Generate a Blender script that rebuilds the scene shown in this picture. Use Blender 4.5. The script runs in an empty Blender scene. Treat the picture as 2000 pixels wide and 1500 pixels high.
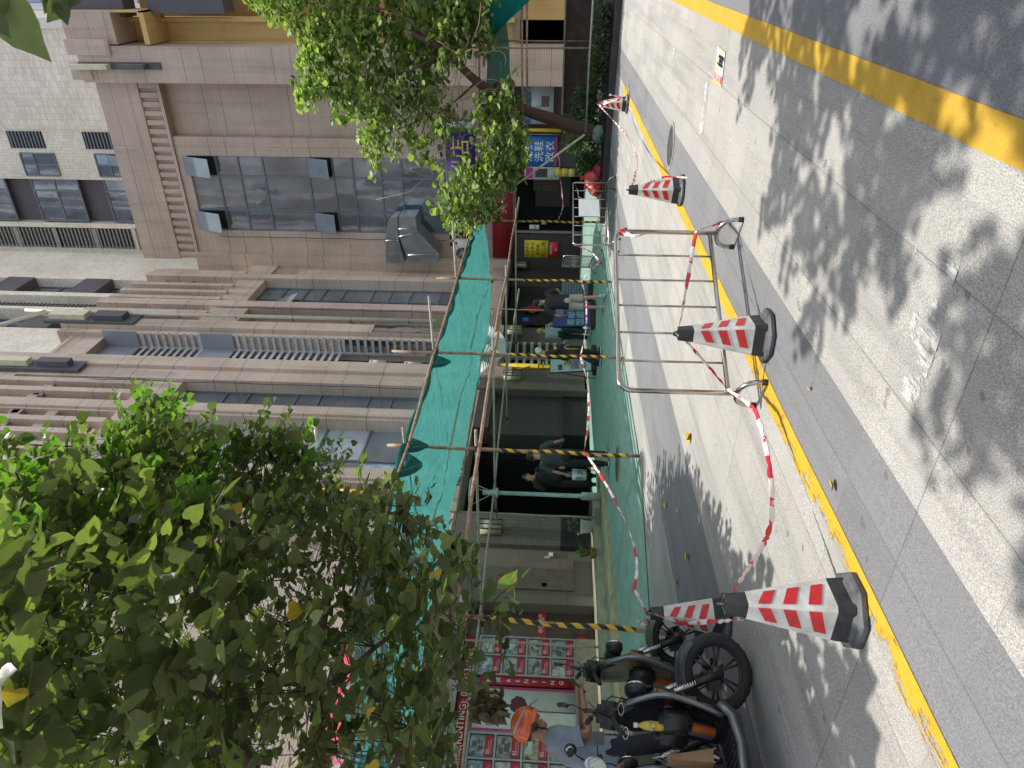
import bpy, bmesh, math, random
from mathutils import Vector, Matrix, noise
random.seed(7)
PI = math.pi
scn = bpy.context.scene
col = scn.collection
# ------------------------------------------------------------------ camera
F_PX = 1405.7; PITCH = .053528; ROLL = .030687; HEAD = .543418
CAM = Vector((0, 0, 1.6))
fwd = Vector((math.cos(PITCH)*math.cos(HEAD), math.cos(PITCH)*math.sin(HEAD), math.sin(PITCH)))
rt = Vector((math.sin(HEAD), -math.cos(HEAD), 0)); up = rt.cross(fwd)
rt2 = rt*math.cos(ROLL) + up*math.sin(ROLL); up2 = rt2.cross(fwd)
cam = bpy.data.cameras.new('camera'); co = bpy.data.objects.new('camera', cam); col.objects.link(co)
M = Matrix.Identity(4)
for i in range(3):
    M[i][0] = -up2[i]; M[i][1] = rt2[i]; M[i][2] = -fwd[i]; M[i][3] = CAM[i]
co.matrix_world = M
cam.sensor_width = 36; cam.lens = F_PX/2000*36; cam.clip_end = 2000; cam.clip_start = .05
scn.camera = co
def ray(x, y): return (rt2*((750-y)/F_PX) - up2*((x-1000)/F_PX) + fwd)
def gz(x, y): return .0066*x + .0123*y
def gp(x, y, dz=0):
    d = ray(x, y); t = (1.6-dz)/(.0066*d.x+.0123*d.y-d.z); return CAM+d*t
def oX(x, y, X): d = ray(x, y); return CAM+d*(X/d.x)
def oY(x, y, Y): d = ray(x, y); return CAM+d*(Y/d.y)
def oD(x, y, D): return CAM+ray(x, y)*D      # D = distance along the view axis
# ------------------------------------------------------------------ world, sun
SUN = Vector((.045, -.09, 1)).normalized()
w = bpy.data.worlds.new('World'); scn.world = w; w.use_nodes = True
nt = w.node_tree; nt.nodes.clear()
sky = nt.nodes.new('ShaderNodeTexSky'); sky.sky_type = 'NISHITA'; sky.sun_disc = False
sky.sun_elevation = math.asin(SUN.z); sky.sun_rotation = math.atan2(SUN.x, SUN.y)
sky.dust_density = 2.5; sky.air_density = 1.2
bg = nt.nodes.new('ShaderNodeBackground'); bg.inputs[1].default_value = .15
wo = nt.nodes.new('ShaderNodeOutputWorld')
hs_ = nt.nodes.new('ShaderNodeHueSaturation'); hs_.inputs['Saturation'].default_value = .62; hs_.inputs['Value'].default_value = 1.58; nt.links.new(sky.outputs[0], hs_.inputs['Color'])
nt.links.new(hs_.outputs[0], bg.inputs[0]); nt.links.new(bg.outputs[0], wo.inputs[0])
sl = bpy.data.lights.new('sun', 'SUN'); sl.energy = 5.0; sl.angle = math.radians(.6); sl.color = (1, .955, .88)
so = bpy.data.objects.new('sun', sl); col.objects.link(so); so.rotation_euler = SUN.to_track_quat('Z', 'Y').to_euler()
scn.view_settings.view_transform = 'Standard'; scn.view_settings.look = 'None'; scn.view_settings.exposure = 0
scn.render.engine = 'CYCLES'
# ------------------------------------------------------------------ mesh helper
class MB:
    def __init__(s): s.v = []; s.f = []; s.m = []; s.sm = []; s.cur = 0; s.mats = None
    def add(s, vs, fs, smooth=False):
        b = len(s.v); s.v += [tuple(v) for v in vs]
        for f in fs: s.f.append([b+i for i in f]); s.m.append(s.cur); s.sm.append(smooth)
        return s
    def quad(s, a, b, c, d): return s.add([a, b, c, d], [(0, 1, 2, 3)])
    def box(s, x0, x1, y0, y1, z0, z1):
        x0, x1 = sorted((x0, x1)); y0, y1 = sorted((y0, y1)); z0, z1 = sorted((z0, z1))
        return s.add([(x, y, z) for x in (x0, x1) for y in (y0, y1) for z in (z0, z1)],
            [(0,1,3,2),(4,6,7,5),(0,4,5,1),(2,3,7,6),(0,2,6,4),(1,5,7,3)])
    def obox(s, c, ax, ay, az):
        c = Vector(c); ax = Vector(ax); ay = Vector(ay); az = Vector(az)
        if ax.cross(ay).dot(az) < 0: az = -az
        return s.add([c+ax*i+ay*j+az*k for i in (-1,1) for j in (-1,1) for k in (-1,1)],
            [(0,1,3,2),(4,6,7,5),(0,4,5,1),(2,3,7,6),(0,2,6,4),(1,5,7,3)])
    def bbox(s, x0, x1, y0, y1, z0, z1, b=.01):
        """bevelled box"""
        bm = bmesh.new(); bmesh.ops.create_cube(bm, size=1)
        for v in bm.verts: v.co = Vector(((x0+x1)/2+v.co.x*(x1-x0), (y0+y1)/2+v.co.y*(y1-y0), (z0+z1)/2+v.co.z*(z1-z0)))
        bmesh.ops.bevel(bm, geom=bm.edges[:], offset=b, segments=2, affect='EDGES')
        bm.verts.index_update(); s.add([v.co.copy() for v in bm.verts], [[v.index for v in f.verts] for f in bm.faces], True); bm.free(); return s
    def tube(s, pts, r, n=8, caps=True, closed=False):
        pts = [Vector(p) for p in pts]; N = len(pts)
        rs = r if isinstance(r, (list, tuple)) else [r]*N
        vs = []; prev = None
        for i, p in enumerate(pts):
            if closed: t = pts[(i+1) % N]-pts[i-1]
            else: t = (pts[min(i+1, N-1)]-pts[max(i-1, 0)])
            if t.length < 1e-9: t = Vector((0, 0, 1))
            t.normalize()
            if prev is None:
                a = Vector((0, 0, 1)) if abs(t.z) < .9 else Vector((1, 0, 0)); u = t.cross(a).normalized()
            else:
                u = (prev - t*prev.dot(t)); u = u.normalized() if u.length > 1e-6 else t.orthogonal().normalized()
            prev = u; w_ = t.cross(u)
            for k in range(n):
                a = 2*PI*k/n; vs.append(p+(u*math.cos(a)+w_*math.sin(a))*rs[i])
        fs = []
        for i in range(N if closed else N-1):
            j = (i+1) % N
            for k in range(n): fs.append((i*n+k, i*n+(k+1) % n, j*n+(k+1) % n, j*n+k))
        if caps and not closed: fs += [tuple(range(n-1, -1, -1)), tuple((N-1)*n+k for k in range(n))]
        return s.add(vs, fs, True)
    def lathe(s, prof, c=(0,0,0), n=16, ax='z', M=None, smooth=True, ph=0):
        vs = []
        for (r, h) in prof:
            for k in range(n):
                a = 2*PI*k/n+ph; p = Vector((r*math.cos(a), r*math.sin(a), h))
                if ax == 'x': p = Vector((p.z, p.x, p.y))
                if ax == 'y': p = Vector((p.x, p.z, p.y))
                if M: p = M @ p
                vs.append(p+Vector(c))
        fs = []
        for i in range(len(prof)-1):
            for k in range(n): fs.append((i*n+k, i*n+(k+1) % n, (i+1)*n+(k+1) % n, (i+1)*n+k))
        fs += [tuple(range(n-1, -1, -1)), tuple((len(prof)-1)*n+k for k in range(n))]
        return s.add(vs, fs, smooth)
    def ell(s, c, r, n=16, m=10, M=None):
        r = Vector(r) if not isinstance(r, (int, float)) else Vector((r, r, r)); vs = []; fs = []
        for i in range(m+1):
            th = PI*i/m
            for k in range(n):
                a = 2*PI*k/n; p = Vector((r.x*math.sin(th)*math.cos(a), r.y*math.sin(th)*math.sin(a), r.z*math.cos(th)))
                if M: p = M @ p
                vs.append(p+Vector(c))
        for i in range(m):
            for k in range(n): fs.append((i*n+k, (i+1)*n+k, (i+1)*n+(k+1) % n, i*n+(k+1) % n))
        return s.add(vs, fs, True)
    def prism(s, poly, o, u, v, d, smooth=False):
        """2-D polygon in the (u, v) plane at o, extruded by vector d"""
        o = Vector(o); u = Vector(u); v = Vector(v); d = Vector(d); n = len(poly)
        A = [o+u*a+v*b for a, b in poly]; B = [p+d for p in A]
        fs = [tuple(range(n-1, -1, -1)), tuple(range(n, 2*n))]+[(i, (i+1) % n, n+(i+1) % n, n+i) for i in range(n)]
        return s.add(A+B, fs, smooth)
    def xf(s, M, start=0):
        s.v[start:] = [tuple(M @ Vector(p)) for p in s.v[start:]]; return s
    def mesh(s, name, mats):
        me = bpy.data.meshes.new(name); me.from_pydata([tuple(p) for p in s.v], [], s.f)
        mats = mats if isinstance(mats, (list, tuple)) else [mats]
        for m in mats: me.materials.append(m)
        me.polygons.foreach_set('material_index', s.m); me.polygons.foreach_set('use_smooth', s.sm)
        me.update(); return me
    def build(s, name, mats, parent=None, label=None, fix=False):
        me = s.mesh(name, mats)
        if fix:
            bm = bmesh.new(); bm.from_mesh(me); bmesh.ops.recalc_face_normals(bm, faces=bm.faces); bm.to_mesh(me); bm.free()
        return link(name, me, parent, label)
def world_of(o):
    m = Matrix.Identity(4)
    while o is not None: m = (o.matrix_parent_inverse @ o.matrix_basis if o.parent else o.matrix_basis) @ m; o = o.parent
    return m
def link(name, data, parent=None, label=None):
    o = bpy.data.objects.new(name, data); col.objects.link(o)
    if parent is not None:
        o.parent = parent; o.matrix_parent_inverse = world_of(parent).inverted()
    if label: o['label'] = label
    return o
def tag(o, label, cat=None, group=None, kind=None):
    if label: o['label'] = label
    if cat: o['category'] = cat
    if group: o['group'] = group
    if kind: o['kind'] = kind
    return o
def thing(name, loc, label, cat, group=None, rz=0):
    o = bpy.data.objects.new(name, None); col.objects.link(o); o.location = loc; o.rotation_euler = (0, 0, rz); o.empty_display_size = .2
    return tag(o, label, cat, group)
def struct(o): o['kind'] = 'structure'; return o
def copy_tree(o, parent=None):
    c = o.copy(); col.objects.link(c)
    if parent is not None: c.parent = parent
    for ch in list(o.children): copy_tree(ch, c)
    return c
def lerp(a, b, t): return Vector(a)*(1-t)+Vector(b)*t
def text_mesh(txt, size, mat, o, u, v, name='lettering', parent=None, align='CENTER', ext=.002, sx=1):
    """flat lettering: centre o, u = reading direction, v = up of letters"""
    cu = bpy.data.curves.new('t', 'FONT'); cu.body = txt; cu.size = size; cu.align_x = align; cu.align_y = 'CENTER'; cu.extrude = ext
    cu.resolution_u = 2; cu.space_line = .95
    t = bpy.data.objects.new('t', cu); col.objects.link(t)
    dg = bpy.context.evaluated_depsgraph_get(); dg.update()
    me = bpy.data.meshes.new_from_object(t.evaluated_get(dg))
    bpy.data.objects.remove(t); bpy.data.curves.remove(cu)
    u = Vector(u).normalized(); v = Vector(v).normalized(); n = u.cross(v)
    Mx = Matrix.Identity(4)
    for i in range(3): Mx[i][0] = u[i]*sx; Mx[i][1] = v[i]; Mx[i][2] = n[i]; Mx[i][3] = Vector(o)[i]
    me.transform(Mx); me.materials.clear(); me.materials.append(mat)
    return link(name, me, parent)
# ------------------------------------------------------------------ materials
def mk(name):
    m = bpy.data.materials.new(name); m.use_nodes = True; t = m.node_tree
    return m, t, t.nodes['Principled BSDF']
def N(t, ty, **k):
    n = t.nodes.new(ty)
    for a, b in k.items():
        if a == 'ins':
            for i, val in b.items(): n.inputs[i].default_value = val
        else: setattr(n, a, b)
    return n
def L(t, a, b): t.links.new(a, b)
def math_(t, op, a, b=None, c=None):
    n = N(t, 'ShaderNodeMath', operation=op)
    for i, x in enumerate((a, b, c)):
        if x is None: continue
        if isinstance(x, (int, float)): n.inputs[i].default_value = x
        else: L(t, x, n.inputs[i])
    return n.outputs[0]
def mix(t, f, a, b, mode='MIX'):
    n = N(t, 'ShaderNodeMix', data_type='RGBA', blend_type=mode)
    for i, x in ((0, f), (6, a), (7, b)):
        if isinstance(x, (int, float)): n.inputs[i].default_value = x
        elif isinstance(x, tuple): n.inputs[i].default_value = (*x[:3], 1)
        else: L(t, x, n.inputs[i])
    return n.outputs[2]
def noise_(t, vec, scale, detail=4, rough=.6):
    n = N(t, 'ShaderNodeTexNoise', ins={'Scale': scale, 'Detail': detail, 'Roughness': rough})
    if vec is not None: L(t, vec, n.inputs['Vector'])
    return n.outputs[0]
def ramp(t, f, a, b):
    n = N(t, 'ShaderNodeMapRange', ins={1: a, 2: b}); L(t, f, n.inputs[0]); return n.outputs[0]
def pos(t): return N(t, 'ShaderNodeNewGeometry').outputs['Position']
def bump(t, b, h, st=.3, d=.01):
    n = N(t, 'ShaderNodeBump', ins={'Strength': st, 'Distance': d}); L(t, h, n.inputs['Height']); L(t, n.outputs[0], b.inputs['Normal'])
def simple(name, c, rough=.6, metal=0, var=.12, scale=8, spec=None, coat=0):
    m, t, b = mk(name)
    nz = noise_(t, N(t, 'ShaderNodeTexCoord').outputs['Object'], scale, 5)
    f = ramp(t, nz, .3, .7)
    c2 = tuple(x*(1-var*2) for x in c); c1 = tuple(min(1, x*(1+var)) for x in c)
    L(t, mix(t, f, c2, c1), b.inputs['Base Color'])
    b.inputs['Roughness'].default_value = rough; b.inputs['Metallic'].default_value = metal
    if spec is not None: b.inputs['Specular IOR Level'].default_value = spec
    if coat: b.inputs['Coat Weight'].default_value = coat
    L(t, math_(t, 'ADD', math_(t, 'MULTIPLY', nz, .2), rough-.1), b.inputs['Roughness'])
    return m
def facade(name, c, tw, th, joint, jf=.5, panel=None, streak=.35, dark=(.03,.028,.025), var=.12, rough=.55, stain=0):
    m, t, b = mk(name)
    P = pos(t); sp = N(t, 'ShaderNodeSeparateXYZ'); L(t, P, sp.inputs[0])
    gn = N(t, 'ShaderNodeNewGeometry'); sn = N(t, 'ShaderNodeSeparateXYZ'); L(t, gn.outputs['True Normal'], sn.inputs[0])
    ax = math_(t, 'GREATER_THAN', math_(t, 'ABSOLUTE', sn.outputs[0]), .7)
    s = math_(t, 'ADD', math_(t, 'MULTIPLY', sp.outputs[1], ax), math_(t, 'MULTIPLY', sp.outputs[0], math_(t, 'SUBTRACT', 1, ax)))
    cv = N(t, 'ShaderNodeCombineXYZ'); L(t, s, cv.inputs[0]); L(t, sp.outputs[2], cv.inputs[1])
    br = N(t, 'ShaderNodeTexBrick', offset=0, ins={'Scale': 1, 'Mortar Size': joint, 'Mortar Smooth': .2, 'Brick Width': tw, 'Row Height': th, 'Bias': 0})
    L(t, cv.outputs[0], br.inputs['Vector'])
    br.inputs['Color1'].default_value = (*[x*(1-var) for x in c], 1); br.inputs['Color2'].default_value = (*[x*(1+var) for x in c], 1)
    br.inputs['Mortar'].default_value = (*[x*jf for x in c], 1)
    base = br.outputs[0]
    big = noise_(t, P, .6, 5)
    base = mix(t, ramp(t, big, .35, .75), base, mix(t, 1, base, (.78, .76, .74), 'MULTIPLY'))
    mp = N(t, 'ShaderNodeMapping', ins={'Scale': (2.5, 2.5, .14)}); L(t, P, mp.inputs[0])
    st = noise_(t, mp.outputs[0], 1.3, 6, .65)
    base = mix(t, math_(t, 'MULTIPLY', ramp(t, st, .5, .8), streak), base, dark)
    if stain:
        mp2 = N(t, 'ShaderNodeMapping', ins={'Scale': (3, 3, .5)}); L(t, P, mp2.inputs[0])
        s2 = noise_(t, mp2.outputs[0], .9, 8, .75)
        base = mix(t, math_(t, 'MULTIPLY', ramp(t, s2, .47, .56), stain), base, (.012, .011, .01))
        s3 = noise_(t, mp2.outputs[0], 1.7, 8, .75)
        base = mix(t, math_(t, 'MULTIPLY', ramp(t, s3, .56, .62), stain*.6), base, (.35, .34, .32))
    if panel == 'z':
        for off in (0, 1.62, 2.33):
            fr = math_(t, 'FRACT', math_(t, 'DIVIDE', math_(t, 'ADD', sp.outputs[2], off), 3.55)); ln = math_(t, 'LESS_THAN', fr, .02/3.55)
            base = mix(t, math_(t, 'MULTIPLY', ln, .7), base, dark)
    elif panel:
        for o_, pw in ((s, panel[0]), (sp.outputs[2], panel[1])):
            fr = math_(t, 'FRACT', math_(t, 'DIVIDE', o_, pw)); ln = math_(t, 'LESS_THAN', fr, .014/pw)
            base = mix(t, math_(t, 'MULTIPLY', ln, .75), base, dark)
    L(t, base, b.inputs['Base Color']); b.inputs['Roughness'].default_value = rough
    bump(t, b, br.outputs[1], -.25, .004)
    return m
def emis(name, c, st):
    m, t, b = mk(name); b.inputs['Emission Color'].default_value = (*c, 1); b.inputs['Emission Strength'].default_value = st; b.inputs['Base Color'].default_value = (*c, 1); return m
MT = {}
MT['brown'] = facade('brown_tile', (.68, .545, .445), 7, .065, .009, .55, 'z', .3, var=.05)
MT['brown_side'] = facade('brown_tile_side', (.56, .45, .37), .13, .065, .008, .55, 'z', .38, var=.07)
MT['brown_stain'] = facade('brown_tile_stained', (.4, .33, .3), .12, .06, .007, .5, None, .5, stain=.95)
MT['beige'] = facade('beige_tile', (.93, .87, .76), .3, .1, .007, .66, (3.1, 3.0), .1, (.25,.23,.2))
MT['beige_fine'] = facade('beige_tile_fine', (.92, .86, .74), .15, .08, .006, .68, None, .1, (.25,.23,.2))
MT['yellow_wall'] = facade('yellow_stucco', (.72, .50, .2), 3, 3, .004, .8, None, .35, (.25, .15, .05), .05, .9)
MT['brown_shade'] = facade('brown_tile_shaded', (.075, .066, .057), .12, .05, .006, .45, (1.5, 1.3))  # brown tile darkened so ground-floor walls carry shade in their colour
MT['black_tile'] = facade('black_base_tile', (.018, .024, .024), .6, .3, .004, 1.8, None, .1, var=.3, rough=.25)
MT['dark'] = simple('dark_interior', (.012, .011, .011), .8)  # near-black colour stands for the shade inside hall, shops and openings
def glassm(name, c, met, rough=.06):
    m, t, b = mk(name); P = pos(t); n = noise_(t, P, 1.1, 3); n2 = noise_(t, P, .5, 2)
    L(t, mix(t, ramp(t, n2, .3, .7), tuple(x*.7 for x in c), tuple(x*1.15 for x in c)), b.inputs['Base Color']); b.inputs['Metallic'].default_value = met; b.inputs['Roughness'].default_value = rough
    bump(t, b, n, .12, .05); return m
MT['glass_dark'] = glassm('window_glass', (.36, .41, .47), .72)
MT['glass_light'] = simple('window_film', (.42, .46, .48), .25, 0, .1, 2)
MT['frame'] = simple('window_frame_metal', (.19, .21, .24), .4, .3)
MT['grey_panel'] = simple('grey_metal_panel', (.36, .38, .43), .4, .2, .06, .7)
MT['dark_panel'] = simple('charcoal_panel', (.11, .105, .12), .6, 0, .1, 1)
MT['slat'] = simple('grey_slat', (.66, .67, .70), .45, .3)
MT['cream'] = simple('cream_paint', (.68, .66, .48), .6, 0, .08, 3)
MT['pvc'] = simple('cream_pipe', (.66, .62, .52), .45, 0, .06, 3)
MT['white'] = simple('white_paint', (.75, .75, .74), .45, 0, .06, 4)
MT['black'] = simple('black_plastic', (.02, .021, .023), .42, 0, .25, 12)
MT['rubber'] = simple('tyre_rubber', (.028, .028, .029), .75, 0, .2, 30)
MT['steel'] = simple('stainless_tube', (.5, .47, .43), .22, 1, .12, 6)
MT['galv'] = simple('galvanised_duct', (.42, .45, .47), .32, .85, .12, 2.5)
MT['skin'] = simple('skin', (.50, .29, .20), .5, 0, .06, 6)
MT['skin2'] = simple('skin_tan', (.36, .19, .12), .5, 0, .06, 6)
MT['hair'] = simple('black_hair', (.012, .011, .011), .4, 0, .3, 60)
MT['yellow'] = simple('yellow_pipe_paint', (.62, .45, .03), .4, 0, .12, 3)
MT['wood_tan'] = simple('tan_step_edge', (.40, .27, .13), .7, 0, .15, 5)
MT['leafyellow'] = simple('yellow_leaf', (.62, .40, .03), .6, 0, .2, 20)
MT['red'] = simple('red_sheet', (.47, .02, .03), .5, 0, .06, 2)
MT['redbag'] = simple('red_plastic_bag', (.75, .13, .10), .35, 0, .2, 8)
MT['chrome'] = simple('chrome', (.7, .7, .7), .12, 1, .05, 5)
MT['orange'] = simple('orange_gloss', (.78, .13, .015), .25, 0, .08, 5, coat=.6)
MT['kraft'] = simple('kraft_paper', (.33, .2, .1), .75, 0, .12, 12)
MT['grey_dark'] = simple('dark_grey_plastic', (.05, .055, .065), .35, 0, .2, 8)
MT['concrete'] = simple('concrete', (.3, .29, .27), .85, 0, .15, 3)
MT['soil'] = simple('dark_soil', (.028, .023, .018), .95, 0, .4, 6)
def ground_mat():
    m, t, b = mk('granite_paving')
    P = pos(t); sp = N(t, 'ShaderNodeSeparateXYZ'); L(t, P, sp.inputs[0]); x, y = sp.outputs[0], sp.outputs[1]
    def band(v, a, c): return math_(t, 'MULTIPLY', math_(t, 'GREATER_THAN', v, a), math_(t, 'LESS_THAN', v, c))
    sp1 = noise_(t, P, 150, 3, .8); sp2 = noise_(t, P, 60, 3, .6); bigf = noise_(t, P, .9, 6, .6)
    light = mix(t, ramp(t, sp1, .38, .62), (.20, .192, .176), (.52, .50, .465))
    light = mix(t, math_(t, 'MULTIPLY', ramp(t, sp2, .5, .75), .35), light, (.20, .19, .175))
    dk = mix(t, ramp(t, sp1, .36, .64), (.11, .111, .115), (.27, .272, .28))
    dk = mix(t, math_(t, 'MULTIPLY', ramp(t, sp2, .52, .7), .4), dk, (.11, .11, .115))
    ix = math_(t, 'FLOOR', math_(t, 'DIVIDE', math_(t, 'SUBTRACT', x, .57), .62)); iy = math_(t, 'FLOOR', math_(t, 'DIVIDE', math_(t, 'ADD', y, .1), .305))
    # per slab tone
    wn = N(t, 'ShaderNodeTexWhiteNoise', noise_dimensions='2D'); cv = N(t, 'ShaderNodeCombineXYZ'); L(t, ix, cv.inputs[0]); L(t, iy, cv.inputs[1]); L(t, cv.outputs[0], wn.inputs[0])
    isd = math_(t, 'MAXIMUM', band(y, 2.03, 2.62), math_(t, 'MAXIMUM', band(y, 4.76, 6.22), math_(t, 'LESS_THAN', y, .54)))
    c = mix(t, isd, light, dk)
    tone = math_(t, 'ADD', .9, math_(t, 'MULTIPLY', wn.outputs[0], .16))
    tv = N(t, 'ShaderNodeCombineXYZ')
    for i in range(3): L(t, tone, tv.inputs[i])
    c = mix(t, 1, c, tv.outputs[0], 'MULTIPLY')
    c = mix(t, math_(t, 'MULTIPLY', ramp(t, bigf, .45, .8), .3), c, (.16, .155, .15))
    # worn stains
    s2 = noise_(t, P, 3.1, 3, .5); c = mix(t, math_(t, 'MULTIPLY', math_(t, 'GREATER_THAN', s2, .74), .35), c, (.1, .1, .1))
    s4 = noise_(t, P, 9, 2, .4); c = mix(t, math_(t, 'MULTIPLY', math_(t, 'GREATER_THAN', s4, .735), .5), c, (.09, .085, .08))
    tm = N(t, 'ShaderNodeMapping', ins={'Scale': (.35, 5, 1), 'Rotation': (0, 0, .12)}); L(t, P, tm.inputs[0])
    s3 = noise_(t, tm.outputs[0], 1.0, 4, .6); c = mix(t, math_(t, 'MULTIPLY', ramp(t, s3, .5, .72), .34), c, (.1, .098, .095))
    def jl(v, off, p, wd):
        fr = math_(t, 'FRACT', math_(t, 'DIVIDE', math_(t, 'ADD', v, off), p)); return math_(t, 'LESS_THAN', fr, wd/p)
    wob = math_(t, 'MULTIPLY', math_(t, 'SUBTRACT', noise_(t, P, 30, 2), .5), .006)
    xw = math_(t, 'ADD', x, wob); yw = math_(t, 'ADD', y, wob)
    jx = jl(xw, .06, .62, .0055); jx2 = jl(xw, .06, 2.48, .009); jy = jl(yw, .1, .305, .0045); jy2 = jl(yw, .11, .61, .007)
    near = math_(t, 'LESS_THAN', x, 14)
    j = math_(t, 'MAXIMUM', math_(t, 'MAXIMUM', math_(t, 'MULTIPLY', jx, .2), math_(t, 'MULTIPLY', jx2, .5)), math_(t, 'MAXIMUM', math_(t, 'MULTIPLY', jy, .18), math_(t, 'MULTIPLY', jy2, .5)))
    c = mix(t, j, c, (.07, .065, .06))
    L(t, c, b.inputs['Base Color']); b.inputs['Roughness'].default_value = .72; b.inputs['Specular IOR Level'].default_value = .35
    bump(t, b, sp1, .12, .003)
    return m
MT['ground'] = ground_mat()
def paint_mat(name, c, wear, sc=9, edge=None):
    m, t, b = mk(name); P = pos(t)
    a = noise_(t, P, sc, 8, .75); sp1 = noise_(t, P, 220, 2, .7); mp = N(t, 'ShaderNodeMapping', ins={'Scale': (2, 14, 1)}); L(t, P, mp.inputs[0]); a2 = noise_(t, mp.outputs[0], 2.2, 8, .8)
    cc = mix(t, ramp(t, sp1, .3, .75), tuple(x*.8 for x in c), tuple(min(1, x*1.1) for x in c))
    cc = mix(t, math_(t, 'MULTIPLY', ramp(t, a, .45, .7), .4), cc, tuple(x*.45 for x in c))
    v = math_(t, 'ADD', math_(t, 'MULTIPLY', math_(t, 'ADD', a, a2), .5), math_(t, 'MULTIPLY', sp1, .16))
    if edge:
        sy = N(t, 'ShaderNodeSeparateXYZ'); L(t, P, sy.inputs[0])
        v = math_(t, 'ADD', v, math_(t, 'MULTIPLY', math_(t, 'MULTIPLY', ramp(t, sy.outputs[1], edge[0], edge[1]), ramp(t, sy.outputs[0], 6, 3)), .16))
    hole = ramp(t, v, wear-.012, wear+.012)
    L(t, cc, b.inputs['Base Color']); b.inputs['Roughness'].default_value = .6
    tp = N(t, 'ShaderNodeBsdfTransparent'); mx = N(t, 'ShaderNodeMixShader'); o = t.nodes['Material Output']
    L(t, hole, mx.inputs[0]); L(t, b.outputs[0], mx.inputs[1]); L(t, tp.outputs[0], mx.inputs[2]); L(t, mx.outputs[0], o.inputs[0]); return m
MT['yline'] = paint_mat('yellow_road_paint', (.58, .345, .03), .69)
MT['yline_worn'] = paint_mat('yellow_road_paint_worn', (.62, .37, .022), .675, 5, (2.62, 2.76))
MT['wline'] = paint_mat('old_white_road_paint', (.56, .55, .52), .555, 4)
def leafm(name, cols, trans=.5, rough=.45):
    m = bpy.data.materials.new(name); m.use_nodes = True; t = m.node_tree; t.nodes.clear()
    g = N(t, 'ShaderNodeNewGeometry'); r = g.outputs['Random Per Island']
    cr = N(t, 'ShaderNodeValToRGB'); cr.color_ramp.interpolation = 'LINEAR'
    e = cr.color_ramp.elements
    e[0].position = 0; e[0].color = (*cols[0], 1); e[1].position = 1; e[1].color = (*cols[-1], 1)
    for i, c in enumerate(cols[1:-1]): q = e.new((i+1)/(len(cols)-1)); q.color = (*c, 1)
    L(t, r, cr.inputs[0])
    nz = noise_(t, pos(t), 25, 3); cc = mix(t, ramp(t, nz, .3, .8), cr.outputs[0], mix(t, 1, cr.outputs[0], (.7, .75, .6), 'MULTIPLY'))
    pb = N(t, 'ShaderNodeBsdfPrincipled'); L(t, cc, pb.inputs['Base Color']); pb.inputs['Roughness'].default_value = rough; pb.inputs['Specular IOR Level'].default_value = .4
    tr = N(t, 'ShaderNodeBsdfTranslucent'); L(t, mix(t, 1, cc, (1.5, 1.9, .6), 'MULTIPLY'), tr.inputs[0])
    mx = N(t, 'ShaderNodeMixShader', ins={0: trans}); L(t, pb.outputs[0], mx.inputs[1]); L(t, tr.outputs[0], mx.inputs[2])
    o = N(t, 'ShaderNodeOutputMaterial'); L(t, mx.outputs[0], o.inputs[0]); return m
MT['leaf_near'] = leafm('broad_leaf', [(.06, .076, .04), (.10, .12, .058), (.15, .175, .08), (.23, .26, .12)], .4, .36)
MT['leaf_far'] = leafm('small_round_leaf', [(.07, .11, .05), (.15, .205, .08), (.27, .33, .13), (.42, .48, .22)], .36)
MT['leaf_shrub'] = leafm('shrub_leaf', [(.025, .06, .025), (.06, .12, .045), (.10, .17, .07)], .3)
def bark(name, c):
    m, t, b = mk(name); P = N(t, 'ShaderNodeTexCoord').outputs['Object']; mp = N(t, 'ShaderNodeMapping', ins={'Scale': (1, 1, .25)}); L(t, P, mp.inputs[0])
    n = noise_(t, mp.outputs[0], 25, 6, .7); L(t, mix(t, ramp(t, n, .3, .7), tuple(x*.45 for x in c), c), b.inputs['Base Color']); b.inputs['Roughness'].default_value = .9; bump(t, b, n, .8, .02); return m
MT['bark'] = bark('tree_bark', (.13, .075, .05)); MT['twig'] = bark('twig_bark', (.07, .055, .035))
def pole_mat(name, c1, c2):
    m, t, b = mk(name); n = noise_(t, N(t, 'ShaderNodeTexCoord').outputs['Object'], 7, 8, .7); n2 = noise_(t, N(t, 'ShaderNodeTexCoord').outputs['Object'], 45, 3, .7)
    c = mix(t, ramp(t, n, .38, .62), c1, c2); c = mix(t, math_(t, 'MULTIPLY', ramp(t, n2, .55, .75), .4), c, (.06, .035, .02))
    L(t, c, b.inputs['Base Color']); b.inputs['Roughness'].default_value = .6; b.inputs['Metallic'].default_value = .15; return m
MT['rust'] = pole_mat('rusty_scaffold_tube', (.24, .125, .07), (.40, .30, .21))
MT['tubegrey'] = pole_mat('grey_scaffold_tube', (.30, .29, .22), (.44, .42, .33))
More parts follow.
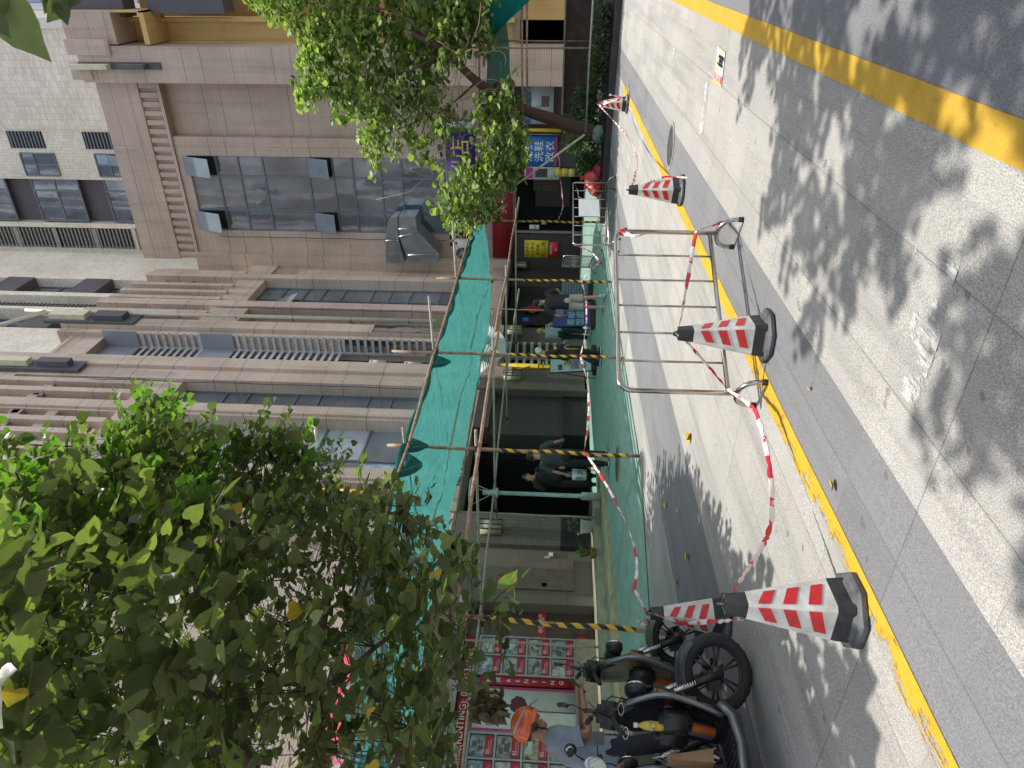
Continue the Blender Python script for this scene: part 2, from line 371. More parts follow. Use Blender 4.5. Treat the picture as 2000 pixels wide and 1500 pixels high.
def net_mat(name, c, trans, holes=0):
    m = bpy.data.materials.new(name); m.use_nodes = True; t = m.node_tree; t.nodes.clear()
    P = pos(t); mp = N(t, 'ShaderNodeMapping', ins={'Scale': (1, 6, 6), 'Rotation': (0, 0, .2)}); L(t, P, mp.inputs[0])
    n = noise_(t, mp.outputs[0], 3, 6, .6); fine = noise_(t, P, 120, 2)
    cc = mix(t, ramp(t, n, .3, .75), tuple(x*.72 for x in c), tuple(min(1, x*1.2) for x in c))
    cc = mix(t, math_(t, 'MULTIPLY', ramp(t, fine, .45, .7), .25), cc, tuple(x*.6 for x in c))
    d = N(t, 'ShaderNodeBsdfDiffuse'); L(t, cc, d.inputs[0]); tr = N(t, 'ShaderNodeBsdfTranslucent'); L(t, cc, tr.inputs[0])
    mx = N(t, 'ShaderNodeMixShader', ins={0: trans}); L(t, d.outputs[0], mx.inputs[1]); L(t, tr.outputs[0], mx.inputs[2])
    tp = N(t, 'ShaderNodeBsdfTransparent', ins={0: (.75, .95, .9, 1)}); mx2 = N(t, 'ShaderNodeMixShader', ins={0: holes}); L(t, mx.outputs[0], mx2.inputs[1]); L(t, tp.outputs[0], mx2.inputs[2])
    o = N(t, 'ShaderNodeOutputMaterial'); L(t, mx2.outputs[0], o.inputs[0]); return m
MT['net'] = net_mat('green_shade_net', (.06, .265, .24), .6, .10)
MT['mat'] = net_mat('green_floor_net', (.22, .33, .28), .0)
def stripes_mat(name, fn):
    m, t, b = mk(name); return m, t, b
def tape_mat():
    m, t, b = mk('red_white_tape'); uv = N(t, 'ShaderNodeUVMap').outputs[0]; s = N(t, 'ShaderNodeSeparateXYZ'); L(t, uv, s.inputs[0])
    nz = noise_(t, pos(t), 40, 4)
    fr = math_(t, 'FRACT', math_(t, 'ADD', math_(t, 'MULTIPLY', s.outputs[0], 1), math_(t, 'MULTIPLY', nz, .12)))
    a = math_(t, 'LESS_THAN', fr, .36); sm = math_(t, 'MULTIPLY', math_(t, 'LESS_THAN', math_(t, 'ABSOLUTE', math_(t, 'SUBTRACT', fr, .66)), .06), math_(t, 'GREATER_THAN', nz, .5))
    c = mix(t, math_(t, 'MAXIMUM', a, sm), (.82, .76, .74), (.62, .02, .045))
    L(t, c, b.inputs['Base Color']); b.inputs['Roughness'].default_value = .35; return m
MT['tape'] = tape_mat()
def hazard():
    m, t, b = mk('black_yellow_tape'); uv = N(t, 'ShaderNodeUVMap').outputs[0]; s = N(t, 'ShaderNodeSeparateXYZ'); L(t, uv, s.inputs[0])
    fr = math_(t, 'FRACT', math_(t, 'ADD', s.outputs[0], s.outputs[1])); a = math_(t, 'LESS_THAN', fr, .5)
    L(t, mix(t, a, (.015, .015, .015), (.72, .45, .03)), b.inputs['Base Color']); b.inputs['Roughness'].default_value = .35; return m
MT['hazard'] = hazard()
def uvtube(name, pts, r, mat, parent, period, flat=1.0, n=8, twist=0):
    """tube or ribbon with a UV running along its length in periods"""
    pts = [Vector(p) for p in pts]; N_ = len(pts); ln = [0]
    for i in range(1, N_): ln.append(ln[-1]+(pts[i]-pts[i-1]).length)
    vs = []; uvs = []
    rs = r if isinstance(r, (list, tuple)) else [r]*N_
    for i, p in enumerate(pts):
        tt = (pts[min(i+1, N_-1)]-pts[max(i-1, 0)]).normalized(); a = Vector((0, 0, 1)) if abs(tt.z) < .9 else Vector((0, 1, 0))
        u = tt.cross(a).normalized(); v = u.cross(tt); ph = twist*ln[i]
        for k in range(n+1):
            q = 2*PI*k/n; e = Vector((math.cos(q)*rs[i], math.sin(q)*rs[i]*flat)); e = Vector((e.x*math.cos(ph)-e.y*math.sin(ph), e.x*math.sin(ph)+e.y*math.cos(ph)))
            vs.append(p+u*e.x+v*e.y); uvs.append((ln[i]/period, k/n))
    fs = [(i*(n+1)+k, i*(n+1)+k+1, (i+1)*(n+1)+k+1, (i+1)*(n+1)+k) for i in range(N_-1) for k in range(n)]
    me = bpy.data.meshes.new(name); me.from_pydata([tuple(q) for q in vs], [], fs); me.materials.append(mat)
    ul = me.uv_layers.new(name='UVMap')
    for poly in me.polygons:
        poly.use_smooth = True
        for li in poly.loop_indices: ul.data[li].uv = uvs[me.loops[li].vertex_index]
    return link(name, me, parent)
# ------------------------------------------------------------------ ground and markings
def sheet(name, x0, x1, y0, y1, mat, dz, nx=1, ny=1, wig=0):
    m = MB(); vs = []; fs = []
    for i in range(nx+1):
        for j in range(ny+1):
            x = x0+(x1-x0)*i/nx; y = y0+(y1-y0)*j/ny
            if wig and ny == 1: y += noise.noise(Vector((x*1.7, y*9, 0)))*wig
            vs.append((x, y, gz(x, y)+dz))
    for i in range(nx):
        for j in range(ny): a = i*(ny+1)+j; fs.append((a, a+ny+1, a+ny+2, a+1))
    m.add(vs, fs); return struct(m.build(name, mat))
sheet('ground', -160, 240, -180, 220, MT['ground'], 0, 4, 4)
sheet('road_marking', -4, 17.75, 2.60, 2.76, MT['yline_worn'], .004, 90, 1, .01)
m = MB(); vs = []
for i in range(101):
    x = -4+34*i/100
    for y in (.507-.0052*x, .655-.0045*x): y += .004*noise.noise(Vector((x*2, y*9, 0))); vs.append((x, y, gz(x, y)+.004))
m.add(vs, [(2*i, 2*i+2, 2*i+3, 2*i+1) for i in range(100)]); struct(m.build('road_marking', MT['yline']))
sheet('road_marking', 2.68, 2.93, 1.12, 1.69, MT['wline'], .004, 4, 8)
sheet('road_marking', 2.72, 3.08, 1.05, 1.14, MT['wline'], .0055, 4, 2)
sheet('road_marking', 8.0, 8.2, 1.08, 1.70, MT['wline'], .004, 2, 6)
sheet('road_marking', 10.6, 10.75, .95, 1.5, MT['wline'], .004, 2, 6)
# ------------------------------------------------------------------ raised green floor net
def mat_h(x, y):
    e = 6.93 if x > 9 else 6.93+(9-x)*.42
    t = max(0, min(1, (y-e)/.9)); t = t*t*(3-2*t)
    return gz(x, y)+.012+.13*t+.012*noise.noise(Vector((x*.5, y*4, 1)))*min(1, t*3+.15)+.006*noise.noise(Vector((x*2, y*7, 4)))*t
m = MB(); nx, ny = 150, 44; vs = []; fs = []
for i in range(nx+1):
    x = 5.2+(30-5.2)*i/nx; e = 6.93 if x > 9 else 6.93+(9-x)*.42
    e += .05*noise.noise(Vector((x*.9, 0, 0))); y1 = 12.6
    for j in range(ny+1):
        y = e+(y1-e)*j/ny; vs.append((x, y, mat_h(x, y)))
for i in range(nx):
    for j in range(ny): a = i*(ny+1)+j; fs.append((a, a+ny+1, a+ny+2, a+1))
m.add(vs, fs, True)
o = m.build('floor_net', MT['mat']); tag(o, 'wrinkled green protective net laid over the pavement under the scaffold', 'floor net')
# ------------------------------------------------------------------ steps before the shops on the left
st = thing('stone_step', (8, 10.2, .2), 'long low stone steps with tan edge strip before the letting shop', 'steps')
m = MB(); m.bbox(-3, 13.1, 9.98, 10.9, .05, .40, .012); m.build('lower_step', simple('step_stone', (.36, .35, .23), .6, 0, .2, 3), st)
m = MB(); m.bbox(-3, 13.3, 9.93, 10.0, .05, .375, .008); m.build('edge_strip', MT['wood_tan'], st)
m = MB(); m.bbox(-3, 13.0, 10.9, 12.02, .05, .53, .012); m.build('upper_step', simple('upper_step_stone', (.33, .31, .22), .55, 0, .2, 3), st)
# fallen leaves
def leaf_shape(L_, W_, curl=.3, seed=0):
    """returns (verts, faces) of a broad rounded leaf in the xy-plane, tip +x"""
    n = 6; vs = []; fs = []
    for i in range(n+1):
        t = i/n; wv = W_*(math.sin(PI*min(1, t*1.02))**.55)*(1-.35*t) if 0 < i < n else 0
        z = curl*L_*(t-.5)**2
        if i == 0: vs += [(0, 0, z)]
        elif i == n: vs += [(L_, 0, z)]
        else: vs += [(t*L_-(.12*L_ if i == 1 else 0), -wv, z+curl*wv*.6), (t*L_, 0, z), (t*L_-(.12*L_ if i == 1 else 0), wv, z+curl*wv*.6)]
    fs += [(0, 1, 2), (0, 2, 3)]
    for i in range(1, n-1):
        a = 1+(i-1)*3; fs += [(a, a+3, a+4, a+1), (a+1, a+4, a+5, a+2)]
    a = 1+(n-2)*3; e = len(vs)-1; fs += [(a, e, a+1), (a+1, e, a+2)]
    return vs, fs
k = 0
for (px, py, s, lab) in ((1350, 845, .12, 'curled yellow leaf pair on the light paving near the shadow tips'), (1302, 982, .1, 'small curled yellow leaf on the grey band behind the others'),
        (1347, 1090, .11, 'jagged pale yellow leaf in the tree shade'), (1326, 1142, .1, 'folded yellow leaf nearest the striped pole cone'), (1587, 758, .04, 'tiny brown leaf on the grey band past the yellow line'), (1631, 935, .07, 'thin yellow leaf sliver on the grey paving band')):
    g = gp(px, py); m = MB(); n_ = 2 if k == 0 else 1
    for q in range(n_):
        vs, fs = leaf_shape(s, s*.42, .9); b = len(m.v); m.add(vs, fs, True)
        m.xf(Matrix.Translation(g+Vector((q*.03, q*.09, .012)))@Matrix.Rotation(random.uniform(0, 6), 4, 'Z')@Matrix.Rotation(random.uniform(-.5, .5), 4, 'X'), b)
    tag(m.build('fallen_leaf', MT['leafyellow'] if k != 4 else MT['wood_tan']), lab, 'leaf', 'fallen leaves on the paving'); k += 1
# manhole covers
def manhole(x, y, r, lab, ring, sq=0):
    z = (mat_h(x, y) if sq == 2 else gz(x, y))+.006; t = thing('manhole_cover', (x, y, z), lab, 'manhole cover', 'manhole covers')
    m = MB(); m.lathe([(r+.05, -.01), (r+.05, .002), (r+.012, .003), (r+.01, -.006)], (x, y, z), 40, smooth=False); m.build('rim', ring, t)
    m = MB(); m.lathe([(r, -.01), (r, .004), (r-.02, .006), (.01, .006)], (x, y, z), 40, smooth=False)
    for i in range(-5, 6):
        h = i*r/6; w_ = math.sqrt(max(0, r*r*.8-h*h)); m.box(x+h-.012, x+h+.012, y-w_, y+w_, z+.006, z+.010)
    m.build('lid', simple('cast_iron', (.17, .17, .16), .55, .4, .25, 14), t)
manhole(8.95, 6.98, .36, 'ribbed iron manhole cover at the edge of the green net beside a pole', MT['concrete'], 1)
manhole(10.75, 8.15, .34, 'worn manhole cover under the green net ringed with yellow paint', paint_mat('thin_yellow_ring', (.4, .42, .12), .66, 14), 2)
manhole(10.0, 2.25, .26, 'dusty manhole cover in the grey paving band by the third cone', MT['concrete'])
# notice sheet on the road
Z = lambda x, y: Vector((x, y, gz(x, y)+.008))
t = thing('floor_notice', Z(7.62, .97), 'printed safety notice sheet with red block lying flat on the road', 'notice')
c0 = gp(1418, 100)+Vector((0,0,.008)); 
A = gp(1404, 90)+Vector((0,0,.008)); B_ = gp(1418, 102)+Vector((0,0,.008)); C_ = gp(1410, 170)+Vector((0,0,.008)); D_ = gp(1395, 158)+Vector((0,0,.008))
def on(s, q): return lerp(lerp(A, D_, s), lerp(B_, C_, s), q)    # s along, q across
m = MB(); m.quad(A, B_, C_, D_); m.build('paper', simple('white_notice', (.78, .78, .74), .5, 0, .03), t)
def patch(s0, s1, q0, q1, c, nm, dz=.002):
    m = MB(); m.quad(*[on(s, q)+Vector((0, 0, dz)) for s, q in ((s0, q0), (s0, q1), (s1, q1), (s1, q0))]); m.build(nm, simple(nm, c, .5, 0, .05), t)
patch(.72, .93, 0.02, .98, (.62, .05, .12), 'red_block'); patch(.94, 1, 0, 1, (.75, .62, .08), 'yellow_edge'); patch(0, .05, 0, 1, (.75, .62, .2), 'yellow_edge')
patch(.56, .68, .05, .3, (.6, .6, .05), 'yellow_square'); patch(.25, .42, .1, .3, (.62, .62, .1), 'yellow_square'); patch(.43, .47, .08, .35, (.08, .08, .02), 'black_bar')
uu = (on(.6, 1)-on(.6, 0)).normalized(); vv = (on(0, .5)-on(1, .5)).normalized()
text_mesh('注意安全', .075, MT['white'], on(.82, .5)+Vector((0, 0, .004)), uu, vv, parent=t)
text_mesh('施工区域 请绕行\n佩戴安全帽\n注意高空坠物', .036, MT['black'], on(.33, .66)+Vector((0, 0, .004)), uu, vv, parent=t)
# ------------------------------------------------------------------ traffic cones
MT['cone_red'] = simple('red_reflective', (.60, .022, .025), .35, 0, .12, 30); MT['cone_white'] = simple('white_reflective', (.66, .64, .60), .35, 0, .16, 10); MT['cone_black'] = simple('cone_rubber', (.035, .037, .04), .6, 0, .35, 14)
MT['cone_grey'] = simple('cone_base_dusty', (.085, .09, .098), .6, 0, .35, 9)
PRO = [(.158, .045), (.150, .115), (.064, .53), (.053, .635)]
def RZ(z):
    for (r0, z0), (r1, z1) in zip(PRO, PRO[1:]):
        if z <= z1: return r0+(r1-r0)*(z-z0)/(z1-z0)
    return PRO[-1][0]
def ring(z, e=0):
    r = RZ(z)+e; d = .1; return [Vector((r*math.cos(k*PI/2+s*d), r*math.sin(k*PI/2+s*d), z)) for k in range(4) for s in (-1, 1)]
def make_cone():
    t = thing('traffic_cone', (0, 0, 0), '', 'traffic cone')
    m = MB()
    def oct_(r, z, c=.38): return [Vector((r*a, r*b, z)) for a, b in ((1, c), (c, 1), (-c, 1), (-1, c), (-1, -c), (-c, -1), (c, -1), (1, -c))]
    def loft(m, rings, caps=True, smooth=False):
        vs = [p for r in rings for p in r]; n = len(rings[0]); fs = [(i*n+k, i*n+(k+1) % n, (i+1)*n+(k+1) % n, (i+1)*n+k) for i in range(len(rings)-1) for k in range(n)]
        if caps: fs += [tuple(range(n-1, -1, -1)), tuple(len(vs)-n+k for k in range(n))]
        m.add(vs, fs, smooth)
    R45 = Matrix.Rotation(PI/4, 3, 'Z')
    loft(m, [[R45@p for p in r] for r in (oct_(.18, .004), oct_(.185, .008), oct_(.185, .03), oct_(.172, .042), oct_(.150, .046), oct_(.14, .056))])
    m.build('base', MT['cone_grey'], t, fix=True)
    def body(z0, z1, mat, nm, e=0, n=3, caps=True):
        m = MB(); loft(m, [ring(z0+(z1-z0)*i/n, e) for i in range(n+1)], caps, False); m.build(nm, mat, t, fix=True)
    body(.05, .135, MT['cone_black'], 'lower_band'); body(.13, .532, MT['cone_white'], 'reflective_sleeve', .002); 
    m = MB(); loft(m, [ring(.525), ring(.6), ring(.637), [p*.7+Vector((0, 0, .637*.3)) for p in ring(.635)], [p*.6+Vector((0, 0, .56*.4+.0)) for p in ring(.58)]]); m.build('top_cap', MT['cone_black'], t, fix=True)
    m = MB(); m.tube([(.045*math.cos(a), 0, .632+.035*math.sin(a)) for a in [PI*i/8 for i in range(9)]], .007, 6); m.build('handle', MT['cone_black'], t)
    for k in range(4):
        def P(z, f):
            a = Vector((math.cos(k*PI/2+.1), math.sin(k*PI/2+.1), 0)); b = Vector((math.cos((k+1)*PI/2-.1), math.sin((k+1)*PI/2-.1), 0)); r = RZ(z)+.004
            q = (a*(1-f)+b*f)*r; q.z = z; n_ = (a+b).normalized(); return q+n_*.0015
        for j in range(3):
            zt = .49-j*.115; s = 1 if k % 2 == 0 else -1; m = MB(); h = .058
            za, zb = (zt, zt-.045) if s > 0 else (zt-.045, zt)
            f0, f1 = (.03, .80) if s > 0 else (.20, .97)
            m.quad(P(za, f0), P(zb, f1), P(zb-h, f1), P(za-h, f0)); m.build('red_stripe', MT['cone_red'], t)
    return t
cone = make_cone()
CONES = [((2.60, 2.83), .0, 1.0, 'nearest large red and white traffic cone standing on the yellow line end', 'c1'),
         ((4.68, 2.36), .42, 1.0, 'red and white cone beside the steel barrier with tape tied at its tip', 'c2'),
         ((8.72, 2.48), .1, 1.0, 'third cone along the yellow line, tape draped down its right side', 'c3'),
         ((16.25, 2.80), .3, 1.0, 'farthest cone near the planter wrapped in loose tape', 'c4'),
         ((4.20, 4.72), -.35, .98, 'cone behind the nearest one beside the motorcycle wheels', 'c0')]
first = True; CT = {}
for (xy, rz, s, lab, key) in CONES:
    o = cone if first else copy_tree(cone); first = False
    o.location = (*xy, gz(*xy)+.002); ang = math.atan2(-xy[1], -xy[0]); o.rotation_euler = (0, 0, ang+rz); o.scale = (s, s, s); tag(o, lab, 'traffic cone', 'red and white traffic cones'); CT[key] = Vector((*xy, gz(*xy)+.635*s))
# ------------------------------------------------------------------ steel crowd barriers
def barrier(p, q, nb, lab, hook=True, h=1.03, sc=1):
    p = Vector(p); q = Vector(q); d = (q-p); Ln = d.length; z0 = p.z; u = Vector((d.x, d.y, 0)).normalized(); n = Vector((-u.y, u.x, 0))
    t = thing('crowd_barrier', (p+q)/2, lab, 'barrier', 'steel crowd barriers')
    def W(a, z): return p+u*a+Vector((0, 0, z))+Vector((0, 0, (q.z-p.z)*a/Ln))
    r = .09; pts = [W(0, .17)]
    pts += [W(r-r*math.cos(a), h-r+r*math.sin(a)) for a in [PI/2*i/6 for i in range(7)]]
    pts += [W(Ln-r+r*math.sin(a), h-r+r*math.cos(a)) for a in [PI/2*i/6 for i in range(7)]]; pts += [W(Ln, .17)]
    m = MB(); m.tube(pts, .019, 10); m.build('frame', MT['steel'], t)
    m = MB(); m.tube([W(0, .24), W(Ln, .24)], .017, 10); m.build('bottom_rail', MT['steel'], t)
    for i in range(nb):
        a = Ln*(i+1)/(nb+1); m = MB(); m.tube([W(a, .24), W(a, h)], .009, 8); m.build('bar', MT['steel'], t)
    for a in (0, Ln):
        c = W(a, 0); m = MB(); pp = []
        for k in range(13):
            th = PI*k/12; pp.append(c+n*(.165*math.cos(th))+Vector((0, 0, .02+.16*math.sin(th)**.7)))
        m.tube(pp, .019, 10); f = m.build('foot', MT['steel'], t)
        for s in (1, -1): m = MB(); m.tube([c+n*(.165*s)+Vector((0, 0, .002)), c+n*(.165*s)+Vector((0, 0, .035))], .023, 10); m.build('cap', MT['black'], f)
    return t, W, Ln
b1, W1, L1 = barrier((4.55, 2.77, gz(4.55, 2.77)), (5.93, 2.04, gz(5.93, 2.04)), 5, 'large stainless crowd barrier standing on the yellow line before the road')
P = lambda x, y, dz=0: (x, y, gz(x, y)+dz)
b2, W2, L2 = barrier(P(15.2, 5.55, .0), P(17.6, 4.85), 6, 'long steel barrier with a white sheet, before the red bags')
b3, W3, L3 = barrier((18.3, 7.0, .33), (19.9, 7.95, .35), 7, 'smaller steel barrier standing farther back on the green net')
m = MB(); a0 = .86
nn = Vector((W2(1, 0)-W2(0, 0)).to_tuple()).normalized().cross(Vector((0, 0, 1)))*.025
m.quad(W2(1.05, .9)+nn, W2(1.75, .9)+nn, W2(1.75, .42)+nn, W2(1.05, .42)+nn); tag(m.build('paper_sheet', MT['white']), 'blank white sheet hung on the long far barrier', 'paper')
# ------------------------------------------------------------------ scaffold
sc = thing('scaffold', (12, 9, .2), 'tubular scaffold of rusty poles and rails in front of the shops', 'scaffold')
PX = [5.85, 9.32, 12.55, 16.35, 20.8]
TOPS = [oY(650, 1191, 6.9).z, oY(755, 873, 6.9).z, oY(763, 692, 6.9).z, oY(853, 543, 6.9).z, oY(872, 431, 6.9).z]
def pole(x, y, z0, z1, mt, r=.027, name='pole', dx=0, dy=0, hz=None):
    n = 10; pts = [(x+dx*k/n+.008*math.sin(k*1.3+x), y+dy*k/n+.008*math.cos(k*2.1+x), z0+(z1-z0)*k/n) for k in range(n+1)]
    m = MB(); m.tube(pts, r, 10); o = m.build(name, mt, sc)
    if hz:
        q = [p for p in pts]; a, b = hz; Z0 = z0; ps = []
        for k in range(21):
            z = a+(b-a)*k/20; f = (z-z0)/(z1-z0); kk = f*n; ps.append((x+dx*f+.008*math.sin(kk*1.3+x), y+dy*f+.008*math.cos(kk*2.1+x), z))
        uvtube('hazard_tape', ps, r+.003, MT['hazard'], o, .2)
    return o
def tie(c):
    m = MB(); c = Vector(c)
    for k in range(3):
        a = [Vector((random.uniform(-.012, .012), 0, 0)) for _ in range(1)][0]
        pts = [c+Vector((.045*math.cos(q), .045*math.sin(q)*(.8), .03*math.sin(q+k*1.3)+.012*(k-1))) for q in [2*PI*i/10 for i in range(10)]]
        m.tube(pts, .009, 5, closed=True)
    m.build('wire_tie', MT['twig'], sc)
for i, x in enumerate(PX):
    z0 = mat_h(x, 6.95) if i else gz(x, 6.9); zb = oY((1240, 1225, 1186, 1185, 1170)[i], (1220, 884, 691, 547, 430)[i], 6.9).z; zt = oY((945, 977, 997, 1022, 1022)[i], (1200, 880, 691, 547, 430)[i], 6.9).z
    pole(x, 6.9, z0, TOPS[i], MT['rust'], .029, hz=(zb, zt), dx=(.18, .06, .0, 0, 0)[i])
def railY(pts, mt, r=.027, name='rail'):
    pts = [Vector(p) for p in pts]; q = []
    for a, b in zip(pts, pts[1:]):
        n = max(3, int((b-a).length/1.2)); q += [lerp(a, b, k/n)+Vector((0, .012*math.sin((a.x+k)*2), .012*math.cos((a.x+k)*1.7))) for k in range(n)]
    q.append(pts[-1]); m = MB(); m.tube(q, r, 10); return m.build(name, mt, sc)
railY([(3.4, 6.87, 3.92), (9.4, 6.84, 3.87), (16.3, 6.84, 3.96), (22.6, 6.84, 3.98)], MT['rust'], .026)
railY([(2.6, 6.86, 2.62), (9.4, 6.84, 2.72), (14.2, 6.84, 2.74)], MT['rust'], .03)
railY([(13.4, 6.80, 2.79), (16.4, 6.84, 2.77), (23.0, 6.84, 2.80)], MT['rust'], .026)
railY([(3.0, 11.0, 3.72), (12.5, 11.0, 3.66), (18, 11.0, 3.75), (25.2, 11.0, 3.96)], MT['rust'], .026)
railY([(6.5, 11.0, 2.8), (12.5, 11.0, 2.86), (18, 11.0, 2.95), (25.2, 11.0, 2.9)], MT['tubegrey'], .024)
railY([(3.6, 8.95, 3.66), (12.5, 8.95, 3.68), (22.2, 9.0, 3.8)], MT['tubegrey'], .02)
for i, x in enumerate(PX):
    z = (3.86, 3.93, 3.98, 4.02, 4.02)[i]
    railY([(x+.06, 6.9-(.3, .35, 1.2, 1.45, .3)[i], z+.02), (x+.06, 11.25, z-.12)], MT['tubegrey'], .024, 'transom')
    railY([(x+.07, 6.55, 2.78), (x+.07, 11.3, 2.76)], MT['tubegrey'], .024, 'transom')
    for z in (3.9, 2.76): tie((x, 6.87, z)); tie((x, 11, z))
for x, px in ((8.95, 1240), (12.5, 1003), (14.9, 820), (19.9, 575), (23.4, 497)):
    pole(x, 11.03, .25 if x > 13 else .5, 4.1, MT['tubegrey'], .023, dx=.03)
# brace and right-hand frame
m = MB(); m.tube([oD(1142, 263, 17.4), oD(1022, 350, 18.2), oD(975, 385, 18.6)], .027, 10); m.build('brace', MT['tubegrey'], sc)
XR = 21.5
for y_, (xa, xb), X in ((92, (868, 1150), 20.3), (79, (955, 1150), 22.5)):
    a = oX(xa, y_, X); b = oX(xb, y_+2, X); m = MB(); m.tube([a, lerp(a, b, .5)+Vector((0, .01, 0)), b], .026, 10); m.build('pole', MT['rust'], sc)
for (xa, ya, xb, yb, X0, X1, mt) in ((1020, 0, 1021, 255, 17, 20.6, 'rust'), (1160, 0, 1144, 258, 17, 20.6, 'tubegrey'), (937, 0, 937, 250, 17, 20.6, 'rust'), (948, 0, 945, 130, 17, 20, 'rust'), (1030, 0, 1030, 210, 22.6, 22.6, 'rust')):
    a = oX(xa, ya, X0); b = oX(xb, yb, X0); a.x = b.x = X1 if False else a.x
    a = oX(xa, ya-25, 20.3); b = oX(xb, yb, 20.3); m = MB(); m.tube([a, lerp(a, b, .5)+Vector((0, 0, .015)), b], .027, 10); m.build('rail', MT[mt], sc)
# ------------------------------------------------------------------ shade net over the scaffold
def net_sheet(name, f, nu, nv, lab, mat=None, parent=None):
    m = MB(); vs = [f(i/nu, j/nv) for i in range(nu+1) for j in range(nv+1)]; fs = [(i*(nv+1)+j, (i+1)*(nv+1)+j, (i+1)*(nv+1)+j+1, i*(nv+1)+j+1) for i in range(nu) for j in range(nv)]
    m.add(vs, fs, True); o = m.build(name, mat or MT['net'], parent); return o
def canopy(a, b):
    x = 3.6+(22.4-3.6)*a; e_ = 6.95+1.15*max(0, 6.1-x)**.8+(.25*noise.noise(Vector((x*3, 0, 2))) if x < 6 else 0); y = e_+(11.2-e_)*b+.2*noise.noise(Vector((x*.8, 0, 9)))*b
    per = 3.5; ph = ((x-2.4) % per)/per
    sag = .16*math.sin(PI*b)*(1+.5*math.sin(x*1.3))+.06*math.sin(PI*ph)*(1-b)+.10*math.sin(PI*ph)*b
    z = 3.97-.1*b-sag+.05*noise.noise(Vector((x*1.8, y*1.2, 3)))+.028*math.sin(y*5+x*1.2)*b*(1-b)*2+.05*b*(1-b)*4*noise.noise(Vector((x*1.1+y*1.5, (x-y)*4.2, 6)))
    if x < 6: z += .0
    return Vector((x, y, z))
nt_ = thing('shade_net', (12, 9, 3.9), 'teal green shade net stretched over the scaffold above the shops', 'shade net')
net_sheet('net_sheet', canopy, 260, 44, None, parent=nt_)
m = MB(); pts = [[], []]
for i in range(340):
    x = 4.2+(21.2-4.2)*i/339; ph = ((x-5.85) % 3.5)/3.5; z = 3.95-.06*math.sin(PI*ph)+.03*noise.noise(Vector((x*2, 5, 0)))
    for k in (0, 1): q = x*2.7+k*PI; pts[k].append((x, 6.9+.035*math.cos(q), z+.035*math.sin(q)))
for k in (0, 1): m.tube(pts[k], [.032+.02*noise.noise(Vector((i*.05, k*7, 0))) for i in range(340)], 7)
m.build('rolled_edge', MT['net'], nt_)
for (x, s) in ((9.1, 1), (9.5, .6), (12.3, .7), (6.0, .8)):   # loose bunches hanging at the poles
    m = MB()
    for k in range(5):
        m.tube([(x-.05*i*s, 6.85+.015*math.sin(i+k), 3.95-.02*k-(.16+.035*k)*math.sin(PI*i/12)) for i in range(13)], [.012+.02*math.sin(PI*i/12) for i in range(13)], 6)
    m.build('net_bunch', MT['net'], nt_)
# net at the right, draped on the frame
def right_net(a, b):
    p0 = oX(950, 195-205*a, 20.6-.5*a); p1 = oX(1000-12*a, 215-215*a, 22.4-.4*a); p = lerp(p0, p1, b)
    return p+Vector((0, 0, -.12*math.sin(PI*b)+.06*noise.noise(p*1.5)))
net_sheet('net_sheet', right_net, 40, 14, None, parent=nt_)
def drape(a, b):
    p0 = lerp(oX(952, 78, 20.2), oX(1000, -30, 20.0), a); p1 = lerp(oX(958, 40, 20.2), oX(1060, -45, 20.0), a)*1.0
    p = lerp(p0, oX(948, -10, 20.4), b*.0)
    q = lerp(oX(950, 75, 20.2), oX(942, -30, 20.2), a); r_ = lerp(oX(952, 80, 20.2), oX(1048, -12, 20.2), a)
    p = lerp(q, r_, b); return p+Vector((.08*math.sin(b*9+a*3), 0, 0))
net_sheet('net_drape', drape, 24, 14, None, parent=nt_, mat=net_mat('dark_green_net', (.01, .16, .14), .25))
# ------------------------------------------------------------------ barrier tape
def tape(pts, sag, lab, w_=.018, n=26, per=.55, cat='barrier tape', flat=.16):
    pts = [Vector(p) for p in pts]; q = []
    for i, (a, b) in enumerate(zip(pts, pts[1:])):
        s = sag[i] if isinstance(sag, (list, tuple)) else sag
        for k in range(n): f = k/n; q.append(lerp(a, b, f)-Vector((0, 0, s*4*f*(1-f)))+Vector((noise.noise(Vector((k*.5, i, 1))), noise.noise(Vector((k*.5, i, 5))), noise.noise(Vector((k*.6, i, 9)))))*.008)
    q.append(pts[-1]); rr = [w_*(.55+.45*abs(math.sin(k*.35+noise.noise(Vector((k*.2, 0, 0)))*2))) for k in range(len(q))]
    o = uvtube('barrier_tape', q, rr, MT['tape'], None, per, flat, 6, twist=1.6); return tag(o, lab, cat, 'red and white barrier tape')
W1r = W1(L1, .36)+Vector((-.03, -.03, 0)); W1l = W1(0, .2)+Vector((0, -.03, .05))
lo = oD(1508, 1000, 4.15)
tape([CT['c1'], lerp(CT['c1'], lo, .5)-Vector((0, 0, .035)), lo, oD(1475, 800, 4.85), W1l, CT['c2']], [.0, .02, .03, .01, .01], 'tape sagging from the nearest cone to the cone at the barrier')
tape([CT['c2'], W1r, oD(1440, 425, 6.6), oD(1395, 385, 7.2), oD(1375, 350, 8.2), CT['c3']+Vector((.02, -.16, -.42)), CT['c3']], [.0, .0, .02, .02, .04, .0], 'tape running from the barrier cone round the third cone')
tape([oD(1383, 400, 7.3), oD(1392, 415, 7.25), oD(1378, 388, 7.4), oD(1396, 392, 7.2)], .0, 'knotted loose tape end between barrier and third cone', .018, 8)
tape([CT['c3'], oD(1240, 335, 9.6), oD(1240, 300, 11.5), oD(1222, 262, 13.2), CT['c4']], [.02, .04, .03, .0], 'thin tape hanging between the two far cones', .02, per=.25)
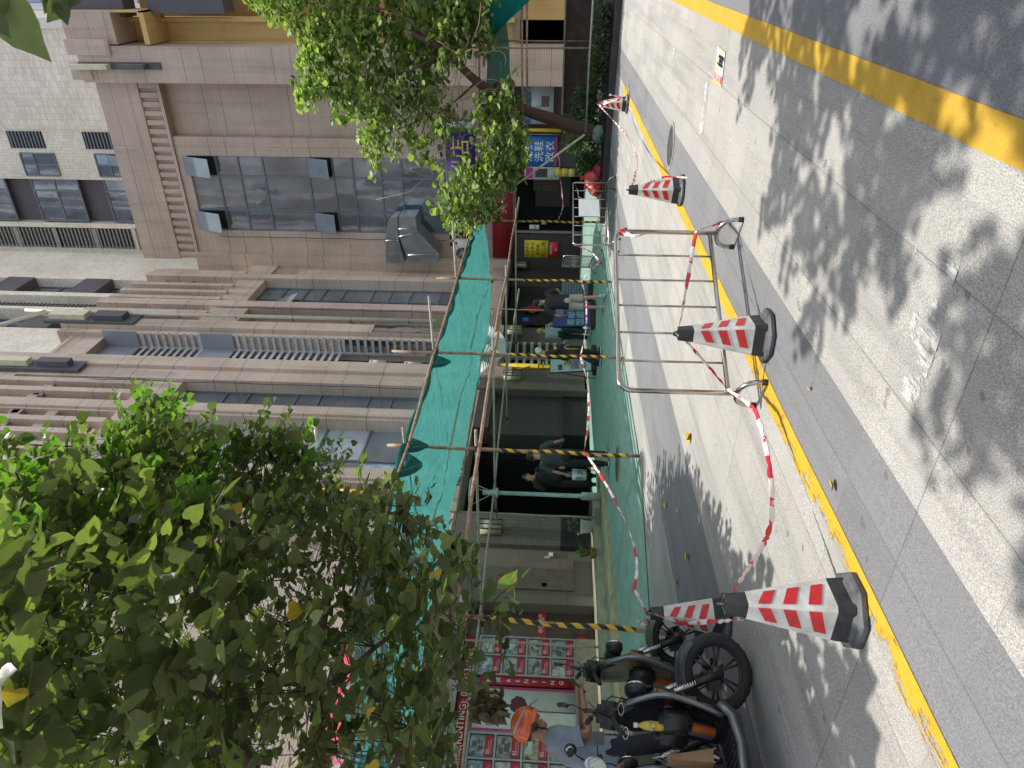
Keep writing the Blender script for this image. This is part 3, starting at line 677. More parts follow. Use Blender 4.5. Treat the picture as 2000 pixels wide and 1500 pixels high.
tape([CT['c4'], oD(1187, 200, 15.1), oD(1213, 190, 14.9), oD(1190, 185, 15.2), oD(1222, 196, 14.9), oD(1230, 152, 15.4)], .01, 'crumpled tape heaped around the farthest cone', .035, 10)
tape([CT['c1'], CT['c1']+Vector((.06, .06, -.06)), oD(1447, 1212, 4.5), oD(1400, 1213, 5.1), oD(1330, 1218, 5.7), CT['c0']], [.0, 0, 0, .0, .0], 'tape stretched between the two nearest cones', .02, 12)
tape([CT['c0'], oD(1262, 1222, 7.0), (6.0, 6.86, oY(1235, 1222, 6.87).z)], .0, 'short tape from the rear cone up to the near scaffold pole', .02, 10)
P1t = Vector((9.33, 6.85, oY(1140, 880, 6.85).z)); P2t = Vector((12.5, 6.85, oY(1133, 691, 6.85).z)); P3t = Vector((16.35, 6.85, oY(1135, 547, 6.85).z)); P4t = Vector((20.8, 6.85, oY(1090, 430, 6.85).z))
tape([P1t, oD(1205, 985, 10.6), oD(1242, 1085, 9.6), oD(1238, 1150, 9.2), (6.0, 6.86, .35)], [.03, .03, .02, .02], 'tape sagging from the nearest hazard pole to the green net floor', .024)
tape([P1t, P2t, P3t], [.12, .13], 'tape tied at waist height across three scaffold poles', .022, per=.45)
tape([P3t, oD(1172, 512, 16.4), oD(1158, 495, 16.6), W2(0, 1.0)], [.0, .01, .03], 'tape dipping from the pole up to the long far barrier', .022)
tape([P4t, oX(1100, 400, 20), oX(1093, 330, 21), oX(1090, 303, 21)], [.02, .0, .02], 'tape crossing in front of the poster window', .018, 10)
tape([W2(L2, 1.0), oD(1130, 385, 17.6), oD(1163, 400, 17.6)], .02, 'tape strand looped on the far corner of the long barrier', .02, 8)
tape([W1(L1, 1.02), W1(L1, .93)+Vector((.02, -.02, 0)), W1(L1, 1.0)+Vector((-.02, 0, 0)), W1(L1, .86)+Vector((-.12, .0, 0)), W1(L1, .78)+Vector((-.1, -.02, 0))], 0, 'red tape scrap knotted on the upright of the large barrier', .022, 6, .8)
# ------------------------------------------------------------------ the brown tiled apartment building
bld = thing('apartment_building', (20, 16, .4), 'large brown tiled apartment block with dark glazing and projecting fins above the shops', 'building')
def part(m, name, mat, parent=bld, label=None): return m.build(name, mat, parent, label)
def X12(y, x=650): return oY(x, y, 12).x
def zY(x, y, Y=12): return oY(x, y, Y).z
BR, BS = MT['brown'], MT['brown_side']
YW = 12.5
def glazing(u0, u1, z0, z1, c, ax, rows, cols, name='window', depth=.09, mat=None, gl=None, open_=(), parent=bld, r=.03, light=()):
    """window with frame, mullions and panes. ax 'Y' = wall facing -Y at Y=c ; ax 'X' = wall facing -X at X=c"""
    gl = gl or MT['glass_dark']
    def bx(m, a0, a1, b0, b1, d0, d1):
        if ax == 'Y': m.box(a0, a1, c+d0, c+d1, b0, b1)
        else: m.box(c+d0, c+d1, a0, a1, b0, b1)
    u0, u1 = sorted((u0, u1)); cs = [u0+(u1-u0)*f for f in cols]; rs = [z0+(z1-z0)*f for f in rows]
    m = MB()
    for a in cs: bx(m, a-r, a+r, z0, z1, -.05, .05)
    for b in rs: bx(m, u0, u1, b-r, b+r, -.048, .048)
    f = m.build(name, mat or MT['frame'], parent)
    m = MB(); m2 = MB()
    for i in range(len(cs)-1):
        for j in range(len(rs)-1):
            if (i, j) in open_: continue
            tl = random.uniform(-.006, .006); t2 = random.uniform(-.006, .006); M_ = m2 if (i, j) in light else m
            a0, a1, b0, b1 = cs[i]+r, cs[i+1]-r, rs[j]+r, rs[j+1]-r
            if ax == 'Y': q = [(a0, c+tl, b0), (a1, c-tl, b0), (a1, c-tl+t2, b1), (a0, c+tl+t2, b1)]
            else: q = [(c-tl, a0, b0), (c-tl+t2, a0, b1), (c+tl+t2, a1, b1), (c+tl, a1, b0)]
            M_.quad(*q)
    for q_, g_, l_ in ((m, gl, None), (m2, MT['glass_light'], 'whitish film covered pane')):
        if len(q_.f) > 5: q_.build('pane', g_, f, l_)
        else:
            for i_ in range(len(q_.f)): w1 = MB(); w1.quad(*q_.v[4*i_:4*i_+4]); w1.build('pane', g_, f, l_)
    for (i, j) in open_:      # top-hung sash pushed out
        a0, a1, b0, b1 = cs[i]+r, cs[i+1]-r, rs[j]+r, rs[j+1]-r; m = MB(); o_ = (b1-b0)*.35
        if ax == 'Y': m.obox(((a0+a1)/2, c-.06-o_/2, (b0+b1)/2+.03), ((a1-a0)/2, 0, 0), (0, -o_/2, -(b1-b0)/2*.95), (0, .012, -.004))
        else: m.obox((c-.06-o_/2, (a0+a1)/2, (b0+b1)/2+.03), (0, (a1-a0)/2, 0), (-o_/2, 0, -(b1-b0)/2*.95), (.012, 0, -.004))
        m.build('open_sash', MT['sash'], f)
        m = MB()
        if ax == 'Y': m.quad((a0, c+.04, b0), (a1, c+.04, b0), (a1, c+.04, b1), (a0, c+.04, b1))
        else: m.quad((c+.04, a0, b0), (c+.04, a0, b1), (c+.04, a1, b1), (c+.04, a1, b0))
        m.build('opening', MT['dark'], f)
    return f
MT['sash'] = simple('opened_sash_glass', (.22, .27, .31), .15, 0, .08, 2)
# ---- left wing (front plane Y=12)
ZB = 4.15
C1L, C1R = 19.55, 20.8; F1 = (17.75, 18.17); F2 = (14.80, 15.23); C0 = (12.56, 13.62)
XL = -4
m = MB(); m.box(C1L, C1R, 12, 13.6, .3, 19.3); part(m, 'column', BR)
m = MB(); m.box(C1R-.62, C1R+.0, 11.88, 12.0, 2.9, 24); m.box(C1L-.15, C1R, 12.02, 13.6, 19.3, 26); part(m, 'column', BR)
m = MB(); m.box(*C0, 12, 13.6, .5, 26); part(m, 'column', BR)
for a, b in (F1, F2): m = MB(); m.box(a, b, 12, 12.8, ZB, 26); m.box(a-.1, a, 12.08, 12.8, ZB, 26); part(m, 'fin', BR)
m = MB(); m.box(XL, C0[0], 12.3, 13.6, 5.6, 26); part(m, 'wall', BR)
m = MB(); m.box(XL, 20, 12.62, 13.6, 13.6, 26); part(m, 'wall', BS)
# header band above the windows and the short fins over it
m = MB(); m.box(F2[1], F1[0], 12.1, 12.62, 13.62, 14.85); m.box(F1[1], C1L, 12.1, 12.62, 13.62, 14.85); m.box(C0[1], F2[0], 12.1, 12.62, 13.62, 14.85); part(m, 'parapet_band', BR)
for py, px in ((767, 257), (823, 203), (846, 180), (873, 154), (742, 60)):
    x = X12(py, px); m = MB(); m.box(x-.02, x+.22, 12, 12.62, 14.86, 26); part(m, 'fin', BR)
for x in (13.95, 14.3, 15.05+.5): m = MB(); m.box(x, x+.2, 12, 12.62, 14.86, 26); part(m, 'fin', BR)
for k, (px, py) in enumerate(((80, 765), (30, 800), (0, 830), (75, 830))):
    x = X12(py, px); z = zY(px, py); m = MB(); m.box(x, x+1.2, 12.12, 12.5, z, z+.32); part(m, 'louvre_block', BS)
glazing(F1[1], C1L, ZB, 13.6, YW, 'Y', [0, .1, .27, .35, .52, .6, .77, .85, 1], [0, .5, 1])
glazing(F2[1], F1[0], ZB, 13.6, YW, 'Y', [0, .08, .16, .3, .44, .53, .66, .8, .9, 1], [0, .36, 1], light=((1, 3), (1, 4), (1, 6)), open_=((0, 6),), gl=glassm('sky_reflecting_glass', (.40, .46, .52), .6))
glazing(C0[1], F2[0], ZB, 13.6, YW, 'Y', [0, .12, .3, .5, .7, .85, 1], [0, .5, 1])
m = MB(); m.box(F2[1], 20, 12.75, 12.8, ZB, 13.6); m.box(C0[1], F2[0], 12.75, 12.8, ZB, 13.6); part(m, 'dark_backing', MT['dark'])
xa_b = oY(1000, 835, 12).x
# floor beam over the ground floor entrance, with the block number
m = MB(); m.box(C0[1], C1L, 12.05, 13.0, 3.86, ZB+.02); part(m, 'beam', BS)
m = MB(); m.box(xa_b, C1R, 12.02, 12.6, 3.4, 3.86); part(m, 'beam', MT['brown_shade'])
text_mesh('3栋(A座)', .36, MT['black'], (15.3, 12.035, 3.9-.02), (1, 0, 0), (0, 0, 1), 'block_number', bld)
# dark shaded wall, black dado, entrance recess
xa, xb = oY(1000, 835, 12).x, oY(1000, 760, 12).x
m = MB(); m.box(xa, C1L, 12.25, 13.0, 1.2, 3.4); part(m, 'wall', MT['brown_shade'])
m = MB(); m.box(xa, C1L, 12.2, 13.0, .2, 1.2); part(m, 'black_dado', MT['black_tile']); m = MB(); m.box(C1L+.1, C1R-.1, 11.985, 12.1, .2, .5); part(m, 'black_dado', MT['black_tile'])
m = MB(); m.box(12.52, 13.64, 11.97, 12.1, .5, 1.25); part(m, 'black_dado', MT['black_tile'])
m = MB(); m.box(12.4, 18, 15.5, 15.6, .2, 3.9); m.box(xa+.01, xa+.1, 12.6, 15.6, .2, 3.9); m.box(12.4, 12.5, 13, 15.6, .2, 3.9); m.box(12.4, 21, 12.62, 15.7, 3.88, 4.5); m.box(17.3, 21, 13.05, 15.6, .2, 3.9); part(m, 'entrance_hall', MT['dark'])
m = MB()
for k in range(9): m.box(13.7, 17.2, 15.4, 15.46, .9+k*.28, .93+k*.28)
part(m, 'hall_tiles', simple('hall_tile', (.05, .045, .04), .4))
shade_tile = facade('column_tile_shaded', (.15, .132, .105), .13, .055, .006, .5, None, .3)  # added dark boxes paint the canopy's shade onto the lower columns
m = MB(); m.box(C0[0]-.012, C0[1]+.012, 11.985, 12.7, .5, 3.9); part(m, 'column_shade_cladding', shade_tile); m = MB(); m.box(C1L-.012, C1R+.008, 11.985, 12.7, .3, 4.0); part(m, 'column_shade_cladding', shade_tile)
# shop (left): side wall, door, glass front
xw0, xw1 = oY(1000, 1158, 12).x, C0[0]
m = MB(); m.box(xw0, xw1, 12.1, 13, .5, 3.85); m.box(xw0-.25, xw0, 12.02, 12.4, .5, 3.85); part(m, 'shop_side_wall', facade('beige_stone_panel', (.17, .148, .11), 1.6, 1.1, .006, .5, None, .25, var=.03))
m = MB(); m.box(xw0+.2, xw0+1.15, 12.06, 12.1, .95, 2.25); part(m, 'service_door', simple('brown_door', (.17, .13, .10), .5))
m = MB(); m.lathe([(.0, 0), (.1, 0), (.1, .05), (.05, .08), (0, .08)], (0, 0, 0), 18, 'y', Matrix.Scale(-1, 3)); m.xf(Matrix.Translation((11.55, 12.08, 2.55))); part(m, 'alarm_bell', simple('red_bell', (.35, .02, .02), .35))
m = MB(); m.box(11.95, 12.3, 12.08, 12.1, 1.5, 1.62); part(m, 'yellow_notice', simple('pale_yellow_label', (.5, .46, .2), .6))
m = MB(); m.box(12.3, 12.42, 12.07, 12.1, 1.42, 1.52); m.box(11.35, 11.45, 12.06, 12.1, 1.55, 1.66); part(m, 'switch_box', MT['white'])
xd0, xd1 = oY(1000, 1240, 12).x, xw0-.25
m = MB(); m.box(xd0, xd1, 12.3, 12.4, .5, 3.3); part(m, 'shop_door', simple('brown_glass_door', (.085, .06, .045), .12))
m = MB(); m.box(xd0-1, xd1, 12.27, 12.3, 1.55, 1.72); part(m, 'red_door_band', MT['red'])
text_mesh('中恒地产', .13, MT['white'], (xd0+.55, 12.26, 1.635), (1, 0, 0), (0, 0, 1), 'door_lettering', bld)
m = MB(); m.box(XL, xd0, 12.22, 12.3, .95, 3.25); part(m, 'shop_glass', simple('shop_glass_dark', (.055, .05, .045), .08))
m = MB(); m.box(XL, xd0, 12.02, 12.4, .5, .95); part(m, 'sill_wall', simple('sill_plaster', (.22, .2, .15), .7))
m = MB(); m.box(XL, xw1, 12.1, 12.6, 3.72, 5.7); part(m, 'fascia', simple('fascia_plaster', (.5, .42, .32), .6, 0, .05, 1))
# ---- grille recess (X 20.8..22.9)
XG, YG = 22.8, 12.67
m = MB(); m.box(C1R-.1, XG+.3, 13.1, 13.2, 0, 19); m.box(XG+.25, XG+.3, 12.3, 13.2, 0, 19); part(m, 'recess_backing', MT['dark'])
def slats(z0, z1, sides='AB'):
    m = MB(); z = z0
    while z < z1:
        if 'A' in sides: m.box(C1R, XG, YG-.015, YG+.03, z, z+.11)
        if 'B' in sides: m.box(XG-.03, XG+.015, 12.02, YG, z, z+.11)
        z += .27
    m.box(XG-.05, XG+.02, YG-.05, YG+.04, z0, z1); part(m, 'slat_grille', MT['slat'])
def pan(z0, z1, sd='AB'):
    m = MB(); m.box(C1R, XG, YG-.02, YG+.05, z0, z1); m.box(XG-.035, XG+.03, 12.0, YG, z0, z1); part(m, 'grey_panel', MT['grey_panel'])
pan(oY(240, 700, 12.5).z, 18.2); slats(oY(372, 700, 12.5).z, oY(240, 700, 12.5).z); zc = oY(372, 700, 12.5).z; zd = oY(438, 700, 12.5).z
pan(zd, zc); slats(oY(660, 700, 12.6).z, zd); slats(oY(830, 700, 12.6).z, oY(660, 700, 12.6).z, 'B')
pan(oY(985, 700, 12.6).z, oY(905, 700, 12.6).z); slats(oY(1100, 700, 12.6).z, oY(985, 700, 12.6).z)
m = MB(); m.box(C1R-.2, XG+.6, 12.3, 12.9, 18.2, 19.35); m.box(C1R-.2, XG+.6, 12.28, 12.9, 19.35, 19.5); part(m, 'parapet_band', BR)
m = MB(); m.box(C1R, XG+.2, YG, 13.1, .2, oY(1100, 700, 12.6).z); part(m, 'wall', MT['brown_shade'])
# ---- right part of the front (X 22.9..30)
for k, (y0, y1, st) in enumerate(((648, 640, 1), (640, 622, 0), (622, 612, 1))):
    pass
m = MB(); m.box(22.85, 23.15, 12.12, 13, ZB-.4, 20.0); part(m, 'column', BR)
m = MB(); m.box(23.15, 23.75, 11.95, 13, ZB-.4, 20.0); part(m, 'column', BR)
m = MB(); m.box(22.8, 24.1, 12.1, 13, .3, ZB-.4); part(m, 'column', MT['brown_shade'])
m = MB(); m.box(22.83, 22.86, 12.13, 12.66, 4, 9.2); part(m, 'stained_face', MT['brown_stain']); m = MB(); m.box(23.16, 23.74, 11.935, 11.96, 4, 8.2); part(m, 'stained_face', MT['brown_stain'])
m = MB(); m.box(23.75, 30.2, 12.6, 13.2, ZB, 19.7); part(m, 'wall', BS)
m = MB(); m.box(23.76, 25.0, 12.585, 12.62, 4.2, 12.8); part(m, 'stained_face', MT['brown_stain'], label='black mould stained wall between the fins')
def fin(py, px, z0, z1, w_=.26, dpt=.0):
    x = X12(py, px); m = MB(); m.box(x-w_*.4, x+w_*.6, 12+dpt, 12.62, z0, z1); part(m, 'fin', BR); return x
for i, (py, px, zt) in enumerate(((530, 380, 19.1), (555, 380, 19.4), (568, 380, 19.5), (581, 380, 19.6), (609, 395, 19.9))): fin(py, px, 15.0, zt)
xf1 = fin(544, 700, ZB, 19.2, .42); xf2 = fin(599, 700, ZB, 19.8, .5)
m = MB(); m.box(xf1+.25, 30, 12.1, 12.62, 13.95, 15.1); m.box(xf2+.3, xf1-.16, 12.1, 12.62, 13.95, 15.1); m.box(23.75, xf2-.2, 12.1, 12.62, 13.6, 15.1); part(m, 'parapet_band', BR)
for x in (23.9+.5*k for k in range(10)):
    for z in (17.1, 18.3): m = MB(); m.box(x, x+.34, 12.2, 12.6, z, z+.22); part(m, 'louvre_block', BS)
glazing(xf2+.3, xf1-.16, ZB+.3, 13.95, YW, 'Y', [0, .12, .2, .33, .42, .5, .63, .72, .8, .9, 1], [0, .5, 1], open_=((0, 8),))
m = MB(); m.box(xf1+.25, 30, 12.2, 12.62, ZB, 13.95); part(m, 'wall', BR)
# ---- right wing, face X=30
XB = 30.0
YA, YB_, YC, YD, YE, YF = 3.15, 4.45, 6.62, 7.38, 10.62, 12.0
m = MB(); m.box(29.35, 34, YA, YB_, .3, 20.3); part(m, 'corner_pier', BR)
m = MB(); m.box(29.3, 29.36, 3.7, 4.35, 19.9, 20.7); m.box(29.25, 29.36, YA-.25, YA+.3, 18.9, 20.6); part(m, 'corner_pier', BR)
m = MB(); m.box(30.45, 31, YB_, YC, 3.4, 17.7); part(m, 'wall', BR, label='flat recessed brown tile bay beside the corner pier')
m = MB(); m.box(XB, 31, YC, YD, 3.45, 17.7); m.box(XB, 31, YE, YF+.6, 3.45, 17.7); m.box(XB-.25, XB, YE+1.0, YF+.6, 3.5, 17.7); part(m, 'wall', BR)
m = MB(); m.box(XB, 31, YD, YE, 17.2, 17.75); m.box(XB-.05, 31, YB_, YF, 18.55, 20.25); m.box(XB+.12, 31, YB_, YF, 17.7, 18.55); m.box(XB-.1, XB+.3, YB_, YF, 17.62, 17.74); part(m, 'parapet_band', BR)
for k in range(21):
    y = YB_+.1+k*.355; m = MB(); m.box(XB-.04, XB+.13, y, y+.19, 17.78, 18.5); part(m, 'dentil', BR)
zz = [oX(x, 300, XB).z for x in (349, 416, 460, 508, 596, 645, 684, 739, 780, 868)]
z1, z0 = zz[0], zz[-1]
rows = sorted([(z-z0)/(z1-z0) for z in zz]); n_ = len(rows)-1
glazing(YD, YE, z0, z1, XB+.1, 'X', rows, [0, .265, .72, 1], open_=((0, n_-1), (2, n_-1), (0, n_-5), (2, n_-5)), r=.035)
m = MB(); m.box(XB+.7, XB+.8, YD, YE, z0, z1); part(m, 'dark_backing', MT['dark'])
m = MB(); m.box(XB, 31, YD, YE, 5.9, z0-.03); part(m, 'wall', BR)
# ground floor of the wing: shopfronts
m = MB(); m.box(30.1, 30.6, YC, 8.0, .2, 3.44); part(m, 'wall', MT['brown_shade']); m = MB(); m.box(30.5, 30.6, YB_, YC, .2, 3.5); part(m, 'wall', MT['brown_shade'])
m = MB(); m.box(30.05, 30.6, 10.55, 12.4, .2, 3.5); part(m, 'wall', MT['brown_shade'])
m = MB(); m.box(31.5, 31.6, 7.8, 10.6, .2, 3.5); m.box(30.2, 31.6, 7.8, 10.6, 3.4, 3.5); m.box(30.2, 31.5, 7.95, 8.0, .2, 3.5); m.box(30.2, 31.6, 10.5, 10.55, .2, 3.5); part(m, 'shop_interior', MT['dark'])
m = MB(); m.box(31.0, 31.4, 8.3, 9.6, 1.0, 2.5); part(m, 'shop_shelf', simple('shelf_goods', (.04, .035, .03), .5, 0, .6, 20))
m = MB(); m.box(30.95, 31.0, 8.3, 8.9, 1.5, 2.6); part(m, 'menu_board', simple('cork_board', (.10, .07, .04), .7, 0, .5, 18))
m = MB(); m.box(30.14, 30.2, YD, 12, 3.3, 3.62); m.box(30.14, 30.2, 10.42, 10.52, .2, 3.3); m.box(30.14, 30.2, 7.95, 8.05, .2, 3.3); part(m, 'door_frame', simple('beige_trim', (.3, .27, .22), .6))
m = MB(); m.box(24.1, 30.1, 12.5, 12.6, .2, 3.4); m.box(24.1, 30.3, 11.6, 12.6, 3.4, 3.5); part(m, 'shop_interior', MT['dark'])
xw = oY(1000, 560, 12.2).x; m = MB(); m.box(xw, 30.1, 12.15, 12.5, .2, 3.5); part(m, 'wall', MT['brown_shade'])
m = MB(); m.box(25.0, 26.3, 12.4, 12.45, .3, 2.6); part(m, 'dark_door', simple('black_door', (.02, .02, .022), .3))
m = MB(); c = oY(1040, 603, 12.3); s = .42; m.prism([(0, s), (s, 0), (0, -s), (-s, 0)], c, (1, 0, 0), (0, 0, 1), (0, .02, 0)); part(m, 'red_diamond_paper', simple('dark_red_paper', (.28, .01, .015), .6))
m = MB(); c = oY(1062, 598, 12.3); m.box(c.x-.05, c.x+.35, 12.27, 12.3, c.z-.15, c.z-.03); part(m, 'small_plate', simple('pale_plate', (.3, .33, .3), .5))
m = MB(); m.box(20, 30.4, 12.0, 12.7, 3.4, ZB+.1); m.box(29.985, 30.6, YC+.01, 12.4, 3.5, 5.88); part(m, 'beam', BS)
# architectural boxes on the corners
for (lab, y0, y1, X, segs) in (('corner', 124, 134, 29.3, (('cream', 143, 218), ('dark_panel', 236, 290)),), ):
    for mt, xa_, xb_ in segs:
        a = oX(xa_, y0, X); b = oX(xb_, y1, X); m = MB(); m.box(X-.35, X+.05, min(a.y, b.y), max(a.y, b.y), b.z, a.z); part(m, mt+'_box' if mt != 'dark_panel' else 'charcoal_box', MT[mt])
    a = oX(152, 121, X); b = oX(315, 136, X); m = MB(); m.box(X-.02, X+.06, min(a.y, b.y), max(a.y, b.y), b.z, a.z); part(m, 'charcoal_plate', MT['dark_panel'])
for (X0, X1, segs) in ((oY(150, 618, 11.72).x, oY(150, 607, 11.72).x, (('cream', 107, 178), ('dark_panel', 195, 254))), (oY(90, 709, 11.72).x, oY(90, 700, 11.72).x, (('cream', -60, 68), ('dark_panel', 88, 150)))):
    for mt, xa_, xb_ in segs:
        yy = 612 if X0 > 22 else 700; a = zY(xa_, yy, 11.8); b = zY(xb_, yy, 11.8); m = MB(); m.box(X0, X1, 11.66, 11.88, b, a); part(m, 'cream_box' if mt == 'cream' else 'charcoal_box', MT[mt])
    a = zY(segs[0][1], yy, 11.9); b = zY(segs[1][2]+30, yy, 11.9); m = MB(); m.box(X0-.15, X1+.15, 11.86, 11.97, b, a); part(m, 'charcoal_plate', MT['dark_panel'])
# wall lamps (cream boxes) at the columns
for (x, y, z, fx) in ((12.98, 11.9, 2.95, 0), (20.2, 11.9, 2.85, 0), (23.4, 11.85, 3.0, 0), (29.9, 11.9, 3.1, 0)):
    m = MB(); m.bbox(x-.17, x+.17, y-.12, y+.08, z-.28, z+.28, .02); part(m, 'wall_lamp', simple('lamp_glass', (.42, .40, .28), .4))
    m = MB()
    for q in (-.17, .0, .17): m.box(x+q-.012, x+q+.012, y-.135, y-.12, z-.3, z+.3)
    for q in (-.3, 0, .29): m.box(x-.18, x+.18, y-.14, y-.12, z+q-.01, z+q+.01)
    part(m, 'lamp_cage', MT['black'])
m = MB(); m.box(24.2, 24.5, 11.85, 11.88, 2.5, 2.72); part(m, 'blue_plate', simple('blue_plate', (.02, .12, .45), .4))
for k, (x, y, za, zb) in enumerate(((19.3, 11.98, 4.2, 17), (24.9, 11.97, 4.4, 15), (13.2, 11.97, 4.0, 20), (29.9, 10.9, 6.3, 16.5))):
    m = MB(); m.tube([(x+.02*math.sin(q*1.7+k), y-.03-.015*math.sin(q*2.3), za+(zb-za)*q/14) for q in range(15)], .012, 5); part(m, 'cable', MT['black'])
m = MB(); m.tube([(23.8, 11.9, 9.2), (24.6, 12.4, 9.0), (26.5, 12.3, 8.9)], .012, 5); part(m, 'cable', MT['black'])
# ------------------------------------------------------------------ beige tower behind
tw = thing('apartment_tower', (40, 16, .5), 'tall pale beige tiled tower rising behind the brown parapet', 'building')
ZT = 48; XT, YT = 36, 13.9
yR = 2.9; yw = [oX(100, y, XT).y for y in (50, 247, 258, 289, 300, 343, 350, 433, 443, 495)]
def tp(m, n, mt): return m.build(n, mt, tw)
m = MB(); m.box(XT, 44, yR, yw[1], 12, ZT); tp(m, 'wall', MT['beige'])
m = MB(); m.box(XT, 44, yw[1], oX(100, 350, XT).y, 12, ZT); tp(m, 'wall', MT['beige_fine'])
m = MB(); m.box(XT, 44, yw[7]+.05, oX(100, 444, XT).y, 12, ZT); m.box(XT, 44, oX(100, 495, XT).y-.02, YT+.5, 12, ZT); tp(m, 'wall', MT['beige_fine'])
m = MB(); m.box(XT+.4, 44, yw[6], YT, 12, ZT); tp(m, 'wall', MT['dark_panel'])
m = MB(); m.box(XT-.12, XT+.4, yR-.25, yR+.2, 12, ZT); tp(m, 'corner_trim', simple('white_trim', (.78, .77, .75), .6)); 
m = MB(); q = oX(100, 247, XT).y; m.box(XT-.05, XT, q-.08, q+.12, 12, ZT); tp(m, 'pipe_trim', MT['beige_fine'])
fl = 26.65-22.7
for k in range(-1, 6):
    zb = 23.6+k*3.95
    m = MB(); a, b = oX(120, 257, XT).y, oX(120, 290, XT).y
    m.box(XT-.02, XT, a, b, zb, zb+1.85)
    o = tp(m, 'louvre_opening', MT['dark']); m = MB()
    for q in range(10): m.box(XT-.05, XT-.03, a, b, zb+.06+q*.18, zb+.14+q*.18)
    m.build('louvre_slat', MT['frame'], o)
    a, b = oX(130, 300, XT).y, oX(130, 343, XT).y
    glazing(a, b, zb-.3, zb+1.5, XT-.03, 'X', [0, .62, 1], [0, .5, 1], parent=tw, open_=((0, 0),) if k == 0 else (), r=.03)
    a, b = oX(200, 351, XT).y, oX(200, 433, XT).y
    glazing(a, b, zb-1.0, zb+1.5, XT+.1, 'X', [0, .5, 1], [0, .28, .62, 1], parent=tw, r=.04)
m = MB(); a, b = oX(100, 445, XT).y, oX(100, 494, XT).y
m.box(XT+.3, XT+.35, a, b, 12, ZT); tp(m, 'dark_backing', simple('louvre_backing', (.06, .06, .055), .6)); m = MB(); z = 20.5
while z < 42: m.box(XT-.02, XT+.05, a, b, z, z+.07); z += .21
for z in (24.1, 26.4, 28.6, 30.8): m.box(XT-.04, XT+.06, a, b, z-.12, z+.12)
tp(m, 'louvre_screen', simple('louvre_bar', (.33, .33, .31), .5, .3)); m = MB(); m.box(XT-.12, XT, a-.1, b+.1, 24.05, 24.22); tp(m, 'white_gutter', MT['pvc'])
# faces along the street of the tower
def X14(py, px=60): return oY(px, py, YT).x
xs = [X14(y) for y in (497, 543, 573, 580, 602, 607, 640, 680, 700)]
m = MB(); m.box(xs[1], 37, YT, 16, 12, ZT); tp(m, 'wall', MT['beige_fine'])
m = MB(); m.box(12, xs[1], YT+1.2, 16, 12, ZT); tp(m, 'wall', MT['dark_panel'])
m = MB(); m.box(xs[3], xs[2], YT-.1, YT+1.3, 12, ZT); m.box(xs[5], xs[4], YT-.1, YT+1.3, 12, ZT); m.box(xs[8]-1.5, xs[6], YT, YT+1.3, 12, ZT); tp(m, 'beige_pier', MT['beige_fine'])
m = MB(); z = 18
while z < 40: m.box(xs[4], xs[3], YT+.3, YT+.34, z, z+.06); z += .2
tp(m, 'louvre_screen', simple('dark_louvre_bar', (.13, .125, .12), .5, .3))
for k in range(-1, 6):
    zb = 23.3+k*3.95
    for a, b in ((xs[2], xs[1]), (xs[6], xs[5])):
        m = MB(); m.box(a, b, YT-.05, YT+.6, zb, zb+1.35); tp(m, 'charcoal_spandrel', MT['dark_panel']); glazing(a, b, zb-2.55, zb-.02, YT+.5, 'Y', [0, .5, 1], [0, .33, .66, 1], parent=tw, r=.045)
# ------------------------------------------------------------------ yellow house and pale block further right
yh = thing('yellow_house', (33, 2, .5), 'ochre yellow rendered building next to the brown corner pier', 'building')
m = MB(); m.box(31.2, 40, oX(300, 97, 31.2).y-.9+1.0, 3.2, 3.4, 19.9); m.box(31.2, 40, 1.6, 3.2, .4, 3.5); m.build('wall', MT['yellow_wall'], yh)
yy0 = oX(300, 36, 31.2).y
m = MB(); m.box(31.2, 40, yy0, 3.2, .4, 20.4); m.build('wall', MT['yellow_wall'], yh)
m = MB(); m.box(30.9, 31.2, yy0-.06, yy0+.08, 3.4, 20.3); m.box(30.9, 31.2, 3.1, 3.25, 3.4, 17.3); m.build('edge_trim', MT['yellow_wall'], yh)
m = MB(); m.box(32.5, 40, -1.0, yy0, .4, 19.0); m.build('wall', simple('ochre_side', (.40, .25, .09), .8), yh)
m = MB(); m.box(29.6, 31.2, 1.95, 3.1, 19.6-.9, 20.7); m.build('brown_cap_box', BR, yh)
m = MB(); m.box(29.6, 31.2, 1.95, 3.1, 17.4, 17.6); m.box(29.6, 31.2, 1.95, 2.0, 17.4, 18.7); m.build('balcony_frame', MT['yellow_wall'], yh)
m = MB(); m.box(30.3, 31.2, -.6, yy0-.1, 18.5, 20.9); m.box(30.2, 31.2, -.2, yy0-.25, 14.5, 17.5); m.build('charcoal_box', MT['dark_panel'], yh)
m = MB(); m.box(31.1, 31.2, -1.2, 3.3, 3.2, 3.5); m.build('ledge', simple('ledge_stone', (.3, .28, .18), .7), yh)
m = MB(); a = oX(960, 30, 31); m.box(31.0, 31.22, .4, 1.1, 1.7, 2.9); m.build('window', MT['dark'], yh)
m = MB(); m.box(30.95, 31.0, .9, 1.5, 2.3, 2.9); m.build('lamp_box', MT['cream'], yh)
pb = thing('pale_block', (60, 4, 1), 'distant sunlit white and grey block beyond the yellow house', 'building')
m = MB(); m.box(60, 75, -16, 5.2, 0, 70); m.build('wall', MT['beige'], pb)
for k, y in enumerate((-9, -7.2, -5, -2.6, -.4, 1.7, 3.4, 4.6)): m = MB(); m.box(59.3, 60, y, y+.45, 0, 70); m.build('white_fin', MT['white'], pb)
for k in range(14):
    for y in (-8.3, -3.9, -1.6, .7, 2.6): m = MB(); m.box(59.9, 60, y, y+.9, 3+k*3.2, 5+k*3.2); m.build('window', MT['glass_dark'], pb)
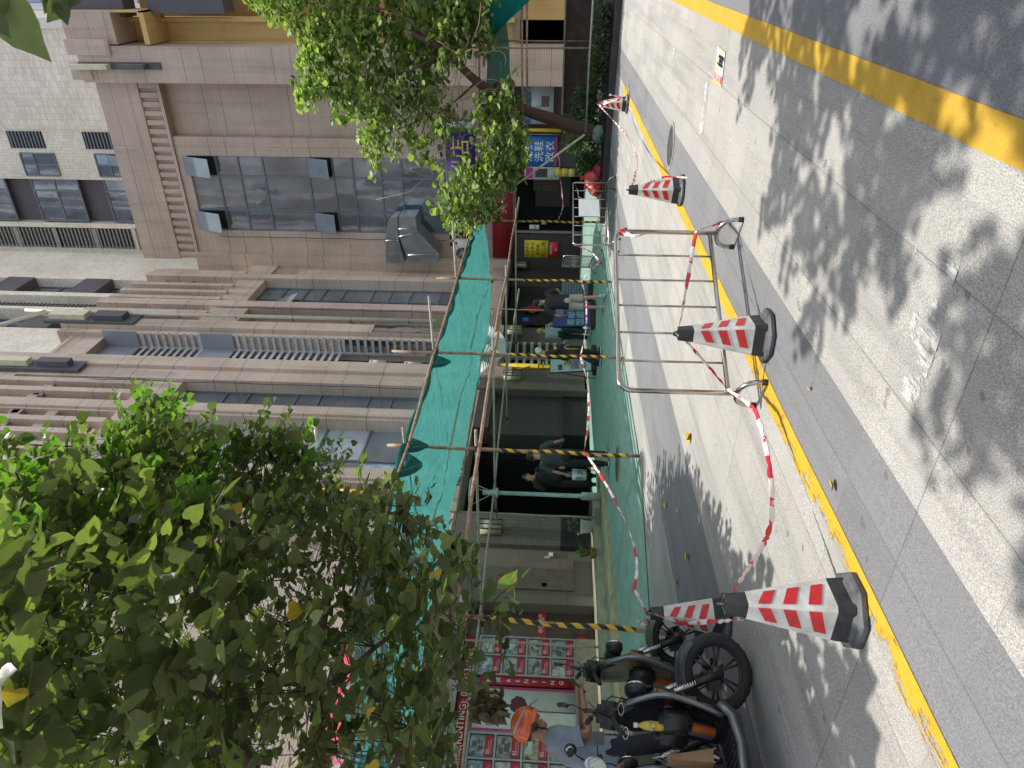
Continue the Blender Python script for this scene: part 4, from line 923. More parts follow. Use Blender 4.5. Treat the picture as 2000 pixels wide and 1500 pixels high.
# low brown boundary wall behind the planter
bw = thing('boundary_wall', (26, 1, .3), 'low dark brown wall with pale coping behind the planting bed', 'wall')
zt = oX(1105, 60, 25.5).z
m = MB(); m.box(25.5, 25.8, -6, 4.7, 0, zt); m.build('wall_body', simple('dark_brown_render', (.075, .055, .045), .85, 0, .25, 2), bw)
m = MB(); m.box(25.44, 25.86, -6, 4.75, zt+.001, zt+.06); m.build('coping', simple('coping_stone', (.28, .24, .18), .7), bw)
# ------------------------------------------------------------------ signs and shop fittings
def panel_y(name, x0, x1, z0, z1, Y, mat, lab=None, cat='sign', th=.05, parent=None, grp=None):
    m = MB(); m.bbox(x0, x1, Y, Y+th, z0, z1, .004); o = m.build(name, mat, parent)
    if parent is None: tag(o, lab, cat, grp)
    return o
def panel_x(name, y0, y1, z0, z1, X, mat, lab=None, cat='sign', th=.05, parent=None, grp=None):
    m = MB(); m.bbox(X, X+th, y0, y1, z0, z1, .004); o = m.build(name, mat, parent)
    if parent is None: tag(o, lab, cat, grp)
    return o
def gly(t_, size, mat, x, z, Y, parent, **k): return text_mesh(t_, size, mat, (x, Y-.004, z), (1, 0, 0), (0, 0, 1), parent=parent, **k)
def glx(t_, size, mat, y, z, X, parent, **k): return text_mesh(t_, size, mat, (X-.004, y, z), (0, -1, 0), (0, 0, 1), parent=parent, **k)
pinkm = simple('coral_red_acrylic', (.80, .10, .16), .45, 0, .04, 1)
o = panel_y('shop_sign', -4, 12.0, 3.88, 5.5, 11.75, pinkm, 'big coral red shop signboard with white characters behind the tree leaves', th=.3)
panel_y('sign_edge', -4, 12.04, 5.5, 5.56, 11.7, simple('maroon_edge', (.18, .01, .03), .5), parent=o, th=.4)
gly('中恒地产', 1.15, MT['white'], 9.0-1.4, 4.72, 11.75, o)
o = panel_y('white_fascia_sign', -4, 10.9, 3.19, 3.5, 11.95, simple('pale_acrylic', (.62, .63, .68), .4, 0, .03), 'long white fascia strip with black brush lettering above the letting shop window', th=.06)
gly('居民入户 过户 • 代办证 物业管理', .27, MT['black'], 8.35, 3.33, 11.95, o)
o = panel_y('red_phone_strip', -4, 9.95, 2.95, 3.16, 12.1, MT['red'], 'long red strip with white hotline number above the listing boards', th=.04)
gly('租售热线(RENTING): 020-36377765', .19, MT['white'], 8.2, 3.05, 12.1, o)
cardw = simple('card_paper', (.55, .56, .50), .5, 0, .1, 14); cards = [simple('room_photo_'+n, c, .5, 0, .45, 9) for n, c in (('beige', (.42, .38, .24)), ('grey', (.33, .35, .33)), ('pale', (.45, .46, .40)), ('blue', (.28, .36, .40)))]
MT['crimson'] = simple('crimson_print', (.42, .015, .04), .5)
def listing(x0, x1, z0, z1, nc, nr, lab):
    t = thing('listing_board', ((x0+x1)/2, 12.2, z0), lab, 'notice board', 'letting listing boards in the shop window')
    m = MB(); Y = 12.18
    for i in range(nc+1): x = x0+(x1-x0)*i/nc; m.box(x-.018, x+.018, Y-.02, Y+.02, z0, z1)
    for j in range(nr+1): z = z0+(z1-z0)*j/nr; m.box(x0, x1, Y-.018, Y+.018, z-.018, z+.018)
    m.build('frame', simple('aluminium_frame', (.35, .37, .36), .4, .4), t)
    for i in range(nc):
        for j in range(nr):
            a = x0+(x1-x0)*(i+.08)/nc; b = x0+(x1-x0)*(i+.92)/nc; c = z0+(z1-z0)*(j+.07)/nr; d = z0+(z1-z0)*(j+.93)/nr; zc = c+(d-c)*.36
            m = MB(); m.box(a, b, Y, Y+.01, c, d); o = m.build('listing_card', random.choice(cards), t)
            m = MB(); m.box(a, b, Y-.006, Y-.001, c, zc); m.build('red_caption', MT['crimson'], o)
            m = MB()
            for q in range(5):
                u = random.uniform(a+.02, b-.12); v = random.uniform(zc+.02, d-.1); m.box(u, u+random.uniform(.04, .12), Y-.003-.0004*q, Y-.001, v, v+random.uniform(.03, .1))
            m.build('room_picture', random.choice([simple('furniture_dark', (.10, .10, .09), .5), simple('furniture_light', (.55, .58, .55), .5)]), o)
            gly('01', .1, MT['white'], a+.1 if i else a+.09, zc-.06, Y-.006, o, name='number'); 
            m = MB()
            for q in range(3): m.box(a+.05, b-.05-.03*q, Y-.008, Y-.0065, c+.02+.028*q, c+.03+.028*q)
            m.build('caption_lines', simple('pink_print', (.6, .3, .3), .5), o)
x_ = lambda y: oY(1030, y, 12.2).x
listing(x_(1322), x_(1248), .95, 2.88, 2, 4, 'listing board of room photos right of the vertical RENTING strip')
listing(x_(1600), x_(1438), .95, 2.88, 3, 4, 'listing board of room photos left of the sofa poster')
o = panel_y('renting_sign', x_(1341), x_(1325), 1.0, 2.8, 12.17, MT['crimson'], 'vertical red strip reading RENTING beside the room photo board')
for k, ch in enumerate('租盘RENTING'): gly(ch, .13 if k < 2 else .115, MT['white'], (x_(1341)+x_(1325))/2, 2.62-.17*k-(.05 if k > 1 else 0), 12.17, o)
o = panel_y('shop_name_bar', x_(1345), x_(1242), .66, .9, 12.14, MT['crimson'], 'red bar with small white shop name under the room photo board')
gly('中恒地产', .13, MT['white'], x_(1330)+.55, .78, 12.14, o)
xp0, xp1 = x_(1434), x_(1347)
po = panel_y('sofa_poster', xp0, xp1, .95, 2.85, 12.16, simple('poster_pale', (.55, .60, .58), .4, 0, .05, 2), 'tall pale poster with dark red cushions and magenta side borders', 'poster')
m = MB(); m.box(xp0, xp0+.04, 12.15, 12.159, .95, 2.85); m.box(xp1-.04, xp1, 12.15, 12.159, .95, 2.85); m.build('magenta_border', simple('magenta_print', (.45, .03, .12), .5), po)
def blob_y(cx, cz, rx, rz, Y, mat, nm, parent, seed=0, n=22):
    m = MB(); m.add([(cx+rx*math.cos(2*PI*k/n)*(1+.3*noise.noise(Vector((k*.7, seed, 0)))), Y, cz+rz*math.sin(2*PI*k/n)*(1+.3*noise.noise(Vector((k*.7, seed, 3))))) for k in range(n)], [tuple(range(n))]); m.build(nm, mat, parent)
blob_y(xp0+.55, 2.02, .18, .16, 12.155, simple('maroon_print', (.10, .015, .02), .5, 0, .4, 12), 'cushion_print', po, 1); blob_y(xp0+.3, 1.85, .16, .2, 12.154, simple('white_black_print', (.3, .28, .3), .5, 0, .8, 20), 'cushion_print', po, 4)
m = MB(); m.box(xp0+.1, xp1-.08, 12.153, 12.158, 2.45, 2.6); m.build('shelf_print', simple('sage_print', (.25, .32, .27), .5), po)
m = MB(); m.box(xp0-.02, xp0+.42, 12.12, 12.15, .9, 1.75); o2 = m.build('small_board', MT['black']); tag(o2, 'small black framed white board leaning low against the sofa poster', 'notice board')
m = MB(); m.box(xp0+.01, xp0+.39, 12.11, 12.12, .93, 1.72); m.build('board_face', cardw, o2)
# wing shopfront signs (plane X=30)
pur = panel_x('purple_sign', oX(890, 256, 29.8).y, oX(890, 480, 29.8).y, 4.95, 6.15, 29.75, simple('purple_acrylic', (.055, .028, .17), .8, 0, .05, 1, .1), 'wide purple signboard with yellow characters half hidden by leaves', th=.2)
glx('生活便利店', .85, simple('yellow_letter', (.65, .55, .08), .4), 8.6, 5.5, 29.75, pur)
m = MB(); m.bbox(29.7, 30, pur.dimensions.y*0+oX(890, 252, 29.8).y-.35, oX(890, 256, 29.8).y, 5.0, 6.1, .01); m.build('grey_sign_end', MT['galv'], pur)
rd = panel_x('red_sign', oX(985, 320, 29.8).y, oX(985, 503, 29.8).y, 3.42, 4.3, 29.78, simple('dark_red_acrylic', (.22, .006, .015), .6, 0, .05, 1), 'dark red signboard with thin white characters under the purple sign', th=.15)
for y, ch in ((9.35, '美'), (8.45, '工'), (7.6, '甲')): glx(ch, .45, simple('dull_white', (.4, .38, .36), .5), y, 3.86, 29.78, rd)
bs = panel_x('blue_sign', 6.42, 7.6, 1.62, 3.05, 29.95, simple('blue_print', (.02, .15, .48), .5, 0, .05, 1), 'blue laundry sign with three rows of big white characters')
for k, tx in enumerate(('洗衣', '洗鞋', '改衣')): glx(tx, .4, MT['white'], 7.01, 2.78-.44*k, 29.95, bs, sx=1.05)
m = MB(); m.box(29.935, 29.95, 6.45, 7.58, 1.63, 1.75); m.build('magenta_strip', simple('magenta_strip', (.35, .03, .15), .5), bs)
ys = panel_x('yellow_sign', oX(1045, 503, 29.95).y-.78, oX(1045, 503, 29.95).y, 1.88, 2.92, 29.95, simple('yellow_print', (.66, .56, .03), .5, 0, .04, 2), 'bright yellow sign with dark red characters left of the shop door')
for k, tx in enumerate(('租房中介', '社区养生', '宜家客', '楼上二楼')): glx(tx, .175, simple('maroon_letter', (.2, .01, .02), .5), 11.2, 2.78-.23*k, 29.95, ys)
rs = panel_x('small_red_sign', 10.85, 11.55, 1.42, 1.84, 29.95, simple('poster_red', (.6, .03, .06), .5), 'small red poster with white lines directly under the yellow sign')
glx('咨询热线', .1, MT['white'], 11.2, 1.76, 29.95, rs); glx('→', .2, MT['white'], 11.2, 1.55, 29.95, rs)
md = panel_x('medical_poster', 4.6, 6.02, 1.82, 3.1, 30.3, simple('pale_blue_print', (.52, .62, .66), .45, 0, .06, 1), 'pale blue and white poster board beside the tree trunk', 'poster')
m = MB(); m.box(30.285, 30.3, 4.6, 6.02, 2.72, 3.1); m.build('blue_header', simple('steel_blue_print', (.10, .22, .36), .5, 0, .5, 6), md)
m = MB(); m.box(30.28, 30.3, 4.95, 5.35, 2.0, 2.3); m.build('photo_print', simple('brown_photo', (.18, .12, .10), .5, 0, .6, 14), md)
glx('口腔门诊\n美容护理', .13, MT['frame'], 5.55, 2.4, 30.3, md)
wp = panel_x('window_poster', 7.64, 8.15, 1.5, 2.95, 29.95, simple('white_poster', (.55, .55, .54), .5), 'white window poster with magenta block and dark photo beside the blue sign', 'poster')
m = MB(); m.box(29.93, 29.95, 7.66, 8.1, 2.6, 2.88); m.build('magenta_block', simple('magenta_block', (.45, .03, .22), .5), wp)
m = MB(); m.box(29.92, 29.95, 7.7, 8.05, 2.0, 2.5); m.build('photo_print', simple('dark_photo', (.05, .05, .055), .5, 0, .8, 16), wp)
for k, (z, c) in enumerate(((1.55, (.6, .5, .08)), (1.28, (.62, .52, .05)), (1.0, (.55, .52, .2)))):
    tag(panel_x('yellow_note', 7.68, 8.0, z-.12, z+.13, 29.9-.01*k, simple('note_paper', c, .5), 'x', 'notice'), ('upper yellow note stuck on the poster window', 'middle yellow note stuck on the poster window', 'lowest pale yellow note stuck on the poster window')[k], 'notice', 'yellow notes on the poster window')
n1 = panel_x('door_notice', 10.15, 10.35, 2.3, 2.72, 30.1, MT['white'], 'white notice with red print on the dark shop door', 'notice'); glx('小心\n地滑', .09, MT['crimson'], 10.25, 2.5, 30.1, n1)
panel_x('door_notice', 10.0, 10.12, 2.0, 2.22, 30.1, simple('grey_notice', (.35, .38, .4), .5), 'small plain grey notice on the dark shop door', 'notice')
# free-standing boards
def aboard(c, w_, h, rz, face, lab, lean=.18, deco=None):
    t = thing('display_board', c, lab, 'display board'); c = Vector(c)
    u = Vector((math.cos(rz), math.sin(rz), 0)); n = Vector((math.sin(rz), -math.cos(rz), 0)); v = Vector((0, 0, math.cos(lean)))-n*math.sin(lean)
    nf = u.cross(v); o = c+Vector((0, 0, .12))
    m = MB(); m.obox(o+v*h/2, u*w_/2, v*h/2, nf*.018); m.build('frame', MT['black'], t)
    m = MB(); m.obox(o+v*h/2+nf*.021, u*(w_/2-.02), v*(h/2-.02), nf*.003); f = m.build('printed_face', face, t)
    m = MB(); b = o-nf*.25
    for s in (-1, 1): m.tube([o+u*s*w_*.42+v*h*.9-nf*.02, c+u*s*w_*.42-nf*.5+Vector((0, 0, .02))], .012, 6)
    m.build('rear_strut', MT['black'], t)
    m = MB(); m.obox(c+Vector((0, 0, .06)), u*w_*.55, nf*.16, (0, 0, .06)); m.build('weighted_foot', MT['black'], t)
    if deco:
        for (a0, a1, b0, b1, mt) in deco:
            m = MB(); m.obox(o+v*h*(b0+b1)/2+u*w_*((a0+a1)/2-.5)+nf*.026, u*w_*(a1-a0)/2, v*h*(b1-b0)/2, nf*.0015); m.build('print_block', mt, f)
    return t, o, u, v, nf
pr = {k: simple('print_'+k, c, .5, 0, .4, 12) for k, c in dict(blue=(.02, .06, .35), teal=(.2, .42, .42), dark=(.05, .06, .07), purple=(.22, .22, .32), olive=(.34, .32, .10), green=(.2, .35, .25)).items()}
g = Vector((17.2, 9.55, mat_h(17.2, 9.55)))
aboard(g, .72, 1.15, -.5, simple('mint_print', (.42, .56, .50), .4, 0, .1, 4), 'tilted white display board with furniture pictures by the yellow gas pipe', .15,
       [(.1, .35, .7, .8, pr['dark']), (.62, .88, .72, .82, pr['dark']), (.3, .75, .48, .66, pr['olive']), (.12, .85, .3, .5, pr['purple']), (.1, .4, .14, .24, pr['green']), (.55, .8, .1, .16, pr['teal'])])
g = Vector((18.9, 9.0, mat_h(18.9, 9.0)))
aboard(g, .72, 1.1, -.75, simple('navy_print', (.015, .04, .25), .4), 'blue display board with rows of pale picture cards behind the walking people', .12,
       [(.06, .3, .42, .62, pr['teal']), (.36, .62, .42, .62, pr['teal']), (.68, .94, .42, .62, pr['teal']), (.06, .3, .18, .38, pr['teal']), (.36, .62, .18, .38, pr['teal']), (.68, .94, .18, .38, pr['teal']), (.5, .9, .72, .92, pr['purple'])])
t, o, u, v, nf = aboard(Vector((20.6, 9.05, mat_h(20.6, 9.05))), .62, .85, -.95, simple('slate_blue_print', (.20, .28, .36), .5, 0, .1, 5), 'slate blue notice board behind the man in the black shirt', .0,
       [(.1, .9, .82+k*0-.1*k, .84-.1*k, pr['dark']) for k in range(7)])
# ------------------------------------------------------------------ air conditioners, ducts, pipes
def acunit(x, y, z, lab, ax='Y', s=1.0):
    t = thing('air_conditioner', (x, y, z), lab, 'air conditioner', 'outdoor air conditioner units')
    def T(m):
        if ax == 'X': m.xf(Matrix.Translation((x, y, z))@Matrix.Rotation(-PI/2, 4, 'Z'))
        else: m.xf(Matrix.Translation((x, y, z)))
        return m
    m = MB(); m.bbox(-.42*s, .42*s, 0, .32, 0, .58*s, .015); T(m).build('casing', simple('ac_white', (.62, .61, .58), .5, 0, .08, 4), t)
    m = MB(); m.lathe([(.23*s, 0), (.23*s, .012), (.0, .012)], n=28, ax='y', smooth=False); m.xf(Matrix.Translation((-.1*s, -.014, .29*s))); T(m).build('fan_opening', MT['black'], t)
    m = MB()
    for k in range(24):
        a = 2*PI*k/24; m.obox((-.1*s+.14*s*math.cos(a), -.02, .29*s+.14*s*math.sin(a)), (.08*s*math.cos(a), 0, .08*s*math.sin(a)), (0, .003, 0), (-.004*math.sin(a), 0, .004*math.cos(a)))
    m.lathe([(.05*s, 0), (.05*s, .01), (0, .01)], (-.1*s, -.03, .29*s), 12, 'y'); T(m).build('fan_grille', simple('grille_grey', (.4, .4, .4), .5), t)
    m = MB(); m.box(.26*s, .36*s, -.006, 0, .46*s, .54*s); T(m).build('red_badge', MT['crimson'], t)
zA = oY(735, 715, 12.2).z; zB_ = oY(805, 715, 12.2).z
xA = oY(735, 716, 12.25).x
acunit(xA, 12.22, zA-.25, 'upper white air conditioner unit wedged in the slatted recess'); acunit(xA-.05, 12.22, zB_-.25, 'lower white air conditioner unit in the slatted recess above the net')
q = oX(903, 490, 28.9); acunit(28.9, q.y, q.z-.3, 'white air conditioner unit at the left end of the purple sign', 'X', 1.1)
du = thing('extract_duct', (29.5, 11, 7.5), 'pair of shiny galvanised kitchen ducts bent down the wing wall', 'duct')
def duct(pts, nm, X0, X1):
    P_ = [oX(x, y, X0) for x, y in pts]; m = MB(); m.prism([(p.y, p.z) for p in P_], (X0, 0, 0), (0, 1, 0), (0, 0, 1), (X1-X0, 0, 0)); m.build(nm, MT['galv'], du)
def arc(cx, cy, r, a0, a1, n=6): return [(cx+r*math.cos(a0+(a1-a0)*k/n), cy-r*math.sin(a0+(a1-a0)*k/n)) for k in range(n+1)]
duct([(776, 424), (764, 426), (757, 434), (754, 450), (753, 514), (790, 514), (779, 470)], 'bent_duct', 28.9, 29.75)
duct([(778, 424), (811, 424), (815, 452), (857, 495), (857, 513), (799, 513), (795, 503), (780, 462)], 'tapered_duct', 28.75, 29.75)
for (pts, X_) in ((((779, 462), (816, 455)), 28.72), (((754, 470), (777, 470)), 28.87), (((797, 498), (857, 497)), 28.72), (((779, 447), (813, 447)), 28.72)):
    a, b = [oX(x, y, X_) for x, y in pts]; m = MB(); m.tube([a, b], .022, 6); m.build('seam_flange', MT['galv'], du)
dp = thing('drain_pipe', (24.1, 11.85, 10), 'cream drain pipe running down the brown column with clips', 'pipe')
xp = X12(620, 300)-.05; zt, zb = zY(108, 620), zY(850, 640); m = MB(); m.tube([(xp+1.2, 12.6, zt+1.2), (xp+.2, 11.9, zt+1.35), (xp, 11.82, zt+.1), (xp, 11.82, zb)], .075, 12); m.build('pipe', MT['pvc'], dp)
m = MB(); m.tube([(xp+.1, 11.84, zt+.4), (xp-.9, 11.95, zt+1.5), (xp-1.4, 12.1, zt+2.6)], .07, 10); m.build('branch_pipe', MT['pvc'], dp)
for k in range(6): z = zb+1+k*2.2; m = MB(); m.tube([(xp-.1, 11.82, z), (xp, 11.73, z), (xp+.1, 11.82, z), (xp, 11.97, z)], .014, 6, closed=True); m.build('pipe_clip', MT['black'], dp)
gpz = thing('gas_pipe', (21.4, 12.1, .6), 'yellow painted gas riser pipe with flange and elbow behind the scaffold', 'pipe')
xg = oY(1000, 713, 12.1).x; m = MB(); m.tube([(xg, 12.15, 4.0), (xg, 12.15, 1.0), (xg-.1, 12.1, .75)], .11, 12); m.build('riser', MT['yellow'], gpz)
for z in (1.85, 2.0): m = MB(); m.lathe([(.19, 0), (.19, .05)], (xg, 12.15, z), 18, smooth=False); m.build('flange', MT['yellow'], gpz)
m = MB(); m.tube([(xg, 12.15, 1.15), (xg+.55, 12.0, 1.15), (xg+.7, 11.95, 1.15)], .12, 10); m.build('side_branch', MT['yellow'], gpz); m = MB(); m.tube([(xg-.05, 12.1, 2.3), (xg-.5, 12.0, 2.75)], .03, 6); m.build('diagonal_strut', MT['yellow'], gpz)
m = MB(); m.tube([(xg+.9, 11.9, 1.5), (xg+.9, 11.9, .45)], .03, 8); m.tube([(xg+.9, 11.9, 1.15), (xg-.3, 11.9, 1.15)], .03, 8); m.build('guard_rail', MT['yellow'], gpz)
yp = thing('gas_meter_pipe', (30, 6.1, 2), 'short yellow vertical pipe between the poster board and the blue sign', 'pipe')
m = MB(); m.tube([(29.9, 6.17, 1.5), (29.9, 6.17, 3.4)], .07, 10); m.build('pipe', MT['yellow'], yp); m = MB(); m.tube([(29.9, 6.33, 1.55), (29.9, 6.33, 3.6)], .02, 6); m.build('thin_pipe', MT['galv'], yp)
op = thing('window_pipe', (15.5, 12.3, 8), 'two short white pipe stubs poking from the bright window', 'pipe')
c = oY(612, 838, 12.4); m = MB(); m.tube([c+Vector((-.25, 0, 0)), c+Vector((.35, -.35, -.0))], .07, 10); m.tube([c+Vector((-.45, 0, -.25)), c+Vector((-.1, -.25, -.1))], .06, 10); m.build('stub', MT['pvc'], op)
m = MB(); m.tube([(14.2, 11.95, 4.2), (14.2, 11.95, 7.4)], .05, 8); tag(m.build('orange_conduit', simple('orange_pipe', (.7, .28, .02), .4)), 'orange conduit running down between the left windows', 'pipe')
# ------------------------------------------------------------------ street lamp, pots
x, y = 12.55, 10.45; z0 = .40
lp = thing('street_lamp', (x, y, z0), 'slim pale green street lamp with flat disc top on the shop steps', 'lamp post')
lm = simple('pale_green_paint', (.40, .50, .46), .45, 0, .15, 8)
m = MB(); m.lathe([(.09, 0), (.09, .42), (.075, .44), (.05, .46), (.045, 2.35)], (x, y, z0), 18); m.build('post', lm, lp)
m = MB(); m.lathe([(.11, 2.3), (.11, 2.36), (.07, 2.38), (.06, 2.62), (.075, 2.64), (.02, 2.66)], (x, y, z0), 18); m.build('lamp_head', lm, lp)
m = MB(); m.lathe([(.0, 2.90), (.33, 2.90), (.34, 2.915), (.30, 2.94), (0, 2.96)], (x, y, z0), 28); m.build('disc_shade', lm, lp)
for k in range(3): a = 2*PI*k/3+.4; m = MB(); m.tube([(x+.07*math.cos(a), y+.07*math.sin(a), z0+2.5), (x+.3*math.cos(a), y+.3*math.sin(a), z0+2.9)], .011, 6); m.build('bracket', lm, lp)
def grass(c, n, L_, mat, nm, parent=None, wd=.012, spread=1):
    m = MB(); c = Vector(c)
    for _ in range(n):
        a = random.uniform(0, 2*PI); e = random.uniform(.1, 1)*spread; l = L_*random.uniform(.6, 1); d = Vector((math.cos(a), math.sin(a), 0)); s = Vector((-math.sin(a), math.cos(a), 0))*wd; p = [c+d*(.04*e)+Vector((0, 0, 0)), c+d*(l*.35*e)+Vector((0, 0, l*.6)), c+d*(l*.75*e)+Vector((0, 0, l*.85-l*.5*e*e*.6))]
        m.add([p[0]-s, p[0]+s, p[1]+s, p[1]-s, p[2]], [(0, 1, 2, 3), (3, 2, 4)])
    return m.build(nm, mat, parent)
def rnd_leaves(m, c, R, n, ls, up_=.3, shape=.42, flat=1.0, tw=None):
    c = Vector(c)
    for _ in range(n):
        while True:
            v = Vector((random.uniform(-1, 1), random.uniform(-1, 1), random.uniform(-1, 1)))
            if v.length < 1: break
        p = c+Vector((v.x*R[0], v.y*R[1], v.z*R[2])); s = ls*random.uniform(.6, 1.2); vs, fs = leaf_shape(s, s*shape, .35)
        q = Matrix.Translation(p)@Matrix.Rotation(random.uniform(0, 2*PI), 4, 'Z')@Matrix.Rotation(random.uniform(-.4, 1.2), 4, 'Y')@Matrix.Rotation(random.uniform(-.8, .8), 4, 'X')
        b = len(m.v); m.add(vs, fs, True); m.xf(q, b)
def pot(c, r, h, mt, nm, parent):
    m = MB(); m.lathe([(r*.75, 0), (r, h*.9), (r*1.06, h*.92), (r*1.06, h), (r*.95, h), (r*.9, h*.85), (0, h*.84)], c, 20); m.build(nm, mt, parent)
c = (12.55, 11.35, .53); t = thing('potted_plant', c, 'dark leafed plant in a white pot beside the lamp post', 'potted plant', 'potted plants on the steps')
pot(c, .16, .28, MT['white'], 'pot', t); m = MB(); rnd_leaves(m, (c[0], c[1], c[2]+.42), (.2, .2, .2), 70, .09); m.build('foliage', MT['leaf_shrub'], t)
c = (11.3, 10.95, .53); t = thing('potted_plant', c, 'spiky grass like plant in a low brown pot on the steps', 'potted plant', 'potted plants on the steps')
pot(c, .13, .12, MT['wood_tan'], 'pot', t); grass((c[0], c[1], c[2]+.1), 170, .42, MT['leaf_far'], 'foliage', t)
# yellow and black stair handle rails (thin)
t = thing('wheel_stop', (13.4, 9.9, .4), 'black board edged with yellow leaning at the entrance behind the bag carrier', 'barrier')
m = MB(); m.obox((13.7, 10.6, .45), (.45, .3, 0), (0, .0, .02), (.08, -.14, .1)); m.build('board', MT['black'], t); m = MB(); m.tube([(14.2, 10.9, .62), (13.3, 10.3, .58), (13.2, 10.2, .3)], .015, 6); m.build('yellow_edge', MT['yellow'], t)
# white cloth hanging behind the net
def cloth(a, b): x = 19.3+3.3*a; return Vector((x, 11.25+.08*math.sin(a*17+b*2), 3.98-.25*a*0-(.15+.75*math.sin(PI*a)**.8)*b+.03*math.sin(a*23)))
tag(net_sheet('white_cloth', cloth, 40, 10, None, MT['white']), 'creased white cloth hanging behind the net with cables', 'cloth')
t = thing('cable_bundle', (20, 11.2, 3.8), 'tangled thin cables under the white cloth and net edge', 'cable')
for k in range(4):
    m = MB(); m.tube([(18.5+k*.3+i*.4, 11.15+.04*math.sin(i+k), 3.8-.12*math.sin(i*.9+k)-.1*k) for i in range(12)], .01, 5); m.build('cable', MT['black'], t)
# ------------------------------------------------------------------ planting bed
pl = thing('planting_bed', (22.5, 2, .2), 'low kerbed planting bed with dark soil at the far end of the road', 'planter')
kb = [(19.9, 6.6), (20.05, 4.2), (20.0, 2.0), (19.6, -1.5), (19.2, -5)]
m = MB()
for (a, b) in zip(kb, kb[1:]): m.quad((a[0]+.12, a[1], gz(*a)+.12), (25.5, a[1], .35), (25.5, b[1], .35), (b[0]+.12, b[1], gz(*b)+.12))
m.build('soil', MT['soil'], pl)
m = MB()
for (a, b) in zip(kb, kb[1:]): m.obox(((a[0]+b[0])/2, (a[1]+b[1])/2, gz(*a)+.06), ((b[0]-a[0])/2, (b[1]-a[1])/2, 0), (.09, 0, 0), (0, 0, .08))
m.build('kerb', simple('kerb_dark', (.07, .062, .058), .8, 0, .2, 5), pl)
m = MB(); m.quad((20, 6.6, gz(20, 6.6)+.13), (20, 6.7, 0), (25.5, 6.7, 0), (25.5, 6.6, .35)); m.build('end_face', MT['soil'], pl)
def clump(px, py, X, R, n, ls, lab, mat='leaf_shrub', shp=.3):
    c = oX(px, py, X); t = thing('shrub', (c.x, c.y, .3), lab, 'shrub', 'shrubs in the planting bed'); m = MB()
    for k in range(5): a = random.uniform(0, 6.28); m.tube([(c.x, c.y, .25), (c.x+R[0]*.5*math.cos(a), c.y+R[1]*.5*math.sin(a), c.z+R[2]*.4)], [.015, .005], 5)
    m.build('stem', MT['twig'], t); m = MB(); rnd_leaves(m, c, R, n, ls, shape=shp); m.build('foliage', MT[mat], t)
clump(1148, 322, 20.9, (.5, .42, .36), 900, .1, 'rounded grey green shrub just behind the red bags')
clump(1120, 270, 21.4, (.5, .4, .35), 160, .26, 'glossy long leaved shrub at the foot of the leaning trunk', 'leaf_far', .2)
clump(1140, 205, 22.2, (.5, .6, .4), 500, .13, 'dark leafy shrub between trunk and boundary wall')
clump(1163, 130, 21.6, (.6, .8, .28), 500, .1, 'low dark shrub to the right of the farthest cone', 'leaf_shrub', .4)
clump(1172, 40, 21.2, (.6, .9, .25), 600, .1, 'low dark shrub at the right end of the planting bed', 'leaf_shrub', .4)
clump(1148, 246, 23.2, (.5, .75, .35), 420, .15, 'dense dark shrub directly behind the leaning trunk')
clump(1152, 292, 23.4, (.5, .6, .32), 420, .12, 'dark shrub behind the rounded grey green one')
m = MB()
for _ in range(1400):
    x = random.uniform(20.3, 24); y = random.uniform(-2.5, 6.2); vs, fs = leaf_shape(.09, .035, .5); b = len(m.v); m.add(vs, fs); m.xf(Matrix.Translation((x, y, .36+random.uniform(-.08, .12)))@Matrix.Rotation(random.uniform(0, 6), 4, 'Z')@Matrix.Rotation(random.uniform(-1, 1), 4, 'Y'), b)
tag(m.build('ground_cover', leafm('litter', [(.03, .03, .018), (.06, .05, .03), (.03, .05, .02)], .1)), 'dark leaf litter and creeping plants in the planting bed', 'ground cover', kind='stuff')
# bags
def bag(c, r, lab, mat, seed, name='plastic_bag', grp='filled plastic bags'):
    m = MB(); bm = bmesh.new(); bmesh.ops.create_icosphere(bm, subdivisions=4, radius=1)
    for v in bm.verts:
        p = v.co.normalized(); d = 1+.16*noise.noise(p*2.2+Vector((seed, 0, 0)))+.10*noise.noise(p*6+Vector((seed, 3, 0)))+.05*abs(noise.noise(p*14+Vector((0, seed, 0))))
        z = p.z*(.75 if p.z < 0 else 1.0); d *= (1-.25*max(0, p.z)); v.co = Vector((p.x*d*r[0], p.y*d*r[1], z*d*r[2]))
    bm.verts.index_update(); m.add([v.co+Vector(c) for v in bm.verts], [[v.index for v in f.verts] for f in bm.faces], True); bm.free()
    m.add([Vector(c)+Vector((.03*math.cos(a)*(1+k), .03*math.sin(a)*(1+k), r[2]*(.8+.18*k))) for k in (0, 1, 2) for a in [PI/3*i for i in range(6)]], [(k*6+i, k*6+(i+1) % 6, (k+1)*6+(i+1) % 6, (k+1)*6+i) for k in (0, 1) for i in range(6)], True)
    tag(m.build(name, mat), lab, 'bag', grp)
for (px, py, r, lab, s) in ((1162, 366, (.26, .24, .26), 'crumpled red plastic bag nearest the steel barrier', 1), (1158, 348, (.26, .22, .3), 'red plastic bag with a green rag on it behind the other one', 5), (1168, 335, (.24, .2, .22), 'darker red bag tucked under the round shrub', 9)):
    c = oX(px, py, 20.3); bag((c.x, c.y, max(c.z, .42)), r, lab, MT['redbag'] if s != 9 else simple('dark_red_bag', (.3, .03, .03), .4), s)
c = oX(1170, 262, 20.5); bag((c.x, c.y, .5), (.22, .24, .24), 'grey green woven sack at the foot of the tree trunk', simple('grey_sack', (.2, .25, .23), .7, 0, .2, 9), 14)
